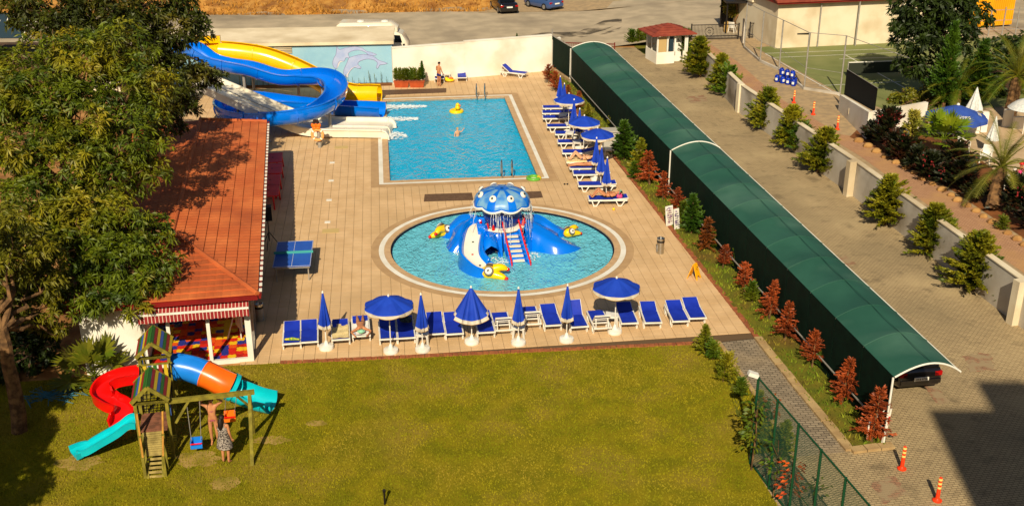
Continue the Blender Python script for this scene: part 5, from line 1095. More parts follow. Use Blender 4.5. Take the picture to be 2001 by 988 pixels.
# plants by the pump house and in planters
for i, px in enumerate(range(470, 766, 11)):
    b = lerp(Q1, Q0, (769 - px) / 439) - pn * random.uniform(.3, .55)
    plant("wispy", "wall_shrub", b + V((0, 0, .03)), random.uniform(.45, 1.1), "sparse small shrub in the row along the pale blue pump house wall", "shrub", "shrubs along the pump house", .38)
B(M().prism([Q1 - pn * .75 + pv * .1, Q0 - pn * .75, Q0, Q1 + pv * .1], .004, .07), "wall_flower_bed", m_soil, kind="structure")
m_terra = mat("terracotta_box", C(190, 84, 36, .8), C(170, 72, 30, .8), 3, .8)
for px, lb_ in ((785, "left terracotta flower box with bushy plants by the white wall"), (815, "right terracotta flower box with a taller plant by the white wall")):
    b = G(px, 170, DZ); t = T("flower_box", lb_, "flower box", b, "terracotta flower boxes"); m = M(); m.add([tuple(b + V((x * k_, y * k_, z))) for k_, z in ((.86, 0), (1, .38)) for x, y in ((-.5, -.22), (.5, -.22), (.5, .22), (-.5, .22))], [(3, 2, 1, 0), (0, 1, 5, 4), (1, 2, 6, 5), (2, 3, 7, 6), (3, 0, 4, 7), (4, 5, 6, 7)]); B(m, "box", m_terra, t)
    B(M().box(b + V((0, 0, .39)), (1.04, .48, .04)), "rim", m_terra, t)
    for k_ in range(4):
        kind, h_ = (("leafy", .8) if k_ < 3 or px < 800 else ("spire", 1.35)); plant(kind, "potted_plant", b + V((-.36 + k_ * .24, 0, .4)), h_, ("%s bushy green plant in the %s terracotta box" % (("leftmost", "second", "third", "rightmost")[k_], "left" if px < 800 else "right")) if kind == "leafy" else "tall pointed plant in the right terracotta box", "plant", "bushy plants in the %s flower box" % ("left" if px < 800 else "right") if kind == "leafy" else None, .8)
for px, py, h_, lb_ in ((872, 152, .9, "thin weed at the foot of the white wall near the left loungers"), (888, 150, 1.0, "second thin weed at the foot of the white wall"), (842, 156, .6, "low weed behind the standing man")): plant("leafy", "weed", G(px, py), h_, lb_, "weed", None, .4)
plant("spire", "roadside_weed", G(1010, 80), .6, "small weed on the street's edge above the white wall", "weed", None, 1.2)
for px, lb_ in ((1236, "left clump of the low hedge by the guard house"), (1250, "middle clump of the low hedge by the guard house"), (1264, "right clump of the low hedge by the guard house")): plant("leafy", "hedge_clump", G(px, 88), 1.1, lb_, "hedge", "hedge by the guard house", 1.1)
B(M().sheet([[G(*q).to_2d() for q in ((1228, 82), (1270, 82), (1275, 108), (1258, 106))]], .014), "hedge_bed", m_bedgrass, kind="structure")
# palms
def palm(label, base, h, nf, fl, mt, lean=(0, 0), r=.22, name="palm_tree", wl=.42):
    t = T(name, label, "palm", base); tp = V(base) + V((lean[0], lean[1], h)); m = M(); n = max(4, int(h / .16)); pts = [lerp(V(base), tp, i / n) for i in range(n + 1)]
    m.tube(pts, [r * (1 + .14 * (i % 2)) * (1.15 - .2 * i / n) for i in range(n + 1)], 10); B(m, "trunk", m_bark, t)
    for k_ in range(nf):
        a = k_ * 2.4 + random.uniform(-.2, .2); el = lerp(1.35, -.25, (k_ / nf)) + random.uniform(-.1, .1); l = fl * random.uniform(.85, 1.1); pts = []; p = tp + V((0, 0, .05)); d = V((math.cos(a) * math.cos(el), math.sin(a) * math.cos(el), math.sin(el)))
        for i in range(9): pts.append(p.copy()); p = p + d * (l / 8); d = (d + V((0, 0, -.16))).normalized()
        m2 = M().tube(pts, [.03 * (1 - i / 9.5) for i in range(9)], 5); vs = []; fs = []
        for i in range(30):
            u = .12 + .86 * i / 30; x = u * 8; q_ = int(min(7, x)); c = lerp(pts[q_], pts[q_ + 1], x - q_); tg = (pts[q_ + 1] - pts[q_]).normalized(); s_ = tg.cross(V((0, 0, 1))).normalized(); w_ = wl * math.sin(PI * (.12 + .82 * u)) ** .7
            for sg in (-1, 1):
                e_ = c + (s_ * sg + tg * .75 + V((0, 0, random.uniform(.0, .25)))).normalized() * w_ + V((0, 0, -.12 * w_)); o = len(vs); vs += [c - tg * .022, c + tg * .022, e_]; fs.append((o, o + 1, o + 2))
        m2.add(vs, fs); B(m2, "frond", mt, t)
    return t
def fanpalm(label, base, h, nf, mt, R_=.55, name="fan_palm"):
    t = T(name, label, "palm", base); tp = V(base) + V((0, 0, h)); B(M().tube([base, lerp(V(base), tp, .5), tp], [.13, .12, .1], 9), "trunk", m_barkd, t)
    for k_ in range(nf):
        a = k_ * 2.4; el = lerp(1.3, -.1, k_ / nf); d = V((math.cos(a) * math.cos(el), math.sin(a) * math.cos(el), math.sin(el))); c = tp + d * R_ * random.uniform(.9, 1.3); m = M().tube([tp, c], [.018, .012], 5); s_ = d.cross(V((0, 0, 1))).normalized(); u_2 = s_.cross(d); vs = []; fs = []
        for i in range(18):
            b_ = lerp(-1.9, 1.9, i / 17); dr = d * math.cos(b_) + s_ * math.sin(b_) + u_2 * .15; e_ = c + dr.normalized() * R_ * 1.05 + V((0, 0, -.22 * R_ * random.random())); q_ = dr.cross(u_2).normalized() * .045 * R_ / .55; mid = lerp(c, e_, .55); o = len(vs); vs += [c, mid + q_, e_, mid - q_]; fs.append((o, o + 1, o + 2, o + 3))
        m.add(vs, fs); B(m, "fan_leaf", mt, t)
    return t
fanpalm("small fan palm on the grass in front of the white wall", G(187, 752), .35, 13, m_palm, .75)
palm("near date palm with a thick ringed trunk in the flower bed", GT(1938, 408), 1.75, 26, 2.5, lm("date_leaf", C(140, 136, 40, .7), C(110, 116, 30, .6)), (.35, .5), .26)
palm("far palm with a short stout trunk behind the pool bar's white wall", GT(1972, 232), 2.4, 40, 3.1, m_palm, (.1, .1), .3)
palm("dark drooping palm before the tennis court trees", GT(1868, 215), 1.2, 30, 2.5, m_palm, (0, 0), .18)
fanpalm("bright green fan palm beside the blue bar parasol", GT(1838, 318), 1.25, 16, lm("fan_leaf_green", C(110, 140, 16, .7), C(140, 150, 24, .7)), .8)
def tpl(kind, name, px, py, h, label, cat="shrub", wide=1.0): return plant(kind, name, GT(px, py), h, label, cat, None, wide)
tpl("darkleafy", "purple_shrub", 1725, 290, 1.9, "dark red leaved shrub at the left end of the flower bed", "shrub", 1.0)
tpl("darkleafy", "spiky_shrub", 1762, 318, 1.3, "dark spreading shrub left of the fan palm", "shrub", 1.3); tpl("darkleafy", "spiky_shrub", 1815, 352, 1.2, "dark spiky shrub in front of the fan palm", "shrub", 1.6); tpl("darkleafy", "spiky_shrub", 1880, 372, 1.25, "dark spiky shrub left of the near date palm", "shrub", 1.5)
tpl("darkleafy", "spiky_shrub", 1985, 415, 1.5, "dark red flowered shrub right of the near date palm", "shrub", 1.2); tpl("leafy", "low_shrub", 1958, 450, .6, "low green shrub at the foot of the near date palm", "shrub", 1.3); tpl("darkleafy", "spiky_shrub", 2010, 450, 1.2, "dark shrub at the photo's right edge below the date palm", "shrub", 1.2)
for k_ in range(3): PRO.setdefault("pale", []).append(conifer_mesh("foliage", m_pale, r=.32, nb=80, seed=k_ + 50, cone=.6, up=.4))
tpl("pale", "variegated_shrub", 1778, 300, 2.3, "pale yellow variegated shrub between the dark shrub and the fan palm", "shrub", .95)
for q_, lb_, hh_, ww_ in (((1745, 305), "dark leafy shrub in the flower bed below the variegated one", 1.2, 1.3), ((1790, 335), "dark leafy shrub between the two front spiky ones", 1.1, 1.4), ((1850, 362), "dark leafy shrub on the bed's edge left of the date palm", 1.0, 1.5), ((1905, 395), "dark leafy shrub at the left foot of the near date palm", 1.0, 1.4), ((1865, 335), "dark leafy shrub behind the front spiky ones near the bar terrace", 1.3, 1.3), ((1700, 275), "dark leafy shrub at the flower bed's far left tip", .9, 1.3)): tpl("darkleafy", "bed_shrub", q_[0], q_[1], hh_, lb_, "shrub", ww_)
fl_ = M()
for px, py, h_ in ((1708, 262, 1.6), (1722, 255, 1.9), (1738, 262, 1.7), (1750, 265, 1.6), (1800, 330, 1.1), (1812, 345, 1.2), (1835, 345, 1.1), (1760, 290, 1.3), (1975, 410, 1.5), (1990, 415, 1.6), (1930, 350, 1.2), (1815, 245, 1.3), (1808, 240, 1.3)):
    b = GT(px, py + 30) + V((0, 0, h_))
    for _ in range(9): fl_.ball(b + V((random.gauss(0, .07), random.gauss(0, .07), random.gauss(0, .2))), random.uniform(.02, .045), 5)
B(fl_, "red_flowers", m_redfl, kind="stuff")
# dark trees by the court
f5 = GT(1830, 190) + V((0, 0, 2.2)); Y5 = f5.y
broadleaf("tall dark tree in front of the cream building's right end", GT(1830, 190), f5, [K(1800, 20, Y5, 52), K(1850, 15, Y5 + .5, 48), K(1790, 80, Y5 - .4, 40), K(1860, 70, Y5, 44), K(1820, -40, Y5, 60), K(1785, 130, Y5 - .5, 34), K(1770, 45, Y5, 26), K(1895, 30, Y5 + 1, 34)], m_leafB, .34, .13, 110, 9, .2, m_barkd)
plant("spire", "cypress", GT(1842, 215), 5.2, "dense green cypress in front of the tall dark tree", "tree", None, .95); plant("spire", "cypress", GT(1905, 215), 4.2, "green cypress left of the far palm", "tree", None, 1.0)
broadleaf("dark bushy tree filling the corner behind the far palm", GT(1965, 190), GT(1965, 190) + V((0, 0, 1.2)), [K(1940, 130, 71, 50), K(1990, 110, 72, 50), K(1930, 190, 69, 44), K(1985, 180, 70, 50), K(2030, 150, 70, 60)], m_leafB, .3, .12, 120, 9, .16, m_barkd, "bushy_tree")
broadleaf("low olive bush behind the bar's white wall", GT(1790, 232), GT(1790, 232) + V((0, 0, .5)), [K(1775, 205, 66.5, 34), K(1810, 195, 67, 36), K(1845, 200, 67, 36), K(1870, 190, 67.5, 34), K(1760, 195, 67, 22)], m_leafC, .2, .08, 240, 8, .08, None, "olive_bush")
broadleaf("leafy canopy overgrowing the gate shelter", GT(1436, 60), GT(1436, 60) + V((0, 0, 2.4)), [K(1428, 18, 90, 20), K(1450, 14, 90.5, 22), K(1475, 22, 90, 16), K(1440, -4, 91, 24), K(1500, 12, 91, 12)], lm("leaf_ochre", C(150, 130, 20, .7), C(104, 112, 14, .6)), .3, .12, 160, 8, .1, None, "climbing_tree")
# ------------------------------------------------------------ people: one continuous skinned body each
m_skin = mat("tanned_skin", C(206, 142, 96, .8), C(192, 126, 84, .78), 6, .5); m_skin2 = mat("fair_skin", C(226, 176, 134, .82), C(216, 162, 120, .8), 6, .5)
m_hair = mat("dark_hair", C(44, 28, 18, .6), C(30, 20, 14, .6), 20, .6); m_blond = mat("blond_hair", C(214, 180, 110, .8), C(190, 150, 84, .8), 20, .6); m_eye = mat("dark_eye", C(24, 18, 14, .6), rough=.3)
m_trunks = mat("navy_swimwear", C(20, 34, 110, .8), rough=.8); m_brown = mat("brown_swimwear", C(64, 40, 26, .7), rough=.8); m_pinksw = mat("pink_fabric", C(226, 70, 130, .85), rough=.8); m_mint = mat("mint_fabric", C(160, 216, 180, .85), C(140, 200, 164, .85), 8, .9)
m_flower = mat("flowered_swimwear", C(196, 90, 110, .8), C(90, 40, 70, .8), 30, .8); m_print = mat("black_white_print", C(70, 62, 58, .7), C(176, 164, 150, .75), 26, .9, lo=.45, hi=.55)
def skin(name, J, E_, mt, sub=2):
    keys = list(dict.fromkeys(k for e in E_ for k in e)); ix = {k: i for i, k in enumerate(keys)}
    me = bpy.data.meshes.new(name); me.from_pydata([J[k][0] for k in keys], [(ix[a], ix[b]) for a, b in E_], []); o = bpy.data.objects.new(name, me); COL.objects.link(o)
    o.modifiers.new("s", 'SKIN').use_smooth_shade = True; o.modifiers.new("d", 'SUBSURF').levels = sub; sv = me.skin_vertices[0].data if me.skin_vertices else None
    if sv is None: me.skin_vertices.new() if hasattr(me.skin_vertices, "new") else None; sv = me.skin_vertices[0].data
    for i, k in enumerate(keys): r = J[k][1]; sv[i].radius = (r, r); sv[i].use_root = (i == 0)
    dg = bpy.context.evaluated_depsgraph_get(); dg.update(); out = bpy.data.meshes.new_from_object(o.evaluated_get(dg)); bpy.data.objects.remove(o); out.name = name; out.materials.clear(); out.materials.append(mt); out.shade_smooth(); return out
BASE = dict(pelvis=((0, 0, .92), .125), waist=((0, 0, 1.06), .105), chest=((0, 0, 1.24), .125), neck=((0, 0, 1.41), .052), jaw=((0, -.015, 1.49), .066), head=((0, -.005, 1.565), .084), top=((0, .0, 1.635), .055), nose=((0, -.098, 1.535), .014),
            shL=((.165, 0, 1.36), .052), elL=((.235, .02, 1.10), .037), wrL=((.25, -.04, .87), .026), shR=((-.165, 0, 1.36), .052), elR=((-.235, .02, 1.10), .037), wrR=((-.25, -.04, .87), .026),
            hiL=((.085, 0, .87), .088), knL=((.09, -.02, .48), .055), caL=((.09, .01, .32), .05), anL=((.09, .02, .08), .034), toL=((.1, -.13, .03), .03), hiR=((-.085, 0, .87), .088), knR=((-.09, -.02, .48), .055), caR=((-.09, .01, .32), .05), anR=((-.09, .02, .08), .034), toR=((-.1, -.13, .03), .03))
BE = [("pelvis", "waist"), ("waist", "chest"), ("chest", "neck"), ("neck", "jaw"), ("jaw", "head"), ("head", "top"), ("head", "nose")]
for s_ in "LR": BE += [("chest", "sh" + s_), ("sh" + s_, "el" + s_), ("el" + s_, "wr" + s_), ("pelvis", "hi" + s_), ("hi" + s_, "kn" + s_), ("kn" + s_, "ca" + s_), ("ca" + s_, "an" + s_), ("an" + s_, "to" + s_)]
def person(label, base, rz, ov, sk_, wear, hair, scale=1.0, hat=None, bald=False):
    J = dict(BASE)
    for k, v in ov.items(): J[k] = (v, J[k][1]) if not isinstance(v[0], (tuple, list)) else v
    if "caL" not in ov and "knL" in ov:
        pass
    for s_ in "LR":
        if "ca" + s_ not in ov: a, b = V(J["kn" + s_][0]), V(J["an" + s_][0]); J["ca" + s_] = (tuple(lerp(a, b, .35)), .05)
    E_ = list(BE)
    for s_ in "LR":
        w = V(J["wr" + s_][0]); d = (w - V(J["el" + s_][0])).normalized(); side = d.cross(V((0, 1, 0)) if abs(d.y) < .9 else V((1, 0, 0))).normalized(); nrm = side.cross(d); pk_ = "pa" + s_; J[pk_] = (tuple(w + d * .06), .027); E_.append(("wr" + s_, pk_))
        for q_, off, l in ((0, -.026, .066), (1, -.009, .078), (2, .009, .074), (3, .026, .058)):
            a = w + d * .088 + side * off; b = a + d * l * .5 - nrm * .006; c = b + d * l * .45 - nrm * .02
            for nm, p in (("a", a), ("b", b), ("c", c)): J["f%s%d%s" % (s_, q_, nm)] = (tuple(p), .0088)
            E_ += [(pk_, "f%s%da" % (s_, q_)), ("f%s%da" % (s_, q_), "f%s%db" % (s_, q_)), ("f%s%db" % (s_, q_), "f%s%dc" % (s_, q_))]
        a = w + d * .03 - side * .036; b = a + d * .04 - side * .018; J["t%sa" % s_] = (tuple(a), .011); J["t%sb" % s_] = (tuple(b), .009); E_ += [(pk_, "t%sa" % s_), ("t%sa" % s_, "t%sb" % s_)]
    t = T("person", label, "person", base, None, rz); t.scale = (scale,) * 3
    put(skin("body", J, E_, sk_), "body", t)
    hd = V(J["head"][0]); up = (V(J["top"][0]) - V(J["jaw"][0])).normalized(); fw = (V(J["nose"][0]) - hd); fw = (fw - up * fw.dot(up)).normalized(); rt = fw.cross(up)
    for sg in (-1, 1): B(M().ball(hd + fw * .076 + rt * (.031 * sg) - up * .008, .011, 6), "eye", m_eye, t, True, local=True)
    for sg in (-1, 1): B(M().ball(hd + rt * (.084 * sg) - up * .015 - fw * .008, .02, 6, sx=.6), "ear", sk_, t, True, local=True)
    B(M().bar(hd + fw * .074 - up * .06 - rt * .02, hd + fw * .074 - up * .06 + rt * .02, .01), "mouth", m_eye, t, local=True)
    hm = M(); ro = Matrix((rt, fw, up)).transposed()
    def hp_(u, v):
        a = u * 2 * PI; th = v * (1.25 + .75 * max(0, -math.sin(a))); q_ = V((math.sin(th) * math.cos(a), math.sin(th) * math.sin(a), math.cos(th))); return hd + up * .012 + ro @ (V((q_.x * .094, q_.y * .102, q_.z * .102)))
    hm.grid(16, 6, hp_)
    if hair[1] > 0:
        pts = [hd - fw * .07 + up * .04, hd - fw * .105 - up * .05, hd - fw * .12 - V((0, 0, hair[1] * .5)), hd - fw * .10 - V((0, 0, hair[1]))]; hm.tube(pts, [.05, .085, .08, .03], 9)
    B(hm, "hair", hair[0], t, True, local=True)
    if hat: B(M().ball(hd + up * .03, .108, 12, sz=.8).lathe([(.145, 0), (.14, .012), (.1, .016)], hd + up * .02, 16), "hat", hat, t, True, local=True)
    for nm, keys, grow, mt in wear:
        if nm == "dress":
            c = [V(J[k][0]) for k in ("chest", "waist", "pelvis")]; pts = [c[0] + V((0, 0, .1)), c[0], c[1], c[2], c[2] - V((0, .01, .14)), c[2] - V((0, .01, .34))]; d_ = B(M().tube(pts, [.10, .155, .135, .165, .20, .225], 14, cap=False, ref=(1, 0, 0), sy=1.12), "dress", mt, t, True, local=True)
            for s_ in "LR": sh_ = V(J["sh" + s_][0]); B(M().tube([c[0] + V((sh_.x - c[0].x, 0, 0)) * .5 + V((0, -.09, .07)), sh_ * 1 + V((-.06 if s_ == "L" else .06, 0, .06)), c[0] + V((sh_.x - c[0].x, 0, 0)) * .5 + V((0, .09, .07))], .018, 5), "strap", mt, d_, local=True)
            continue
        JJ = {k: (J[k][0], J[k][1] + grow) for k in J}; EE = []
        if nm in ("trunks", "briefs"):
            f_ = .5 if nm == "trunks" else .12
            JJ["wb"] = (tuple(lerp(V(J["pelvis"][0]), V(J["waist"][0]), .45)), .118 + grow); EE = [("pelvis", "wb")]
            for s_ in "LR": JJ["m" + s_] = (tuple(lerp(V(J["hi" + s_][0]), V(J["kn" + s_][0]), f_)), lerp(.088, .06, f_) + grow + .006); EE += [("pelvis", "hi" + s_), ("hi" + s_, "m" + s_)]
        elif nm == "bikini_top":
            cu = lerp(V(J["chest"][0]), V(J["waist"][0]), .12); cd_ = lerp(V(J["chest"][0]), V(J["waist"][0]), .42); JJ["c1"] = (tuple(cu), .136 + grow); JJ["c2"] = (tuple(cd_), .124 + grow); EE = [("c1", "c2")]
        elif nm == "shirt":
            EE = [("waist", "chest"), ("waist", "pelvis"), ("chest", "shL"), ("chest", "shR")]
        put(skin(nm, JJ, EE, mt, 1), nm, t)
    return t
person("person with long dark hair in a short patterned dress standing by the swing", G(443, 904), PI - .25, dict(elL=(.24, -.10, 1.12), wrL=(.16, -.30, 1.02), elR=(-.22, .03, 1.1), wrR=(-.23, -.05, .87)), m_skin, [("dress", None, 0, m_print)], (m_hair, .42))
person("person in a flowered bikini with both hands raised to the head beside the swing", G(421, 866), .15, dict(elL=(.36, -.02, 1.50), wrL=(.14, .02, 1.60), elR=(-.36, -.02, 1.50), wrR=(-.14, .02, 1.60), knL=(.09, -.03, .48)), m_skin, [("bikini_top", None, .006, m_flower), ("briefs", None, .008, m_flower)], (m_hair, .12))
person("man in navy swim trunks standing by the white towel lounger", G(858, 169, DZ), 2.5, dict(neck=(.02, -.06, 1.40), jaw=(.03, -.09, 1.47), head=(.03, -.10, 1.54), top=(.03, -.10, 1.61), nose=(.03, -.19, 1.50), elL=(.25, -.05, 1.10), wrL=(.22, -.22, .95), elR=(-.24, .0, 1.1), wrR=(-.22, -.15, .9)), m_skin, [("trunks", None, .012, m_trunks)], (m_hair, 0))
def lie(prone, knees=0.0, arms="side", hz=0.0):
    """lying along +x (feet at 0, head near 1.75) at the height of a lounger pad"""
    z = .115; P_ = {}; s = -1 if prone else 1
    def q(x, y, zz): return (x, y, z + zz)
    P_.update(pelvis=q(.86, 0, 0), waist=q(1.0, 0, hz * .1), chest=q(1.18, 0, .01 + hz * .3), neck=q(1.36, 0, .03 + hz * .7), jaw=q(1.44, 0, .04 + hz * .85), head=q(1.52, 0, .04 + hz), top=q(1.59, 0, .04 + hz), nose=q(1.49, 0 if not prone else .09, (.135 if not prone else .04) + hz))
    for k_, sg in (("L", 1), ("R", -1)):
        P_["sh" + k_] = q(1.31, sg * .165, .01 + hz * .6); P_["hi" + k_] = q(.81, sg * .085, 0)
        kz = knees * (1 if k_ == "L" else .85); P_["kn" + k_] = q(.43 + kz * .18, sg * .1, kz); P_["an" + k_] = q(.06 + knees * .42, sg * .11, -.06); P_["to" + k_] = q(-.04 + knees * .42, sg * .13, .03 if not prone else -.08)
        if arms == "side": P_["el" + k_] = q(1.08, sg * .27, -.02); P_["wr" + k_] = q(.84, sg * .28, -.05)
        elif arms == "out": P_["el" + k_] = q(1.42, sg * .36, -.03); P_["wr" + k_] = q(1.62, sg * .26, -.06)
        else: P_["el" + k_] = q(1.10, sg * .30, .05); P_["wr" + k_] = q(.98, sg * .08, .12)
    return P_
def on_lounger(px, py, az, flip, x0=0.02):
    p = G(px, py, DZ); d_ = V((math.sin(R(az)), math.cos(R(az)), 0)); z = V((0, 0, .345))
    return (p + d_ * x0 + z, PI / 2 - R(az)) if not flip else (p + d_ * (1.78 - x0) + z, PI / 2 - R(az) + PI)
p_, r_ = on_lounger(707, 671, -9, True, .22); person("sunbather lying face down under a mint green cap in the row along the lawn", p_, r_, lie(True, 0, "out"), m_skin, [("briefs", None, .008, m_brown)], (m_hair, 0), hat=m_mint)
p_, r_ = on_lounger(1106, 325, 88, False, .0); person("sunbather on the back with raised knees by the swimming pool corner", p_, r_, lie(False, .36, "belly", .06), m_skin2, [("briefs", None, .008, m_trunks), ("bikini_top", None, .006, m_trunks)], (m_hair, 0))
p_, r_ = on_lounger(1112, 337, 88, False, -.05); person("sunbather lying face down in dark briefs by the swimming pool corner", p_, r_, lie(True, 0, "out"), m_skin, [("briefs", None, .008, m_brown)], (m_blond, 0))
p_, r_ = on_lounger(1149, 399, 88, False, .0); person("sunbather with bent knees and a mint towel on the nearest poolside lounger", p_, r_, lie(False, .32, "belly", .1), m_skin, [("briefs", None, .008, m_brown), ("bikini_top", None, .006, m_brown)], (m_hair, 0))
person("blond child standing in the swimming pool", G(894, 266, -.09) - V((0, 0, .80)), .6, dict(elL=(.3, -.05, 1.28), wrL=(.42, -.1, 1.45)), m_skin2, [("trunks", None, .01, m_flower)], (m_blond, 0), .8)
sw = lie(True, 0, "side"); sw.update(elL=(1.45, .3, .1), wrL=(1.7, .2, .1), elR=(1.45, -.3, .1), wrR=(1.7, -.2, .1))
person("swimmer stretched out behind the yellow float in the swimming pool", G(868, 222, -.2) - V((0, 0, .06)), .25, sw, m_skin2, [("trunks", None, .01, m_trunks)], (m_blond, 0), .72)
# floats, towels, bags
m_orangep = mat("orange_plastic", C(250, 120, 24, .86), rough=.4, coat=.3); m_cream2 = mat("cream_towel", C(238, 216, 156, .82), C(226, 200, 138, .8), 20, .95, .4, 80); m_tow = mat("white_towel", C(240, 236, 226, .86), rough=.95); m_limep = mat("lime_plastic", C(104, 176, 60, .8), rough=.35)
yf = T("duck_float", "yellow inflatable float with an orange beak in the swimming pool", "float", G(892, 219, -.09)); c = yf.location
B(M().tube([c + V((.33 * math.cos(a), .33 * math.sin(a), .05)) for a in np.linspace(0, 2 * PI, 20)[:-1]], .13, 9, closed=True), "ring", m_yel, yf, True); B(M().ball(c + V((.08, -.1, .32)), .17, 10).ball(c + V((.08, -.1, .48)), .13, 10), "head", m_yel, yf, True); B(M().ball(c + V((.2, -.18, .46)), .06, 8, sx=1.6), "beak", m_orangep, yf, True)
lr_ = T("float_ring", "lime green and yellow swim ring at the pool's near right corner", "float", G(1043, 350, .02)); c = lr_.location
B(M().tube([c + V((.30 * math.cos(a), .30 * math.sin(a), .06)) for a in np.linspace(0, 2 * PI, 20)[:-1]], .10, 9, closed=True), "ring", m_limep, lr_, True); B(M().tube([c + V((.30 * math.cos(a), .30 * math.sin(a), .07)) for a in np.linspace(-.5, .5, 6)], .104, 9), "yellow_panel", m_yel, lr_, True)
yt_ = T("toy_float", "yellow and orange toy float lying on the deck between the far loungers", "float", G(879, 160, DZ)); c = yt_.location; B(M().ball(c + V((0, 0, .13)), .26, 10, sx=1.3, sz=.5).ball(c + V((-.22, 0, .2)), .13, 8), "body", m_yel, yt_, True); B(M().ball(c + V((.1, -.05, .26)), .16, 8, sz=.5), "spot", m_orangep, yt_, True)
def drape(px, py, az, x0, x1, label, mt, z=.375, name="towel"):
    p = G(px, py, DZ); a = PI / 2 - R(az); m = M(); f_ = lambda u, v: p + Matrix.Rotation(a, 3, 'Z') @ V((lerp(x0, x1, u), lerp(-.34, .34, v), z + .012 * math.sin(u * 17 + v * 3) + .01 * math.sin(v * 14) - (.10 * max(0, abs(v - .5) - .42) / .08)))
    m.grid(14, 12, f_, True); m.grid(14, 12, lambda u, v: f_(u, v) - V((0, 0, .012))); return B(m, name, mt, None, True, label=label, cat="towel")
drape(667, 678, -9, .02, 1.15, "cream towel spread over a lounger beside the leftmost closed parasol", m_cream2); drape(707, 671, -9, .0, 1.3, "white towel under the sunbather with the green cap", m_tow, .365); drape(859, 163, -4, .3, 1.3, "white towel hanging over the lounger beside the standing man", m_tow, .42); drape(1106, 325, 88, .0, 1.1, "pale towel under the sunbather with raised knees", m_cream2, .365)
p = G(1149, 399, DZ); 
m = M(); m.grid(8, 8, lambda u, v: p + V((1.42 + .3 * u, -.28 + .5 * v, .40 + .40 * math.sin(PI * u) * (1 - .3 * v) + .02 * math.sin(v * 12))), True); m.grid(8, 8, lambda u, v: p + V((1.42 + .3 * u, -.28 + .5 * v, .385 + .40 * math.sin(PI * u) * (1 - .3 * v) + .02 * math.sin(v * 12)))); B(m, "towel", m_mint, None, True, label="mint green towel heaped at the head of the nearest poolside lounger", cat="towel")
bg = T("beach_bag", "pink beach bag on the nearest poolside lounger", "bag", p + V((1.5, -.14, .375))); c = bg.location; B(M().lathe([(.10, 0), (.14, .04), (.14, .14), (.11, .17)], c, 14, sy=.6), "bag_body", m_pinksw, bg, True); B(M().tube([c + V((-.1, 0, .16)), c + V((-.05, 0, .26)), c + V((.05, 0, .26)), c + V((.1, 0, .16))], .012, 6), "handle", m_pinksw, bg)
p = G(795, 675, DZ) + V((-.12, 1.05, .46)); bg = T("dark_bag", "crumpled dark bag lying on the shaded lounger under the left open parasol", "bag", p); m = M().ball(p + V((0, 0, .1)), .2, 12, sx=1.2, sz=.6).ball(p + V((.12, -.1, .1)), .14, 9, sz=.6); B(m, "bag_body", mat("dark_cloth", C(46, 58, 52, .6), C(90, 104, 96, .6), 14, .9), bg, True); B(M().tube([p + V((-.12, 0, .18)), p + V((0, -.05, .28)), p + V((.12, 0, .18))], .012, 6), "handle", m_dark, bg)
p = G(571, 686, DZ) + V((.0, .16, .37)); tw = M().tube([p + V((-.27, 0, .03)), p + V((0, .02, .045)), p + V((.27, 0, .03))], [.04, .065, .035], 9); B(tw, "rolled_float", mat("green_yellow_print", C(60, 150, 60, .8), C(236, 200, 40, .8), 12, .6), None, True, label="green and yellow patterned roll on the foot of the leftmost lounger", cat="float")
p = G(1106, 360, DZ); bg = T("black_shoes", "pair of dark flip flops on the deck left of the sunbathers", "shoes", p)
for s_ in (-.07, .07): B(M().lathe([(.05, 0), (.05, .02), (.03, .03)], p + V((s_, 0, 0)), 10, sy=2.2), "shoe", m_dark, bg, True)
p = G(1199, 411, DZ); bl2 = B(M().ball(p + V((0, 0, .07)), .07, 10), "yellow_ball", m_yel, None, True, label="small yellow ball under the nearest poolside lounger", cat="ball")
# ------------------------------------------------------------ playground on the lawn
m_post = mat("treated_wood", C(150, 138, 44, .75), C(122, 112, 34, .7), 6, .8, .3, 40); m_plank = mat("weathered_plank", C(170, 150, 84, .75), C(138, 120, 64, .7), 5, .9, .4, 40, rnd=.12); m_reddeck = mat("reddish_plank", C(150, 96, 70, .75), C(120, 78, 56, .7), 5, .9, .3, 40, rnd=.1)
m_turq = mat("turquoise_plastic", C(10, 196, 206, .88), C(8, 184, 196, .88), 2, .28, coat=.35); m_redpl = mat("bright_red_plastic", C(230, 16, 12, .86), C(214, 12, 10, .86), 2, .3, coat=.35); m_bluepl = mat("blue_plastic", C(30, 130, 226, .88), C(24, 120, 214, .88), 2, .28, coat=.35); m_orpl = mat("orange_tube_plastic", C(246, 110, 22, .88), C(236, 100, 18, .88), 2, .3, coat=.3)
pc = [mat("painted_plank_" + n_, c, rough=.6, rnd=.06, bump=.1, bsc=40) for n_, c in (("red", C(150, 40, 36, .8)), ("green", C(50, 112, 40, .75)), ("blue", C(64, 96, 170, .8)), ("yellow", C(206, 176, 36, .82)))]
pg = T("playground_tower", "wooden playground with two striped gable roofs joined by a net bridge", "playground", G(300, 900))
zA, zE = 2.62, 2.12
Af, Ab = G(287, 753, zA), G(292, 719, zA); El, Er = G(256, 784, zE), G(330, 777, zE); dv_ = (Ab - Af); dv_.z = 0
pu = (Er - El); pu.z = 0; WT = pu.length; pu.normalize(); dn = dv_.normalized(); DT = dv_.length
rear_off = G(294, 667, zA) - Af; rear_off.z = 0
floorz = 1.05
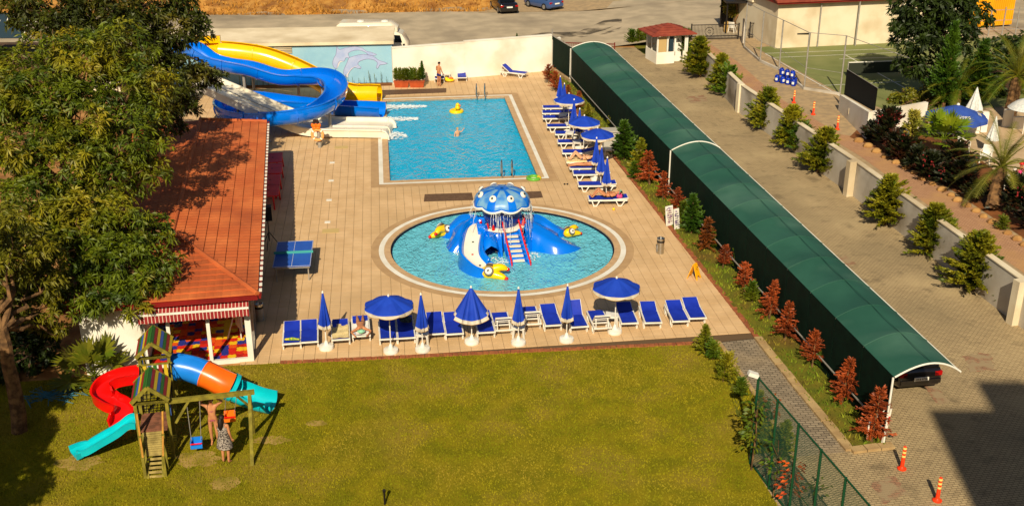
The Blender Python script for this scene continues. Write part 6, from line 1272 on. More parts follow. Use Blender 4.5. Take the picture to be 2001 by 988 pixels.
def tower(o, name):
    for e0, sg in ((El, -1), (Er, 1)):
        e0 = e0 + o; a0 = Af + o; nb = 7
        for k in range(nb):
            p, q_ = lerp(a0, e0 + (e0 - a0) * .03, (k + .04) / nb), lerp(a0, e0 + (e0 - a0) * .03, (k + .94) / nb); up = V((0, 0, .03)); dd = dn * (DT + .12)
            m = M(); m.add([p - dn * .06, q_ - dn * .06, q_ - dn * .06 + dd, p - dn * .06 + dd] + [x + up for x in (p - dn * .06, q_ - dn * .06, q_ - dn * .06 + dd, p - dn * .06 + dd)], [(0, 1, 2, 3), (7, 6, 5, 4), (0, 4, 5, 1), (1, 5, 6, 2), (2, 6, 7, 3), (3, 7, 4, 0)] if sg > 0 else [(3, 2, 1, 0), (4, 5, 6, 7), (1, 5, 4, 0), (2, 6, 5, 1), (3, 7, 6, 2), (0, 4, 7, 3)])
            B(m, "roof_plank", pc[(k * 3 + (1 if sg > 0 else 2)) % 4 if k else 1], pg)
        B(M().bar(a0 - dn * .075 - V((0, 0, .03)), e0 - dn * .075 - V((0, 0, .03)), .05, .11), "barge_board", m_post, pg); B(M().bar(a0 + dd - dn * .04 - V((0, 0, .03)), e0 + dd - dn * .04 - V((0, 0, .03)), .05, .11), "barge_board", m_post, pg)
        for f_ in (.04, .96):
            t_ = e0 + dn * (DT * f_) - pu * (.09 * sg); t_.z = 0; B(M().bar(t_, t_ + V((0, 0, zE + .02)), .095, .095, pu), "post", m_post, pg)
        for f_ in (.02, .98): B(M().bar(El + o + dn * (DT * f_) + V((0, 0, -.1)), Er + o + dn * (DT * f_) + V((0, 0, -.1)), .06, .1), "tie_beam", m_post, pg)
    for k in range(9):
        t_ = (k + .5) / 9; a = El + o + pu * .1 + dn * (DT * t_); b = Er + o - pu * .1 + dn * (DT * t_); a.z = b.z = floorz; B(M().bar(a, b, DT / 9 * .88, .04), "deck_plank", m_reddeck, pg)
tower(V((0, 0, 0)), "front"); tower(rear_off, "rear")
# guard boards of the rear tower: coloured pickets
for sg, base in ((0, El), (1, Er)):
    for k in range(4):
        p = base + rear_off + (pu * .1 if sg == 0 else -pu * .1) + dn * (DT * (.15 + .22 * k)); p.z = floorz + .36; B(M().box(p, (.04, .12, .7), math.atan2(pu.y, pu.x)), "picket", pc[(k + sg) % 4], pg)
for k in range(5):
    p = lerp(El + rear_off, Er + rear_off, .2 + .15 * k); p.z = floorz + .4; B(M().box(p, (.11, .035, .72), math.atan2(pu.y, pu.x)), "picket", pc[(k * 3 + 3) % 4], pg)
for o in (rear_off,): B(M().bar(El + o + V((0, 0, floorz + .74 - zE)), Er + o + V((0, 0, floorz + .74 - zE)), .05), "top_rail", m_post, pg)
for k in range(3):
    p = Er + dn * (DT * (.2 + .3 * k)) - pu * .1; p.z = floorz + .33; B(M().box(p, (.04, .13, .62), math.atan2(pu.y, pu.x)), "picket", pc[k], pg)
# net bridge between the towers
m = M(); g0 = El + dn * DT; g1 = El + rear_off
for i in range(9):
    a = lerp(El, Er, .1 + .1 * i) + dn * DT; b = lerp(El, Er, .1 + .1 * i) + rear_off; a.z = b.z = floorz; m.tube([a, lerp(a, b, .5) - V((0, 0, .12)), b], .014, 5)
for i in range(9):
    t_ = i / 8; a = lerp(lerp(El, Er, .1) + dn * DT, lerp(El, Er, .1) + rear_off, t_); b = lerp(lerp(El, Er, .9) + dn * DT, lerp(El, Er, .9) + rear_off, t_); a.z = b.z = floorz - .48 * t_ * (1 - t_); m.tube([a, b], .014, 5)
    for sd_ in (.08, .92):
        a = lerp(lerp(El, Er, sd_) + dn * DT, lerp(El, Er, sd_) + rear_off, t_); a.z = floorz - .48 * t_ * (1 - t_); m.tube([a, V((a.x, a.y, floorz + .75))], .012, 4)
for sd_ in (.08, .92):
    for hz in (.4, .75): a, b = lerp(El, Er, sd_) + dn * DT, lerp(El, Er, sd_) + rear_off; a.z = b.z = floorz + hz; m.tube([a, b], .016, 5)
B(m, "rope_bridge", m_dark, pg)
# ramp: solid planks above, open rungs below
ra, rb = G(283, 934), G(326, 931); ta, tb_ = El + pu * .18, Er - pu * .30; ta.z = tb_.z = floorz - .02; ra2, rb2 = lerp(ra, rb, .16), lerp(ra, rb, .84)
for k in range(21):
    t_ = (k + .5) / 21
    if t_ < .52 and k % 2: continue
    a, b = lerp(ra2, ta, t_), lerp(rb2, tb_, t_); B(M().bar(a, b, (ta - ra2).length / 21 * (.9 if t_ > .52 else 1.15), .035, (ta - ra2).cross(pu)), "ramp_plank", m_plank, pg)
for a, b in ((ra2, ta), (rb2, tb_)): B(M().bar(a - V((0, 0, .03)), b - V((0, 0, .06)), .07, .12), "ramp_beam", m_post, pg)
for a, b in ((ra2, ta), (rb2, tb_)):
    for t_ in (.02, .5): p = lerp(a, b, t_); p = p + (pu * -.07 if a is ra2 else pu * .07); B(M().bar(V((p.x, p.y, 0)), p + V((0, 0, .68)), .085, .085, pu), "ramp_post", m_post, pg)
    s_ = -.07 if a is ra2 else .07; B(M().bar(lerp(a, b, .02) + pu * s_ + V((0, 0, .62)), lerp(a, b, 1.0) + pu * s_ + V((0, 0, .66)), .05, .06), "ramp_rail", mat("ochre_rail", C(196, 140, 40, .8), C(170, 116, 32, .75), 6, .7), pg)
# slides of the towers
def openslide(pts, w, mt, label, rim=.16, name="play_slide"):
    t = T(name, label, "slide", V((pts[-1].x, pts[-1].y, 0))); path = spline(pts, 6)
    prof = [(-w, rim), (-w, .05), (-w + .08, 0), (w - .08, 0), (w, .05), (w, rim), (w + .07, rim), (w + .06, rim - .05), (w + .04, -.05), (-w - .04, -.05), (-w - .06, rim - .05), (-w - .07, rim)]
    B(sweep(path, prof), "chute", mt, t, True); return t, path
tS = El + dn * (DT * .5); tS.z = floorz
e1 = G(150, 885, .16)
sl1, path = openslide([V((tS.x, tS.y, floorz + .02)), lerp(tS, e1, .12) + V((0, 0, .12)), lerp(tS, e1, .3) + V((0, 0, .03)), lerp(tS, e1, .6) + V((0, 0, -.02)), lerp(tS, e1, .82) + V((0, 0, -.06)), G(162, 880, .20), G(143, 888, .17)], .25, m_turq, "straight turquoise slide running down left from the front playground tower")
B(M().box(path[-5] + V((0, 0, -.15)), (.12, .34, .26), .2), "foot", m_turq, sl1)
rS = El + rear_off + dn * (DT * .5); rS.z = floorz
sl2, path = openslide([V((rS.x, rS.y, floorz + .02)), G(234, 744, 1.0), G(212, 756, .86), G(202, 776, .68), G(215, 790, .54), G(234, 800, .40), G(240, 815, .24), G(235, 834, .14)], .30, m_redpl, "curving bright red slide at the left of the rear playground tower", .3)
rT = Er + rear_off + dn * (DT * .45); rT.z = floorz + .32
tube_p = spline([V((rT.x, rT.y, rT.z)), G(352, 716, 1.38), G(380, 722, 1.28), G(410, 734, 1.10), G(440, 749, .86), G(468, 762, .60), G(500, 775, .46), G(530, 782, .42)], 6)
tsl = T("tube_slide", "tube slide of blue orange and turquoise pieces right of the rear playground tower", "slide", V((tube_p[-1].x, tube_p[-1].y, 0))); n_ = len(tube_p)
def tubeprof(r, a0=0):
    return uprof(r, .03, a0, .01, 17)
for a, b, mt, nm in ((0, 16, m_bluepl, "blue_tube"), (16, 26, m_orpl, "orange_tube")): B(sweep(tube_p[a:b + 1], uprof(.41, .03, 84, .0, 24)), "tube_section", mt, tsl, True)
B(sweep(tube_p[26:], uprof(.41, .03, 10, .05, 15)), "exit_chute", m_turq, tsl, True); B(M().tube([tube_p[26] + (tube_p[26] - tube_p[25]).normalized() * .03, tube_p[26] + (tube_p[27] - tube_p[26]).normalized() * .16], .48, 18, cap=False).tube([tube_p[26] + (tube_p[27] - tube_p[26]).normalized() * .16, tube_p[26] + (tube_p[26] - tube_p[25]).normalized() * .03], .43, 18, cap=False), "exit_collar", m_turq, tsl, True)
for k in (1, 16): B(M().tube([tube_p[k] - (tube_p[k + 1] - tube_p[k]).normalized() * .025, tube_p[k] + (tube_p[k + 1] - tube_p[k]).normalized() * .025], .46, 20), "tube_flange", m_orpl if k > 1 else m_bluepl, tsl, True)
B(M().box(tube_p[-3] * 1 + V((0, 0, -.36)), (.2, .3, .4)), "foot", m_turq, tsl)
# swing
sg_ = T("swing", "wooden swing beam with one slanted end frame beside the playground tower", "swing frame", G(493, 880)); fA, fB = G(493, 909), G(496, 846); tpz = D(487, 766, (fA.y + fB.y) / 2); tw0 = Er + dn * DT * .1; tw0.z = tpz.z - .05
B(M().bar(tw0 - pu * .1, tpz + (tpz - tw0).normalized() * .15, .1, .14), "beam", m_post, sg_)
for f_ in (fA, fB): B(M().bar(f_, tpz - V((0, 0, .02)), .10, .10, pu), "leg", m_post, sg_)
B(M().bar(lerp(tw0, tpz, .04) - V((0, 0, .75)), lerp(tw0, tpz, .24) - V((0, 0, .03)), .07), "brace", m_post, sg_); B(M().bar(lerp(tw0, tpz, .82) - V((0, 0, .03)), lerp(tpz, fB, .35), .07), "brace", m_post, sg_)
def bucket(px0, px1, seat, label, c1, c2):
    t = T("baby_swing", label, "swing", seat)
    for px in (px0, px1):
        d0 = lerp(tw0, tpz, (px - 330) / (487 - 330)); s_ = .14 if px == px1 else -.14; B(M().tube([d0 - V((0, 0, .06)), seat + pu * s_ + V((0, 0, .22))], .011, 5), "chain", m_galv, t)
    m = M(); rz = math.atan2(pu.y, pu.x); m.box(seat + V((0, 0, .03)), (.34, .26, .05), rz); m.box(seat + dn * .13 + V((0, 0, .15)), (.34, .03, .24), rz); m.box(seat - dn * .13 + V((0, 0, .07)), (.34, .03, .10), rz)
    for s_ in (-.16, .16): m.box(seat + pu * s_ + V((0, 0, .12)), (.03, .26, .2), rz)
    B(m, "bucket", c1, t); B(M().tube([seat - dn * .15 - pu * .17 + V((0, 0, .19)), seat - dn * .15 + pu * .17 + V((0, 0, .19))], .022, 7), "safety_bar", c2, t)
midY = lerp(tw0, tpz, .33).y
bucket(362, 388, D(385, 872, midY - .05), "blue bucket swing seat with a red bar hanging from the wooden beam", m_bluepl, m_redpl); bucket(440, 462, D(450, 820, midY + .5), "orange bucket swing seat pulled back behind the two people", m_orangep, m_redpl)
# ------------------------------------------------------------ deck furniture
tt2 = T("table_tennis_table", "blue table tennis table with a pale green net beside the tiled building", "table", G(573, 520, DZ)); q_ = [G(540, 524, .76), G(606, 521, .76), G(606, 469, .76), G(542, 471, .76)]; ctr = sum(q_, V()) / 4; tu = (q_[1] - q_[0]).normalized(); tv = V((-tu.y, tu.x, 0)); rz = math.atan2(tu.y, tu.x)
mt_b = mat("table_blue", C(46, 96, 196, .82), C(40, 88, 184, .82), 2, .4)
for s_ in (-1, 1):
    tp2 = B(M().box(ctr + tv * (s_ * .69), (1.525, 1.36, .03), rz), "table_half", mt_b, tt2); m = M(); c = ctr + tv * (s_ * .69) + V((0, 0, .017))
    for o_, d_ in ((tu * .745, (.012, 1.36, .004)), (tu * -.745, (.012, 1.36, .004)), (tv * (s_ * .67), (1.525, .02, .004)), (V((0, 0, 0)), (.012, 1.36, .004))): m.box(c + o_, d_, rz)
    B(m, "white_lines", m_white, tp2, kind="stuff")
B(M().box(ctr + V((0, 0, .07)), (1.62, .015, .11), rz), "net", mat("net_green", C(70, 170, 160, .8), rough=.9), tt2)
for s_ in (-1, 1):
    for k in (-.65, .65): f_ = ctr + tv * (s_ * 1.15) + tu * k; B(M().bar(V((f_.x, f_.y, DZ)), f_ - V((0, 0, .02)), .045), "leg", m_galv, tt2)
B(M().bar(ctr - tv * 1.3 - tu * .72 - V((0, 0, .07)), ctr - tv * 1.3 + tu * .72 - V((0, 0, .07)), .03, .07), "apron", m_galv, tt2)
m_redt = mat("red_table_plastic", C(226, 30, 20, .85), C(206, 26, 18, .85), 2, .5)
for k, (px, py) in enumerate(((533, 400), (536, 379), (540, 356), (541, 334))):
    b = G(px - 6, py, DZ); t = T("red_table", ("nearest", "second nearest", "third nearest", "farthest")[k] + " of the four red plastic tables in the building's shade", "table", b, "red plastic tables along the building"); B(M().box(b + V((0, 0, .72)), (1.0, 1.62, .05), .16), "table_top", m_redt, t); B(M().lathe([(.05, .745), (.045, .75)], b, 10), "parasol_hole", m_dark, t)
    for s_ in (-1, 1):
        for s2 in (-1, 1): B(M().bar(b + V((s_ * .34, s2 * .64, .70)), b + V((s_ * .38, s2 * .7, 0)), .06), "leg", m_redt, t)
b = G(528, 483, DZ); t = T("loudspeaker_stand", "black tripod stand holding a loudspeaker beside the table tennis table", "speaker stand", b); 
for k in range(3): a = k * 2.1 + .4; B(M().tube([b + V((0, 0, .75)), b + V((.45 * math.cos(a), .45 * math.sin(a), 0))], .018, 6), "leg", m_black, t)
B(M().tube([b + V((0, 0, .3)), b + V((0, 0, 1.3))], .022, 7), "pole", m_black, t); t = T("loudspeaker", "black loudspeaker raised on the tripod in the building's shade", "loudspeaker", b + V((0, 0, 1.3))); B(M().box(b + V((0, 0, 1.62)), (.40, .36, .64), .2), "cabinet", m_black, t); B(M().box(b + V((.05, -.17, 1.62)), (.34, .03, .58), .2), "grille", m_dark, t)
def bin_(px, py, label, dark=False):
    b = G(px, py, DZ); t = T("litter_bin", label, "bin", b, "steel litter bins"); B(M().lathe([(.165, 0), (.165, .52), (.16, .521)], b, 18), "bin_body", m_steel if not dark else m_galv, t, True); B(M().lathe([(.172, .521), (.172, .60), (.15, .60), (.15, .56)], b, 18), "black_band", m_dark, t); B(M().lathe([(.168, .601), (.17, .70), (.15, .71), (.15, .63)], b, 18), "rim", m_steel, t, True); B(M().box(b + V((-.15, -.09, .25)), (.05, .05, .3), .6), "ash_plate", m_galv, t)
bin_(1290, 494, "steel litter bin standing alone right of the round pool"); bin_(508, 625, "litter bin in the shade beside the building's glass side", True)
b = G(1356, 543, DZ); t = T("wet_floor_sign", "yellow folding wet floor sign on the deck near the strip", "sign", b); m_ysign = mat("yellow_sign_plastic", C(250, 178, 20, .88), rough=.4)
for s_ in (-1, 1):
    a0 = b + V((s_ * .2, s_ * -.1, 0)); tp_ = b + V((s_ * .02, 0, .66)); d2 = V((.7, 1, 0)).normalized(); m = M(); w0, w1 = .2, .14
    pts = [a0 - d2 * w0, a0 - d2 * (w0 - .07), lerp(a0, tp_, .22) - d2 * .07, lerp(a0, tp_, .22) + d2 * .07, a0 + d2 * (w0 - .07), a0 + d2 * w0, tp_ + d2 * w1, tp_ - d2 * w1]; nrm = V((s_ * .02, 0, .008)); B(M().add(pts + [p - nrm for p in pts], [(0, 1, 2, 7), (2, 3, 6, 7), (3, 4, 5, 6), (15, 10, 9, 8), (15, 14, 11, 10), (14, 13, 12, 11), (0, 7, 15, 8), (5, 13, 14, 6), (7, 6, 14, 15)]), "sign_panel", m_ysign, t)
    c = lerp(a0, tp_, .62) + V((s_ * .012, 0, .005)); B(M().bar(c - d2 * .06 + V((0, 0, .05)), c + d2 * .05 - V((0, 0, .06)), .03, .006, (1, 0, 0)).ball(c + V((0, 0, .10)) + d2 * .0, .022, 6), "pictogram", m_dark, t)
# notice boards, cabinet, lamp, lifebuoy
m_print2 = mat("printed_sheet", C(226, 220, 206, .85), C(150, 130, 160, .8), 9, .6, lo=.52, hi=.56)
b = G(1316, 443, .05); t = T("notice_board", "two leaning white notice boards with small print among the saplings", "notice board", b)
for k, (px, py, w_, h_) in enumerate(((1309, 440, .42, .92), (1323, 447, .30, .95))):
    c = G(px, py, .06); ro = Matrix.Rotation(.55, 3, 'Z') @ Matrix.Rotation(-.16, 3, 'X'); p_ = B(M().box(c + ro @ V((0, 0, h_ / 2)), (w_, .03, h_), rot=ro), "board", m_white, t)
    B(M().box(c + ro @ V((0, -.018, h_ / 2)), (w_ * .84, .005, h_ * .86), rot=ro), "printed_sheet", m_print2, p_); m = M()
    for q2 in range(6): m.box(c + ro @ V((0, -.023, h_ * (.2 + .11 * q2))), (w_ * (.66 - .1 * (q2 % 2)), .004, h_ * .035), rot=ro)
    B(m, "printed_lines", m_maroon if k == 0 else m_navy, p_, kind="stuff")
b = G(1187, 296, .05); t = T("grey_cabinet", "pale grey cabinet with a flat lid behind the nearest open poolside parasol", "cabinet", b + V((.25, .3, 0))); m_gc = mat("pale_grey_metal", C(196, 190, 176, .75), rough=.5)
B(M().box(b + V((.25, .3, .55)), (1.0, .6, 1.1), .1), "cabinet_body", m_gc, t); B(M().box(b + V((.25, .3, 1.14)), (1.14, .74, .08), .1), "lid", m_gc, t); B(M().box(b + V((.25, -.01, .55)), (.86, .02, .9), .1), "cabinet_door", m_gc, t)
b = G(1195, 246, .05); t = T("garden_lamp", "slim garden lamp post with a white head in front of the carport net", "lamp", b); hh_ = hof(1195, 246, 188, .05); B(M().tube([b, b + V((0, 0, hh_ - .1))], .03, 7), "post", m_galv, t); B(M().lathe([(.06, hh_ - .12), (.11, hh_ - .05), (.11, hh_ + .08), (.05, hh_ + .14)], b, 10), "lamp_head", m_plast, t, True)
b = G(625, 288, DZ); t = T("lifebuoy_post", "short grey post below the white slide carrying a lifebuoy", "post", b); B(M().tube([b, b + V((0, 0, 1.5))], .11, 10), "post", m_galv, t); B(M().box(b + V((0, -.14, 1.5)), (.5, .05, .06)), "hook_bar", m_galv, t)
c = b + V((-.05, -.22, .78)); t = T("lifebuoy", "pale orange lifebuoy hanging on the post below the white slide", "lifebuoy", c); B(M().tube([c + V((.30 * math.cos(a), .04, .30 * math.sin(a))) for a in np.linspace(0, 2 * PI, 22)[:-1]], .085, 9, closed=True), "ring", mat("faded_orange", C(240, 168, 96, .85), rough=.6), t, True)
for a in (.8, 2.4, 3.9, 5.5): B(M().tube([c + V((.30 * math.cos(a + d_), .04, .30 * math.sin(a + d_))) for d_ in (-.12, 0, .12)], .09, 9), "band", m_white, t, True)
c = b + V((-.1, -.2, 1.34)); t = T("life_jacket", "orange life jacket hanging over the lifebuoy with a black collar", "life jacket", c); m = M()
for x, z, r_ in ((-.13, .0, .15), (.13, .0, .15), (-.1, -.18, .13), (.1, -.18, .13), (0, -.28, .10)): m.ball(c + V((x, 0, z)), r_, 10, sy=.5)
B(m, "vest", m_orangep, t, True); B(M().tube([c + V((-.12, 0, .1)), c + V((-.05, 0, .3)), c + V((.06, 0, .32)), c + V((.12, 0, .1))], .085, 8), "collar", mat("dark_strap", C(60, 34, 26, .7), rough=.9), t, True)
# pool ladders
m_lad = m_steel
def ladder(p0, d_, label):
    t = T("pool_ladder", label, "ladder", p0, "steel pool ladders"); s_ = V((-d_.y, d_.x, 0)) * .27
    for sg in (-1, 1): B(M().tube(spline([p0 - d_ * .35 + s_ * sg, p0 - d_ * .33 + s_ * sg + V((0, 0, .70)), p0 - d_ * .05 + s_ * sg + V((0, 0, .92)), p0 + d_ * .18 + s_ * sg + V((0, 0, .6)), p0 + d_ * .2 + s_ * sg + V((0, 0, -1.1))], 5), .028, 8), "handrail", m_lad, t, True)
    for k in range(3): B(M().bar(p0 + d_ * .2 - s_ + V((0, 0, -.25 - k * .28)), p0 + d_ * .2 + s_ + V((0, 0, -.25 - k * .28)), .09, .03), "tread", m_lad, t)
ins = inset(WIN); pf_ = lerp(ins[3], ins[2], .80).to_3d(); pn_ = lerp(ins[0], ins[1], .79).to_3d()
ladder(pf_ + V((0, 0, DZ)), -PV.to_3d(), "steel ladder at the far edge of the swimming pool"); ladder(pn_ + V((0, 0, DZ)), PV.to_3d(), "steel ladder at the swimming pool's near edge behind the octopus dome")
# gratings and covers in the deck
for pts, nm in (([(828, 394), (925, 391), (922, 377), (830, 380)], "drain_grating"), ([(1032, 388), (1061, 386), (1057, 374), (1028, 375)], "drain_grating"), ([(700, 188), (872, 181), (872, 173), (700, 178)], "drain_grating")):
    a = [G(*q2, DZ) for q2 in pts]; n_ = 14; m = M(); t = B(M().prism(a, DZ + .001, DZ + .008), nm, m_dark, None, False, kind="structure")
    for k in range(n_): lo, hi = (k + .08) / n_, (k + .94) / n_; B(M().prism([lerp(a[0], a[3], lo), lerp(a[1], a[2], lo), lerp(a[1], a[2], hi), lerp(a[0], a[3], hi)], DZ + .009, DZ + .02), "slat", m_drain, t, local=True)
for px, py in ((649, 318), (647, 353), (643, 391), (640, 434)):
    c = G(px, py, DZ); B(M().box(c + V((0, 0, .006)), (.26, .26, .012), ang), "skimmer_lid", m_white, deck, local=True)
for px, py in ((646, 451), (667, 288)):
    c = G(px, py, DZ); B(M().box(c + V((0, 0, .005)), (.75, .5, .010), ang), "inspection_cover", mat("cover_tan", C(206, 178, 116, .8), rough=.9), deck, local=True)
# ------------------------------------------------------------ near wire fence with floodlight
nf = T("wire_fence", "green wire fence running down from the lawn corner beside the paved path", "fence", G(1502, 953)); P0, P1_ = G(1466, 906), G(1502, 954); stp = (P1_ - P0); fz = 2.98
wires = M()
for k in range(7):
    a = P0 + stp * k; B(M().tube([a, a + V((0, 0, fz))], .04, 8), "post", m_fencegreen, nf)
    if k < 6:
        b = a + stp; B(M().tube([a + V((0, 0, fz - .03)), b + V((0, 0, fz - .03))], .028, 6), "top_rail", m_fencegreen, nf); B(M().tube([a + V((0, 0, .08)), b + V((0, 0, .08))], .03, 6), "bottom_rail", m_fencegreen, nf); B(M().tube([a + V((0, 0, 1.0)), b + V((0, 0, 1.0))], .012, 5), "middle_wire", m_fencegreen, nf)
        n_ = 16; L_ = stp.length; t_ = stp.normalized()
        for sg in (1, -1):
            for j in range(-int(fz / L_ * n_) - 1, n_ + int(fz / L_ * n_) + 1):
                x0 = j / n_ * L_; x1 = x0 + sg * fz; zs = [0, fz]; u0, u1 = 0.0, 1.0
                if x0 < 0 and x1 <= 0 or x0 > L_ and x1 >= L_: continue
                for lim, sn in ((0, 1), (L_, -1)):
                    f0, f1 = sn * (x0 - lim), sn * (x1 - lim)
                    if f0 < 0: u0 = max(u0, f0 / (f0 - f1))
                    if f1 < 0: u1 = min(u1, f0 / (f0 - f1))
                if u1 - u0 > .02: wires.bar(a + t_ * lerp(x0, x1, u0) + V((0, 0, fz * u0)), a + t_ * lerp(x0, x1, u1) + V((0, 0, fz * u1)), .006)
B(wires, "wire_mesh", mat("wire_green", C(40, 92, 66, .6), rough=.5), nf, kind="stuff")
c = P0 + V((0, 0, fz)); t = T("floodlight", "white floodlight on top of the first green fence post", "floodlight", c); B(M().box(c + V((-.16, .02, .08)), (.30, .18, .12), rot=Matrix.Rotation(.35, 3, 'Y')), "housing", m_plast, t); B(M().tube([c, c + V((-.06, 0, .07))], .03, 6), "bracket", m_galv, t); B(M().box(c + V((-.18, .02, .02)), (.24, .14, .02), rot=Matrix.Rotation(.35, 3, 'Y')), "lens", m_glass, t)
# barrier tape at the carport's end
bt = T("barrier_rail", "red and white barrier rail tied to the carport's end post", "barrier", G(1690, 858)); a, b = G(1693, 866), G(1727, 860); a1_, b1_ = a + V((0, 0, .75)), b + V((0, 0, 1.25)); 
for k in range(6): B(M().tube([lerp(a1_, b1_, k / 6), lerp(a1_, b1_, (k + 1) / 6)], .035, 7), "rail_section", m_red if k % 2 else m_white, bt)
B(M().tube([a, a1_], .025, 6), "stake", m_white, bt)
for k in range(5): B(M().tube([G(1724, 866) + V((.02 * k, 0, .25 * k)), G(1724, 866) + V((.02 * (k + 1), 0, .25 * (k + 1)))], .05, 7), "rail_section", m_red if k % 2 else m_white, bt)
# flexible orange posts
fpst = T("traffic_post", "orange flexible traffic post", "traffic post"); m_or = mat("traffic_orange", C(246, 64, 16, .9), C(236, 56, 12, .9), 3, .45); m_band = mat("reflective_band", C(250, 214, 120, .88), rough=.35)
B(M().lathe([(.13, 0), (.13, .03), (.07, .07), (.055, .10), (.05, .72), (.03, .75)], (0, 0, 0), 14), "post_body", m_or, fpst, True, local=True)
for z in (.40, .53, .66): B(M().lathe([(.0565, z), (.0562, z + .06)], (0, 0, 0), 14), "band", m_band, fpst, True, local=True)
FP = Proto(fpst)
for px, py, te, lb_ in ((1762, 915, 0, "orange traffic post nearest the carport's end on the driveway"), (1831, 977, 0, "orange traffic post at the edge of the hotel's shadow on the driveway"), (1551, 201, 1, "farthest orange traffic post on the pink path"), (1589, 224, 1, "middle orange traffic post on the pink path"), (1636, 253, 1, "nearest orange traffic post on the pink path")):
    FP.place(GT(px, py, .01) if te else G(px, py, .012), 0, lb_, "orange traffic posts", 1.05)
# iron gate to the ramp
def irongate(name, label, a, b, h_, n_, mt=m_black):
    t = T(name, label, "gate", (a + b) / 2); 
    for z in (.1, .28, h_): B(M().bar(a + V((0, 0, z)), b + V((0, 0, z)), .05), "rail", mt, t)
    for k in (0, 1): B(M().box(lerp(a, b, k) + V((0, 0, h_ / 2 + .05)), (.09, .09, h_ + .1)), "post", mt, t)
    me = M().box((0, 0, h_ / 2 + .05), (.022, .022, h_ - .1)).mesh("bar", mt)
    for k in range(1, n_): o = put(me, "bar", t); o.location = lerp(a, b, k / n_) - t.location
    c = lerp(a, b, .38) + V((0, -.02, h_ * .55))
    if n_ > 25: B(M().tube([c + V((.33 * math.cos(q2), 0, .33 * math.sin(q2))) for q2 in np.linspace(0, 2 * PI, 18)[:-1]], .02, 5, closed=True).tube([c + V((.12 * math.cos(q2), 0, .12 * math.sin(q2))) for q2 in np.linspace(0, 2 * PI, 10)[:-1]], .02, 5, closed=True), "scroll_ring", mt, t)
    return t
irongate("iron_gate", "long black iron gate with a round scroll across the ramp to the street", GT(1350, 79), GT(1442, 77), 1.15, 34); irongate("iron_gate", "short black iron gate section in front of the hut", GT(1464, 75), GT(1504, 74), 1.15, 14)
B(M().box(GT(1452, 84) + V((0, 0, .9)), (.25, .25, 1.8)), "gate_pillar", m_greywall, None, label="dark grey gate pillar between the two iron gate pieces", cat="pillar")
def pchair(p, rz, label, group=None):
    t = T("plastic_chair", label, "chair", p, group, rz); m = M().grid(8, 8, lambda u, v: (lerp(-.24, .24, u), .2 + .1 * v - .06 * (2 * u - 1) ** 2, .44 + .44 * v)); m.grid(8, 8, lambda u, v: (lerp(-.24, .24, u), .215 + .1 * v - .06 * (2 * u - 1) ** 2, .44 + .44 * v), True); B(m, "backrest", m_plast, t, True, local=True); B(M().box((0, 0, .42), (.48, .46, .035)), "seat", m_plast, t, local=True)
    for s_ in (-1, 1):
        for s2 in (-1, 1): B(M().bar((s_ * .2, s2 * .19, .41), (s_ * .25, s2 * .24, 0), .05), "leg", m_plast, t, local=True)
        B(M().tube([(s_ * .25, -.22, .42), (s_ * .27, -.2, .64), (s_ * .27, .2, .66)], .022, 6), "armrest", m_plast, t, local=True)
    return t
pchair(GT(1430, 64), 2.6, "white plastic armchair standing by the iron gate"); B(M().lathe([(.2, 0), (.24, .3), (.2, .75), (.08, .85)], GT(1419, 63), 12), "straw_sack", mat("straw_sack", C(206, 170, 96, .8), C(180, 140, 70, .75), 6, .95, .5, 20), None, True, label="tan sack beside the white plastic chair at the gate", cat="sack")
# blue canisters
cn = T("blue_canister", "blue plastic canister", "canister"); m_can = mat("canister_blue", C(10, 52, 170, .85), C(8, 44, 150, .85), 3, .35, rnd=.1)
B(M().lathe([(.15, 0), (.165, .03), (.165, .36), (.15, .40), (.10, .43), (.05, .44)], (0, 0, 0), 14), "canister_body", m_can, cn, True, local=True); B(M().lathe([(.045, .44), (.045, .48)], (.05, 0, 0), 10), "cap", m_dark, cn, True, local=True); B(M().tube([(-.1, 0, .42), (-.06, 0, .49), (.0, 0, .49), (.03, 0, .43)], .016, 6), "grip", m_can, cn, True, local=True); B(M().grid(6, 1, lambda u, v: (.168 * math.cos(-2.1 + u * .9), .168 * math.sin(-2.1 + u * .9), .12 + .16 * v)), "paper_label", m_white, cn, local=True)
CN = Proto(cn); g0_ = GT(1518, 160); g1_ = GT(1550, 168); ct_ = (g1_ - g0_); cn_ = V((-ct_.y, ct_.x, 0)).normalized()
names = ("leftmost canister in the front row", "second canister in the front row", "third canister in the front row", "rightmost canister in the front row", "leftmost canister in the back row", "middle canister in the back row", "right canister in the back row", "left canister stacked on top", "middle canister stacked on top", "right canister stacked on top")
for k in range(10):
    if k < 4: p = lerp(g0_, g1_, k / 3)
    elif k < 7: p = lerp(g0_, g1_, (k - 3.5) / 3) + cn_ * .36
    else: p = lerp(g0_, g1_, (k - 6.6) / 3) + cn_ * .17 + V((0, 0, .46))
    p = V((p.x, p.y, TZ(p.y) + .01 + (.455 if k > 6 else 0))); CN.place(p, random.uniform(-.5, .5), names[k] + " of the blue pile by the court fence", "blue canisters piled by the court fence")
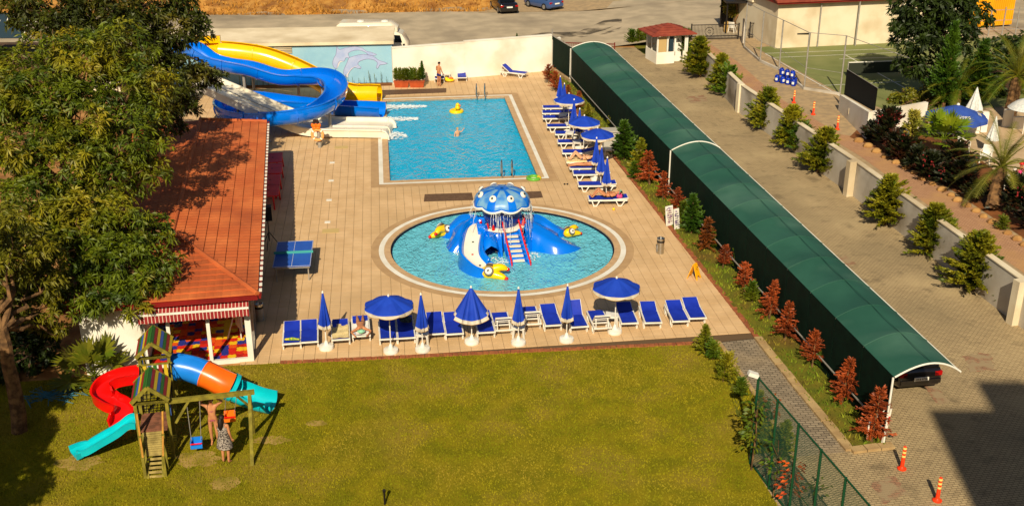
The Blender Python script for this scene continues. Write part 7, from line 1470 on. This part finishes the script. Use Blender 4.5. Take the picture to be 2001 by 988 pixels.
# tennis court fence, net windscreen, low white wall
cf = T("court_fence", "tall grey wire fence around the tennis court", "fence", GT(1522, 134)); cps = [GT(1454, 94), GT(1485, 121), GT(1522, 138), GT(1571, 175), GT(1641, 186)]; hts = (3.3, 3.5, 3.4, 3.6, 3.7)
for p, h_ in zip(cps, hts): B(M().tube([p, p + V((0, 0, h_))], .05, 8), "post", m_galv, cf)
for p in (GT(1597, 92), GT(1671, 90), GT(1755, 86)): B(M().tube([p, p + V((0, 0, 4.2))], .05, 8), "post", m_galv, cf)
for (p, h1), (q2, h2) in zip(zip(cps, hts), list(zip(cps, hts))[1:]):
    B(M().tube([p + V((0, 0, h1)), q2 + V((0, 0, h2))], .022, 5), "top_wire", m_galv, cf); B(M().tube([p + V((0, 0, 1.4)), q2 + V((0, 0, 1.4))], .014, 5), "middle_wire", m_galv, cf); B(M().bar(p + V((0, 0, .08)), q2 + V((0, 0, .08)), .12, .16), "kerb", m_greywall, cf)
e_ = GT(1760, 235); B(M().tube([cps[-1] + V((0, 0, 3.7)), e_ + V((0, 0, 3.6))], .02, 5), "top_wire", m_galv, cf)
gl_ = T("goal_frame", "dark metal goal frame at the back of the tennis court", "goal", GT(1545, 93)); a, b = GT(1516, 94), GT(1580, 92)
for p in (a, b): B(M().bar(p, p + V((0, 0, 1.05)), .1), "upright", m_black, gl_)
B(M().bar(a + V((0, 0, 1.0)), b + V((0, 0, 1.0)), .1), "crossbar", m_black, gl_)
lwl = T("low_white_wall", "low white wall topped by a dark net at the corner of the tennis court", "wall", GT(1668, 245)); w0, w1, w2 = GT(1645, 216), GT(1699, 272), GT(1806, 255); hw2 = 1.15
for a, b, h0_, h1_ in ((w0, w1, .95, 1.5), (w1, w2, 1.5, 1.6)):
    d_ = (b - a).normalized(); n2 = V((-d_.y, d_.x, 0)); n2 = n2 if n2.y > 0 else -n2; z0 = TZ(a.y) - .1; B(M().add([a, b, b + n2 * .22, a + n2 * .22] + [a + V((0, 0, h0_)), b - d_ * .002 + V((0, 0, h1_)), b - d_ * .002 + n2 * .22 + V((0, 0, h1_)), a + n2 * .22 + V((0, 0, h0_))], [(3, 2, 1, 0), (4, 5, 6, 7), (0, 1, 5, 4), (1, 2, 6, 5), (2, 3, 7, 6), (3, 0, 4, 7)]), "wall_section", m_wall, lwl)
m_bnet = mat("black_net", C(18, 24, 16, .5), C(14, 18, 12, .5), 3, .9); a, b = w0 + V((.1, .25, .9)), w1 + V((.2, .3, 1.45)); c = GT(1775, 240) + V((0, .4, 0)); up_ = V((0, 0, 1.5))
B(M().add([a, b, b + up_ * .85, a + up_, a + V((0, .03, 0)), b + V((0, .03, 0)), b + up_ * .85 + V((0, .03, 0)), a + up_ + V((0, .03, 0))], [(0, 1, 2, 3), (7, 6, 5, 4), (3, 2, 6, 7)]), "net_screen", m_bnet, lwl); B(M().tube([a + up_ + V((0, 0, .02)), b + up_ * .85 + V((0, 0, .02))], .02, 5), "net_rail", m_galv, lwl)
B(M().box(w0 * .6 + w1 * .4 + V((0, -.02, .55)) - V((.0, .0, 0)), (.03, .6, .35), .9), "wall_plaque", m_cream, lwl)
tn = T("tennis_net", "tennis net frame standing across the court behind the dark net", "net", GT(1700, 150)); a, b = GT(1655, 150), GT(1760, 146)
for p in (a, b): B(M().tube([p, p + V((0, 0, 1.0))], .04, 7), "net_post", m_galv, tn)
B(M().bar(a + V((0, 0, .55)), b + V((0, 0, .55)), .015, .75), "net", mat("net_grey", C(70, 76, 60, .6), rough=.9, trans=.3), tn); B(M().bar(a + V((0, 0, .95)), b + V((0, 0, .95)), .02, .06), "net_tape", m_white, tn)
# pool bar corner: white stepped wall, parasols, chairs, guest
sw_ = T("stepped_wall", "white stepped wall around the bar terrace below the palms", "wall", GT(1880, 250)); zt_ = 1.15
def wblk(px0, px1, py, h_, dy=0): a, b = GT(px0, py), GT(px1, py); B(M().bar(a + V((0, dy, h_ / 2)), b + V((0, dy, h_ / 2)), .22, h_), "wall_section", m_wall, sw_)
for px0, px1, py, h_ in ((1812, 1846, 262, .8), (1848, 1882, 262, 1.3), (1884, 1912, 260, .75), (1914, 1926, 258, 1.15), (1958, 1975, 248, 1.0), (1978, 2040, 252, .7)): wblk(px0, px1, py, h_)
bp = T("bar_parasol", "large faded blue advertising parasol over the bar terrace", "parasol", GT(1862, 272)); b = bp.location; yb = b.y; tp_ = D(1862, 205, yb); hB = tp_.z - b.z; m_fb = mat("faded_blue_canvas", C(58, 92, 180, .82), C(50, 82, 168, .82), 2, .8, trans=.1); rB = 1.62
B(M().tube([b, b + V((0, 0, hB))], .04, 8), "pole", m_plast, bp)
def bpt(u, v, d_=0): a = u * 2 * PI + .2; k_ = (u * 8) % 1; r = rB * v * (1 - .07 * (1 - abs(2 * k_ - 1))); return b + V((r * math.cos(a), r * math.sin(a), hB - .62 * v ** 1.15 + d_))
B(M().grid(48, 8, lambda u, v: bpt(u, max(v, .01)), True).grid(48, 8, lambda u, v: bpt(u, max(v, .01), -.012)), "canopy", m_fb, bp); B(M().grid(48, 2, lambda u, v: bpt(u, 1.0) + V((0, 0, -.2 * v)), True).grid(48, 2, lambda u, v: bpt(u, .995) + V((0, 0, -.2 * v))), "valance", m_fb, bp)
B(M().lathe([(.09, hB), (.07, hB + .08), (.02, hB + .1)], b, 8), "finial", m_plast, bp)
tmx = text_mesh("EFES", .30); tmx.materials.append(m_white)
for u in (.5625 + .156, .52, .90):
    uu = u; c = bpt(uu, .72, .02); nx = (bpt(uu + .01, .72) - bpt(uu - .01, .72)).normalized(); ny = (bpt(uu, .6) - bpt(uu, .8)).normalized(); nz = nx.cross(ny); o = put(tmx, "lettering", bp); mm_ = Matrix((nx, ny, nz)).transposed(); o.rotation_euler = mm_.to_euler(); o.location = c - b + nz * .012
m_strp = mat("pale_striped_canvas", C(226, 224, 214, .86), C(196, 200, 196, .85), 9, .9)
def folded(px, py, h_, r_, label):
    b = GT(px, py); t = T("folded_parasol", label, "parasol", b); B(M().tube([b, b + V((0, 0, h_))], .025, 7), "pole", m_plast, t); B(M().grid(32, 6, lambda u, v: b + V(((.02 + r_ * v) * (1 + .18 * v * math.cos(u * 2 * PI * 8)) * math.cos(u * 2 * PI), (.02 + r_ * v) * (1 + .18 * v * math.cos(u * 2 * PI * 8)) * math.sin(u * 2 * PI), h_ - 1.25 * v)), True), "canopy", m_strp, t)
folded(1898, 245, 2.2, .42, "folded pale striped parasol right of the blue bar parasol"); folded(1935, 300, 2.0, .3, "folded pale parasol behind the near date palm")
b = GT(1998, 262); t = T("pale_parasol", "open pale striped parasol at the photo's right edge by the far palm", "parasol", b); B(M().tube([b, b + V((0, 0, 2.0))], .03, 7), "pole", m_plast, t); B(M().grid(32, 6, lambda u, v: b + V((1.0 * v * math.cos(u * 2 * PI), 1.0 * v * math.sin(u * 2 * PI), 2.0 - .55 * v * v)), True), "canopy", m_strp, t)
pchair(GT(1880, 300), .5, "white plastic chair on the terrace left of the near palm's fronds", "white chairs on the bar terrace"); pchair(GT(1925, 318), -.6, "white plastic chair behind the near date palm's trunk", "white chairs on the bar terrace"); pchair(GT(1970, 372), 1.2, "white plastic chair beside the guest in pink", "white chairs on the bar terrace")
sit = dict(pelvis=(0, .05, .5), waist=(0, .06, .66), chest=(0, .05, .84), neck=(0, .03, 1.0), jaw=(0, .01, 1.08), head=(0, .01, 1.15), top=(0, .02, 1.22), nose=(0, -.085, 1.12), shL=(.165, .04, .95), shR=(-.165, .04, .95), elL=(.25, -.02, .72), elR=(-.25, -.02, .72), wrL=(.18, -.24, .66), wrR=(-.18, -.24, .66), hiL=(.09, .03, .49), hiR=(-.09, .03, .49), knL=(.11, -.38, .50), knR=(-.11, -.38, .50), anL=(.11, -.40, .08), anR=(-.11, -.40, .08), toL=(.12, -.53, .03), toR=(-.12, -.53, .03))
person("guest in a pink top and red cap seated at the photo's right edge", GT(1989, 366), .5, sit, m_skin, [("shirt", None, .016, m_pinksw), ("trunks", None, .012, m_tow)], (m_hair, 0), hat=m_red); pchair(GT(1989, 366), .5, "white plastic chair under the guest in pink at the right edge", "white chairs on the bar terrace")
# yellow container beyond the trees
yc = T("yellow_container", "yellow orange steel container behind the dark trees at the far right", "container", GT(1930, 57)); a, b = GT(1858, 60), GT(1976, 52); d_ = (b - a).to_2d().normalized(); n2 = V((-d_.y, d_.x)); L_ = (b - a).to_2d().length; z0 = TZ(a.y); m_yc = mat("container_yellow", C(246, 172, 18, .86), C(232, 158, 14, .84), 1, .55); m = M()
B(M().prism([a.to_2d(), a.to_2d() + d_ * L_, a.to_2d() + d_ * L_ + n2 * 2.4, a.to_2d() + n2 * 2.4], z0 + .15, z0 + 2.7), "container_body", m_yc, yc)
for k in range(30): p = a.to_2d() + d_ * (L_ * (k + .5) / 30) - n2 * .02; m.box((p.x, p.y, z0 + 1.4), (L_ / 62, .04, 2.3), math.atan2(d_.y, d_.x))
B(m, "corrugation", m_yc, yc, kind="stuff"); p = a.to_2d() + d_ * (L_ * .72) - n2 * .05; B(M().box((p.x, p.y, z0 + 2.35), (.8, .02, .3), math.atan2(d_.y, d_.x)), "green_sign", mat("sign_green", C(80, 170, 110, .8), rough=.6), yc)
yfz = T("yard_fence", "grey post fence in front of the yellow container", "fence", GT(1930, 70)); a, b = GT(1850, 74), GT(2010, 68)
for k in range(7): p = lerp(a, b, k / 6); B(M().tube([p, p + V((0, 0, 2.2))], .05, 7), "post", m_galv, yfz)
for z in (.5, 1.2, 2.0): B(M().tube([a + V((0, 0, z)), b + V((0, 0, z))], .025, 5), "rail", m_galv, yfz)
# ------------------------------------------------------------ vehicles
m_tyre = mat("tyre_rubber", C(30, 28, 26, .6), rough=.9); m_rim = mat("alloy_rim", C(180, 178, 172, .8), rough=.3, metal=.6); m_carg = mat("car_glass", C(20, 24, 28, .5), rough=.05, spec=.7); m_tail = mat("red_lens", C(176, 12, 12, .8), rough=.2); m_plate = mat("plate_white", C(236, 232, 220, .88), rough=.5)
def car(label, loc, rz, paint, sedan, plate=None, L_=4.2, Wd=1.72, Hh=1.46):
    """front at +x; lofted lower body and cabin"""
    t = T("parked_car", label, "car", loc, "cars parked along the street" if plate is None else None, rz); w = Wd / 2; h = L_ / 2
    def loft(rows, nm, mt, par=t):
        m = M(); n_ = len(rows[0][1]); 
        for x, pr in rows: m.v += [(x + p[2] if len(p) > 2 else x, p[0], p[1]) for p in pr]
        for i in range(len(rows) - 1): m.f += [(i * n_ + j, i * n_ + (j + 1) % n_, (i + 1) * n_ + (j + 1) % n_, (i + 1) * n_ + j) for j in range(n_)]
        m.f += [tuple(range(n_))[::-1], tuple((len(rows) - 1) * n_ + j for j in range(n_))]; m.f = [f[::-1] for f in m.f]; return B(m, nm, mt, par, True, local=True)
    def ring(wl, zb, zs, zt_): return [(-wl * .9, zb), (-wl, zb + .12), (-wl, zs), (-wl * .93, zt_ - .03), (-wl * .8, zt_), (0, zt_ + .015), (wl * .8, zt_), (wl * .93, zt_ - .03), (wl, zs), (wl, zb + .12), (wl * .9, zb)]
    loft([(-h, ring(w * .80, .34, .55, .74)), (-h + .07, ring(w * .93, .24, .6, .84)), (-h + .35, ring(w, .2, .66, .92)), (-h * .4, ring(w, .2, .68, .92)), (h * .35, ring(w, .2, .68, .90)), (h - .55, ring(w * .98, .2, .62, .80)), (h - .12, ring(w * .9, .24, .54, .68)), (h, ring(w * .76, .32, .48, .58))], "body", paint)
    cr = lambda wb, wt, zt_: [(-wb, .86), (-wt, zt_ - .05), (-wt * .85, zt_), (wt * .85, zt_), (wt, zt_ - .05), (wb, .86)]
    xr = -h + (.62 if sedan else .10); loft([(xr, cr(w * .86, w * .80, .94)), (xr + (.55 if sedan else .30), cr(w * .94, w * .74, Hh - .05)), (xr + 1.0, cr(w * .95, w * .75, Hh)), (h * .16, cr(w * .95, w * .75, Hh - .02)), (h * .48, cr(w * .93, w * .80, .93))], "cabin", paint)
    for s_ in (-1, 1):
        x0, x1 = xr + (.50 if sedan else .30), h * .36; B(M().add([(x0 - .05, s_ * (w * .945 + .012), .93), (x1, s_ * (w * .945 + .012), .93), (h * .16, s_ * (w * .775 + .02), Hh - .09), (x0 + .18, s_ * (w * .775 + .02), Hh - .09)], [(0, 1, 2, 3) if s_ < 0 else (3, 2, 1, 0)]), "side_window", m_carg, t, local=True)
        B(M().box((h * .32, s_ * (w + .06), .96), (.12, .14, .1)), "mirror", paint, t, local=True)
        B(M().box((-h + .05, s_ * w * .76, .70), (.10, .26, .15)), "tail_light", m_tail, t, local=True); B(M().box((h - .07, s_ * w * .66, .60), (.12, .28, .12)), "headlight", m_rim, t, local=True)
        for x in (-h + .78, h - .82):
            wh = B(M().tube([(x, s_ * (w - .18), .31), (x, s_ * (w + .012), .31)], .31, 18), "wheel", m_tyre, t, local=True); B(M().tube([(x, s_ * (w - .02), .31), (x, s_ * (w + .022), .31)], .19, 14), "rim", m_rim, wh, local=True)
    dx = .55 if sedan else .30; B(M().add([(xr - .0 + .02, -w * .76, .975), (xr + .02, w * .76, .975), (xr + dx - .03, w * .66, Hh - .09), (xr + dx - .03, -w * .66, Hh - .09)], [(3, 2, 1, 0)]).xf(Matrix.Translation((-.02, 0, .012))), "rear_window", m_carg, t, local=True)
    B(M().add([(h * .45, -w * .78, .96), (h * .45, w * .78, .96), (h * .18, w * .68, Hh - .07), (h * .18, -w * .68, Hh - .07)], [(0, 1, 2, 3)]).xf(Matrix.Translation((.025, 0, .012))), "windscreen", m_carg, t, local=True)
    B(M().box((-h - .005, 0, .44), (.08, Wd * .86, .16)), "bumper", paint, t, local=True); pl = B(M().box((-h - .05, 0, .62 if not plate else .56), (.03, .52, .12)), "number_plate", m_plate, t, local=True)
    if plate:
        me = text_mesh(plate, .10, "plate_text"); me.materials.append(m_pup); o = put(me, "plate_text", pl); o.rotation_euler = (PI / 2, 0, -PI / 2); o.location = (-h - .068, 0, .56)
    return t
m_cb = mat("black_car_paint", C(24, 20, 20, .6), rough=.2, spec=.6, coat=.7); m_cbl = mat("blue_car_paint", C(62, 90, 140, .75), rough=.25, spec=.5, coat=.7)
def carat(px, py, a, **k): p = GS(px, py, .03); return p, PI / 2 - R(a)
p, r_ = carat(984, 20, -15); car("black sedan parked on the gravel across the street", p, r_, m_cb, True); p, r_ = carat(1061, 15, -39); car("blue hatchback parked across the street beside the black sedan", p, r_, m_cbl, False, L_=3.8, Hh=1.52)
p, r_ = carat(1316, -9, -4); car("black car at the photo's top edge above the guard house", p, r_, m_cb, True); p, r_ = carat(1390, -14, -4); car("black car at the photo's top edge right of the other black one", p, r_, m_cb, False)
p = D(1757, 778, 33.2); car("black hatchback parked under the carport's near end", V((p.x + .25, 35.0, .01)), PI / 2 + R(9.5), m_cb, False, "34 B 9736", L_=3.9, Wd=1.66)
vn = T("camper_van", "cream white camper van with a raised roof parked behind the pump house", "van", GS(720, 76)); y0 = 81.6; a = D(652, 66, y0); b = D(797, 78, y0); zt_ = D(720, 42, y0 + .9).z; L_ = b.x - a.x; m_van = mat("cream_car_paint", C(236, 226, 200, .86), C(228, 216, 188, .85), 1, .4, coat=.3)
def vrow(x, w_, z0, z1, z2): return [(x, y0 + s_ * w_ / 2 * k_ + .95, z) for s_, k_, z in ((-1, 1, z0), (-1, 1, z1), (-1, .82, z2), (1, .82, z2), (1, 1, z1), (1, 1, z0))]
def vloft(rows, nm, mt):
    m = M(); n_ = 6; m.v = [p for r in rows for p in r]
    for i in range(len(rows) - 1): m.f += [(i * n_ + (j + 1) % n_, i * n_ + j, (i + 1) * n_ + j, (i + 1) * n_ + (j + 1) % n_) for j in range(n_)]
    m.f += [tuple(range(n_)), tuple((len(rows) - 1) * n_ + j for j in range(n_))[::-1]]; m.f = [f[::-1] for f in m.f]; return B(m, nm, mt, vn, True)
vloft([vrow(a.x, 1.85, .45, 1.7, 2.0), vrow(a.x + .15, 1.95, .4, 1.9, 2.15), vrow(b.x - 1.0, 1.95, .4, 1.9, 2.15), vrow(b.x - .45, 1.9, .4, 1.3, 1.9), vrow(b.x - .1, 1.85, .4, 1.1, 1.3), vrow(b.x, 1.7, .5, .9, 1.1)], "body", m_van)
vloft([vrow(a.x + .2, 1.6, 2.1, zt_ - .35, zt_ - .2), vrow(a.x + .5, 1.7, 2.1, zt_ - .2, zt_), vrow(b.x - 1.3, 1.7, 2.1, zt_ - .15, zt_), vrow(b.x - .75, 1.6, 2.1, 2.3, 2.35)], "raised_roof", m_van)
B(M().add([(b.x - .98, y0 - .045, 1.35), (b.x - .42, y0 - .03, 1.35), (b.x - .56, y0 + .0, 1.86), (b.x - .98, y0 - .03, 1.9)], [(0, 1, 2, 3)]), "side_window", m_carg, vn); B(M().add([(b.x - .40, y0 + .12, 1.38), (b.x - .40, y0 + 1.78, 1.38), (b.x - .52, y0 + 1.66, 1.86), (b.x - .52, y0 + .24, 1.86)], [(0, 1, 2, 3)]).xf(Matrix.Translation((.10, 0, .0))), "windscreen", m_carg, vn)
for x in (.35, .68): B(M().lathe([(.28, 0), (.26, .08), (.1, .12)], (a.x + L_ * x, y0 + .9, zt_ - .01), 10), "roof_vent", m_plast, vn, True)
for x in (a.x + 1.1, b.x - .95): wh = B(M().tube([(x, y0 + .02, .34), (x, y0 + .25, .34)], .34, 16), "wheel", m_tyre, vn); B(M().tube([(x, y0 + .0, .34), (x, y0 + .1, .34)], .18, 12), "rim", m_rim, wh)
B(M().box((b.x - .3, y0 - .08, 1.15), (.14, .2, .2)), "mirror", m_black, vn)
# thin dark stake in the lawn and a blue net heap by the building
b = G(752, 985); t = T("sprinkler_stake", "thin dark stake standing in the lawn at the photo's bottom edge", "stake", b); B(M().tube([b, b + V((0, 0, .42))], .03, 7), "stake", m_black, t); B(M().lathe([(.045, .42), (.05, .50), (.02, .52)], b, 8), "stake_head", m_black, t)
b = G(100, 775); vs = M()
for _ in range(40): p = b + V((random.gauss(0, .45), random.gauss(0, .3), .04)); vs.tube([p, p + V((random.gauss(0, .3), random.gauss(0, .2), random.uniform(0, .12))), p + V((random.gauss(0, .4), random.gauss(0, .3), 0))], .012, 4)
B(vs, "blue_net_heap", mat("blue_net", C(60, 120, 140, .7), rough=.8), None, label="tangled heap of blue net in the tree's shade by the white wall", cat="net")
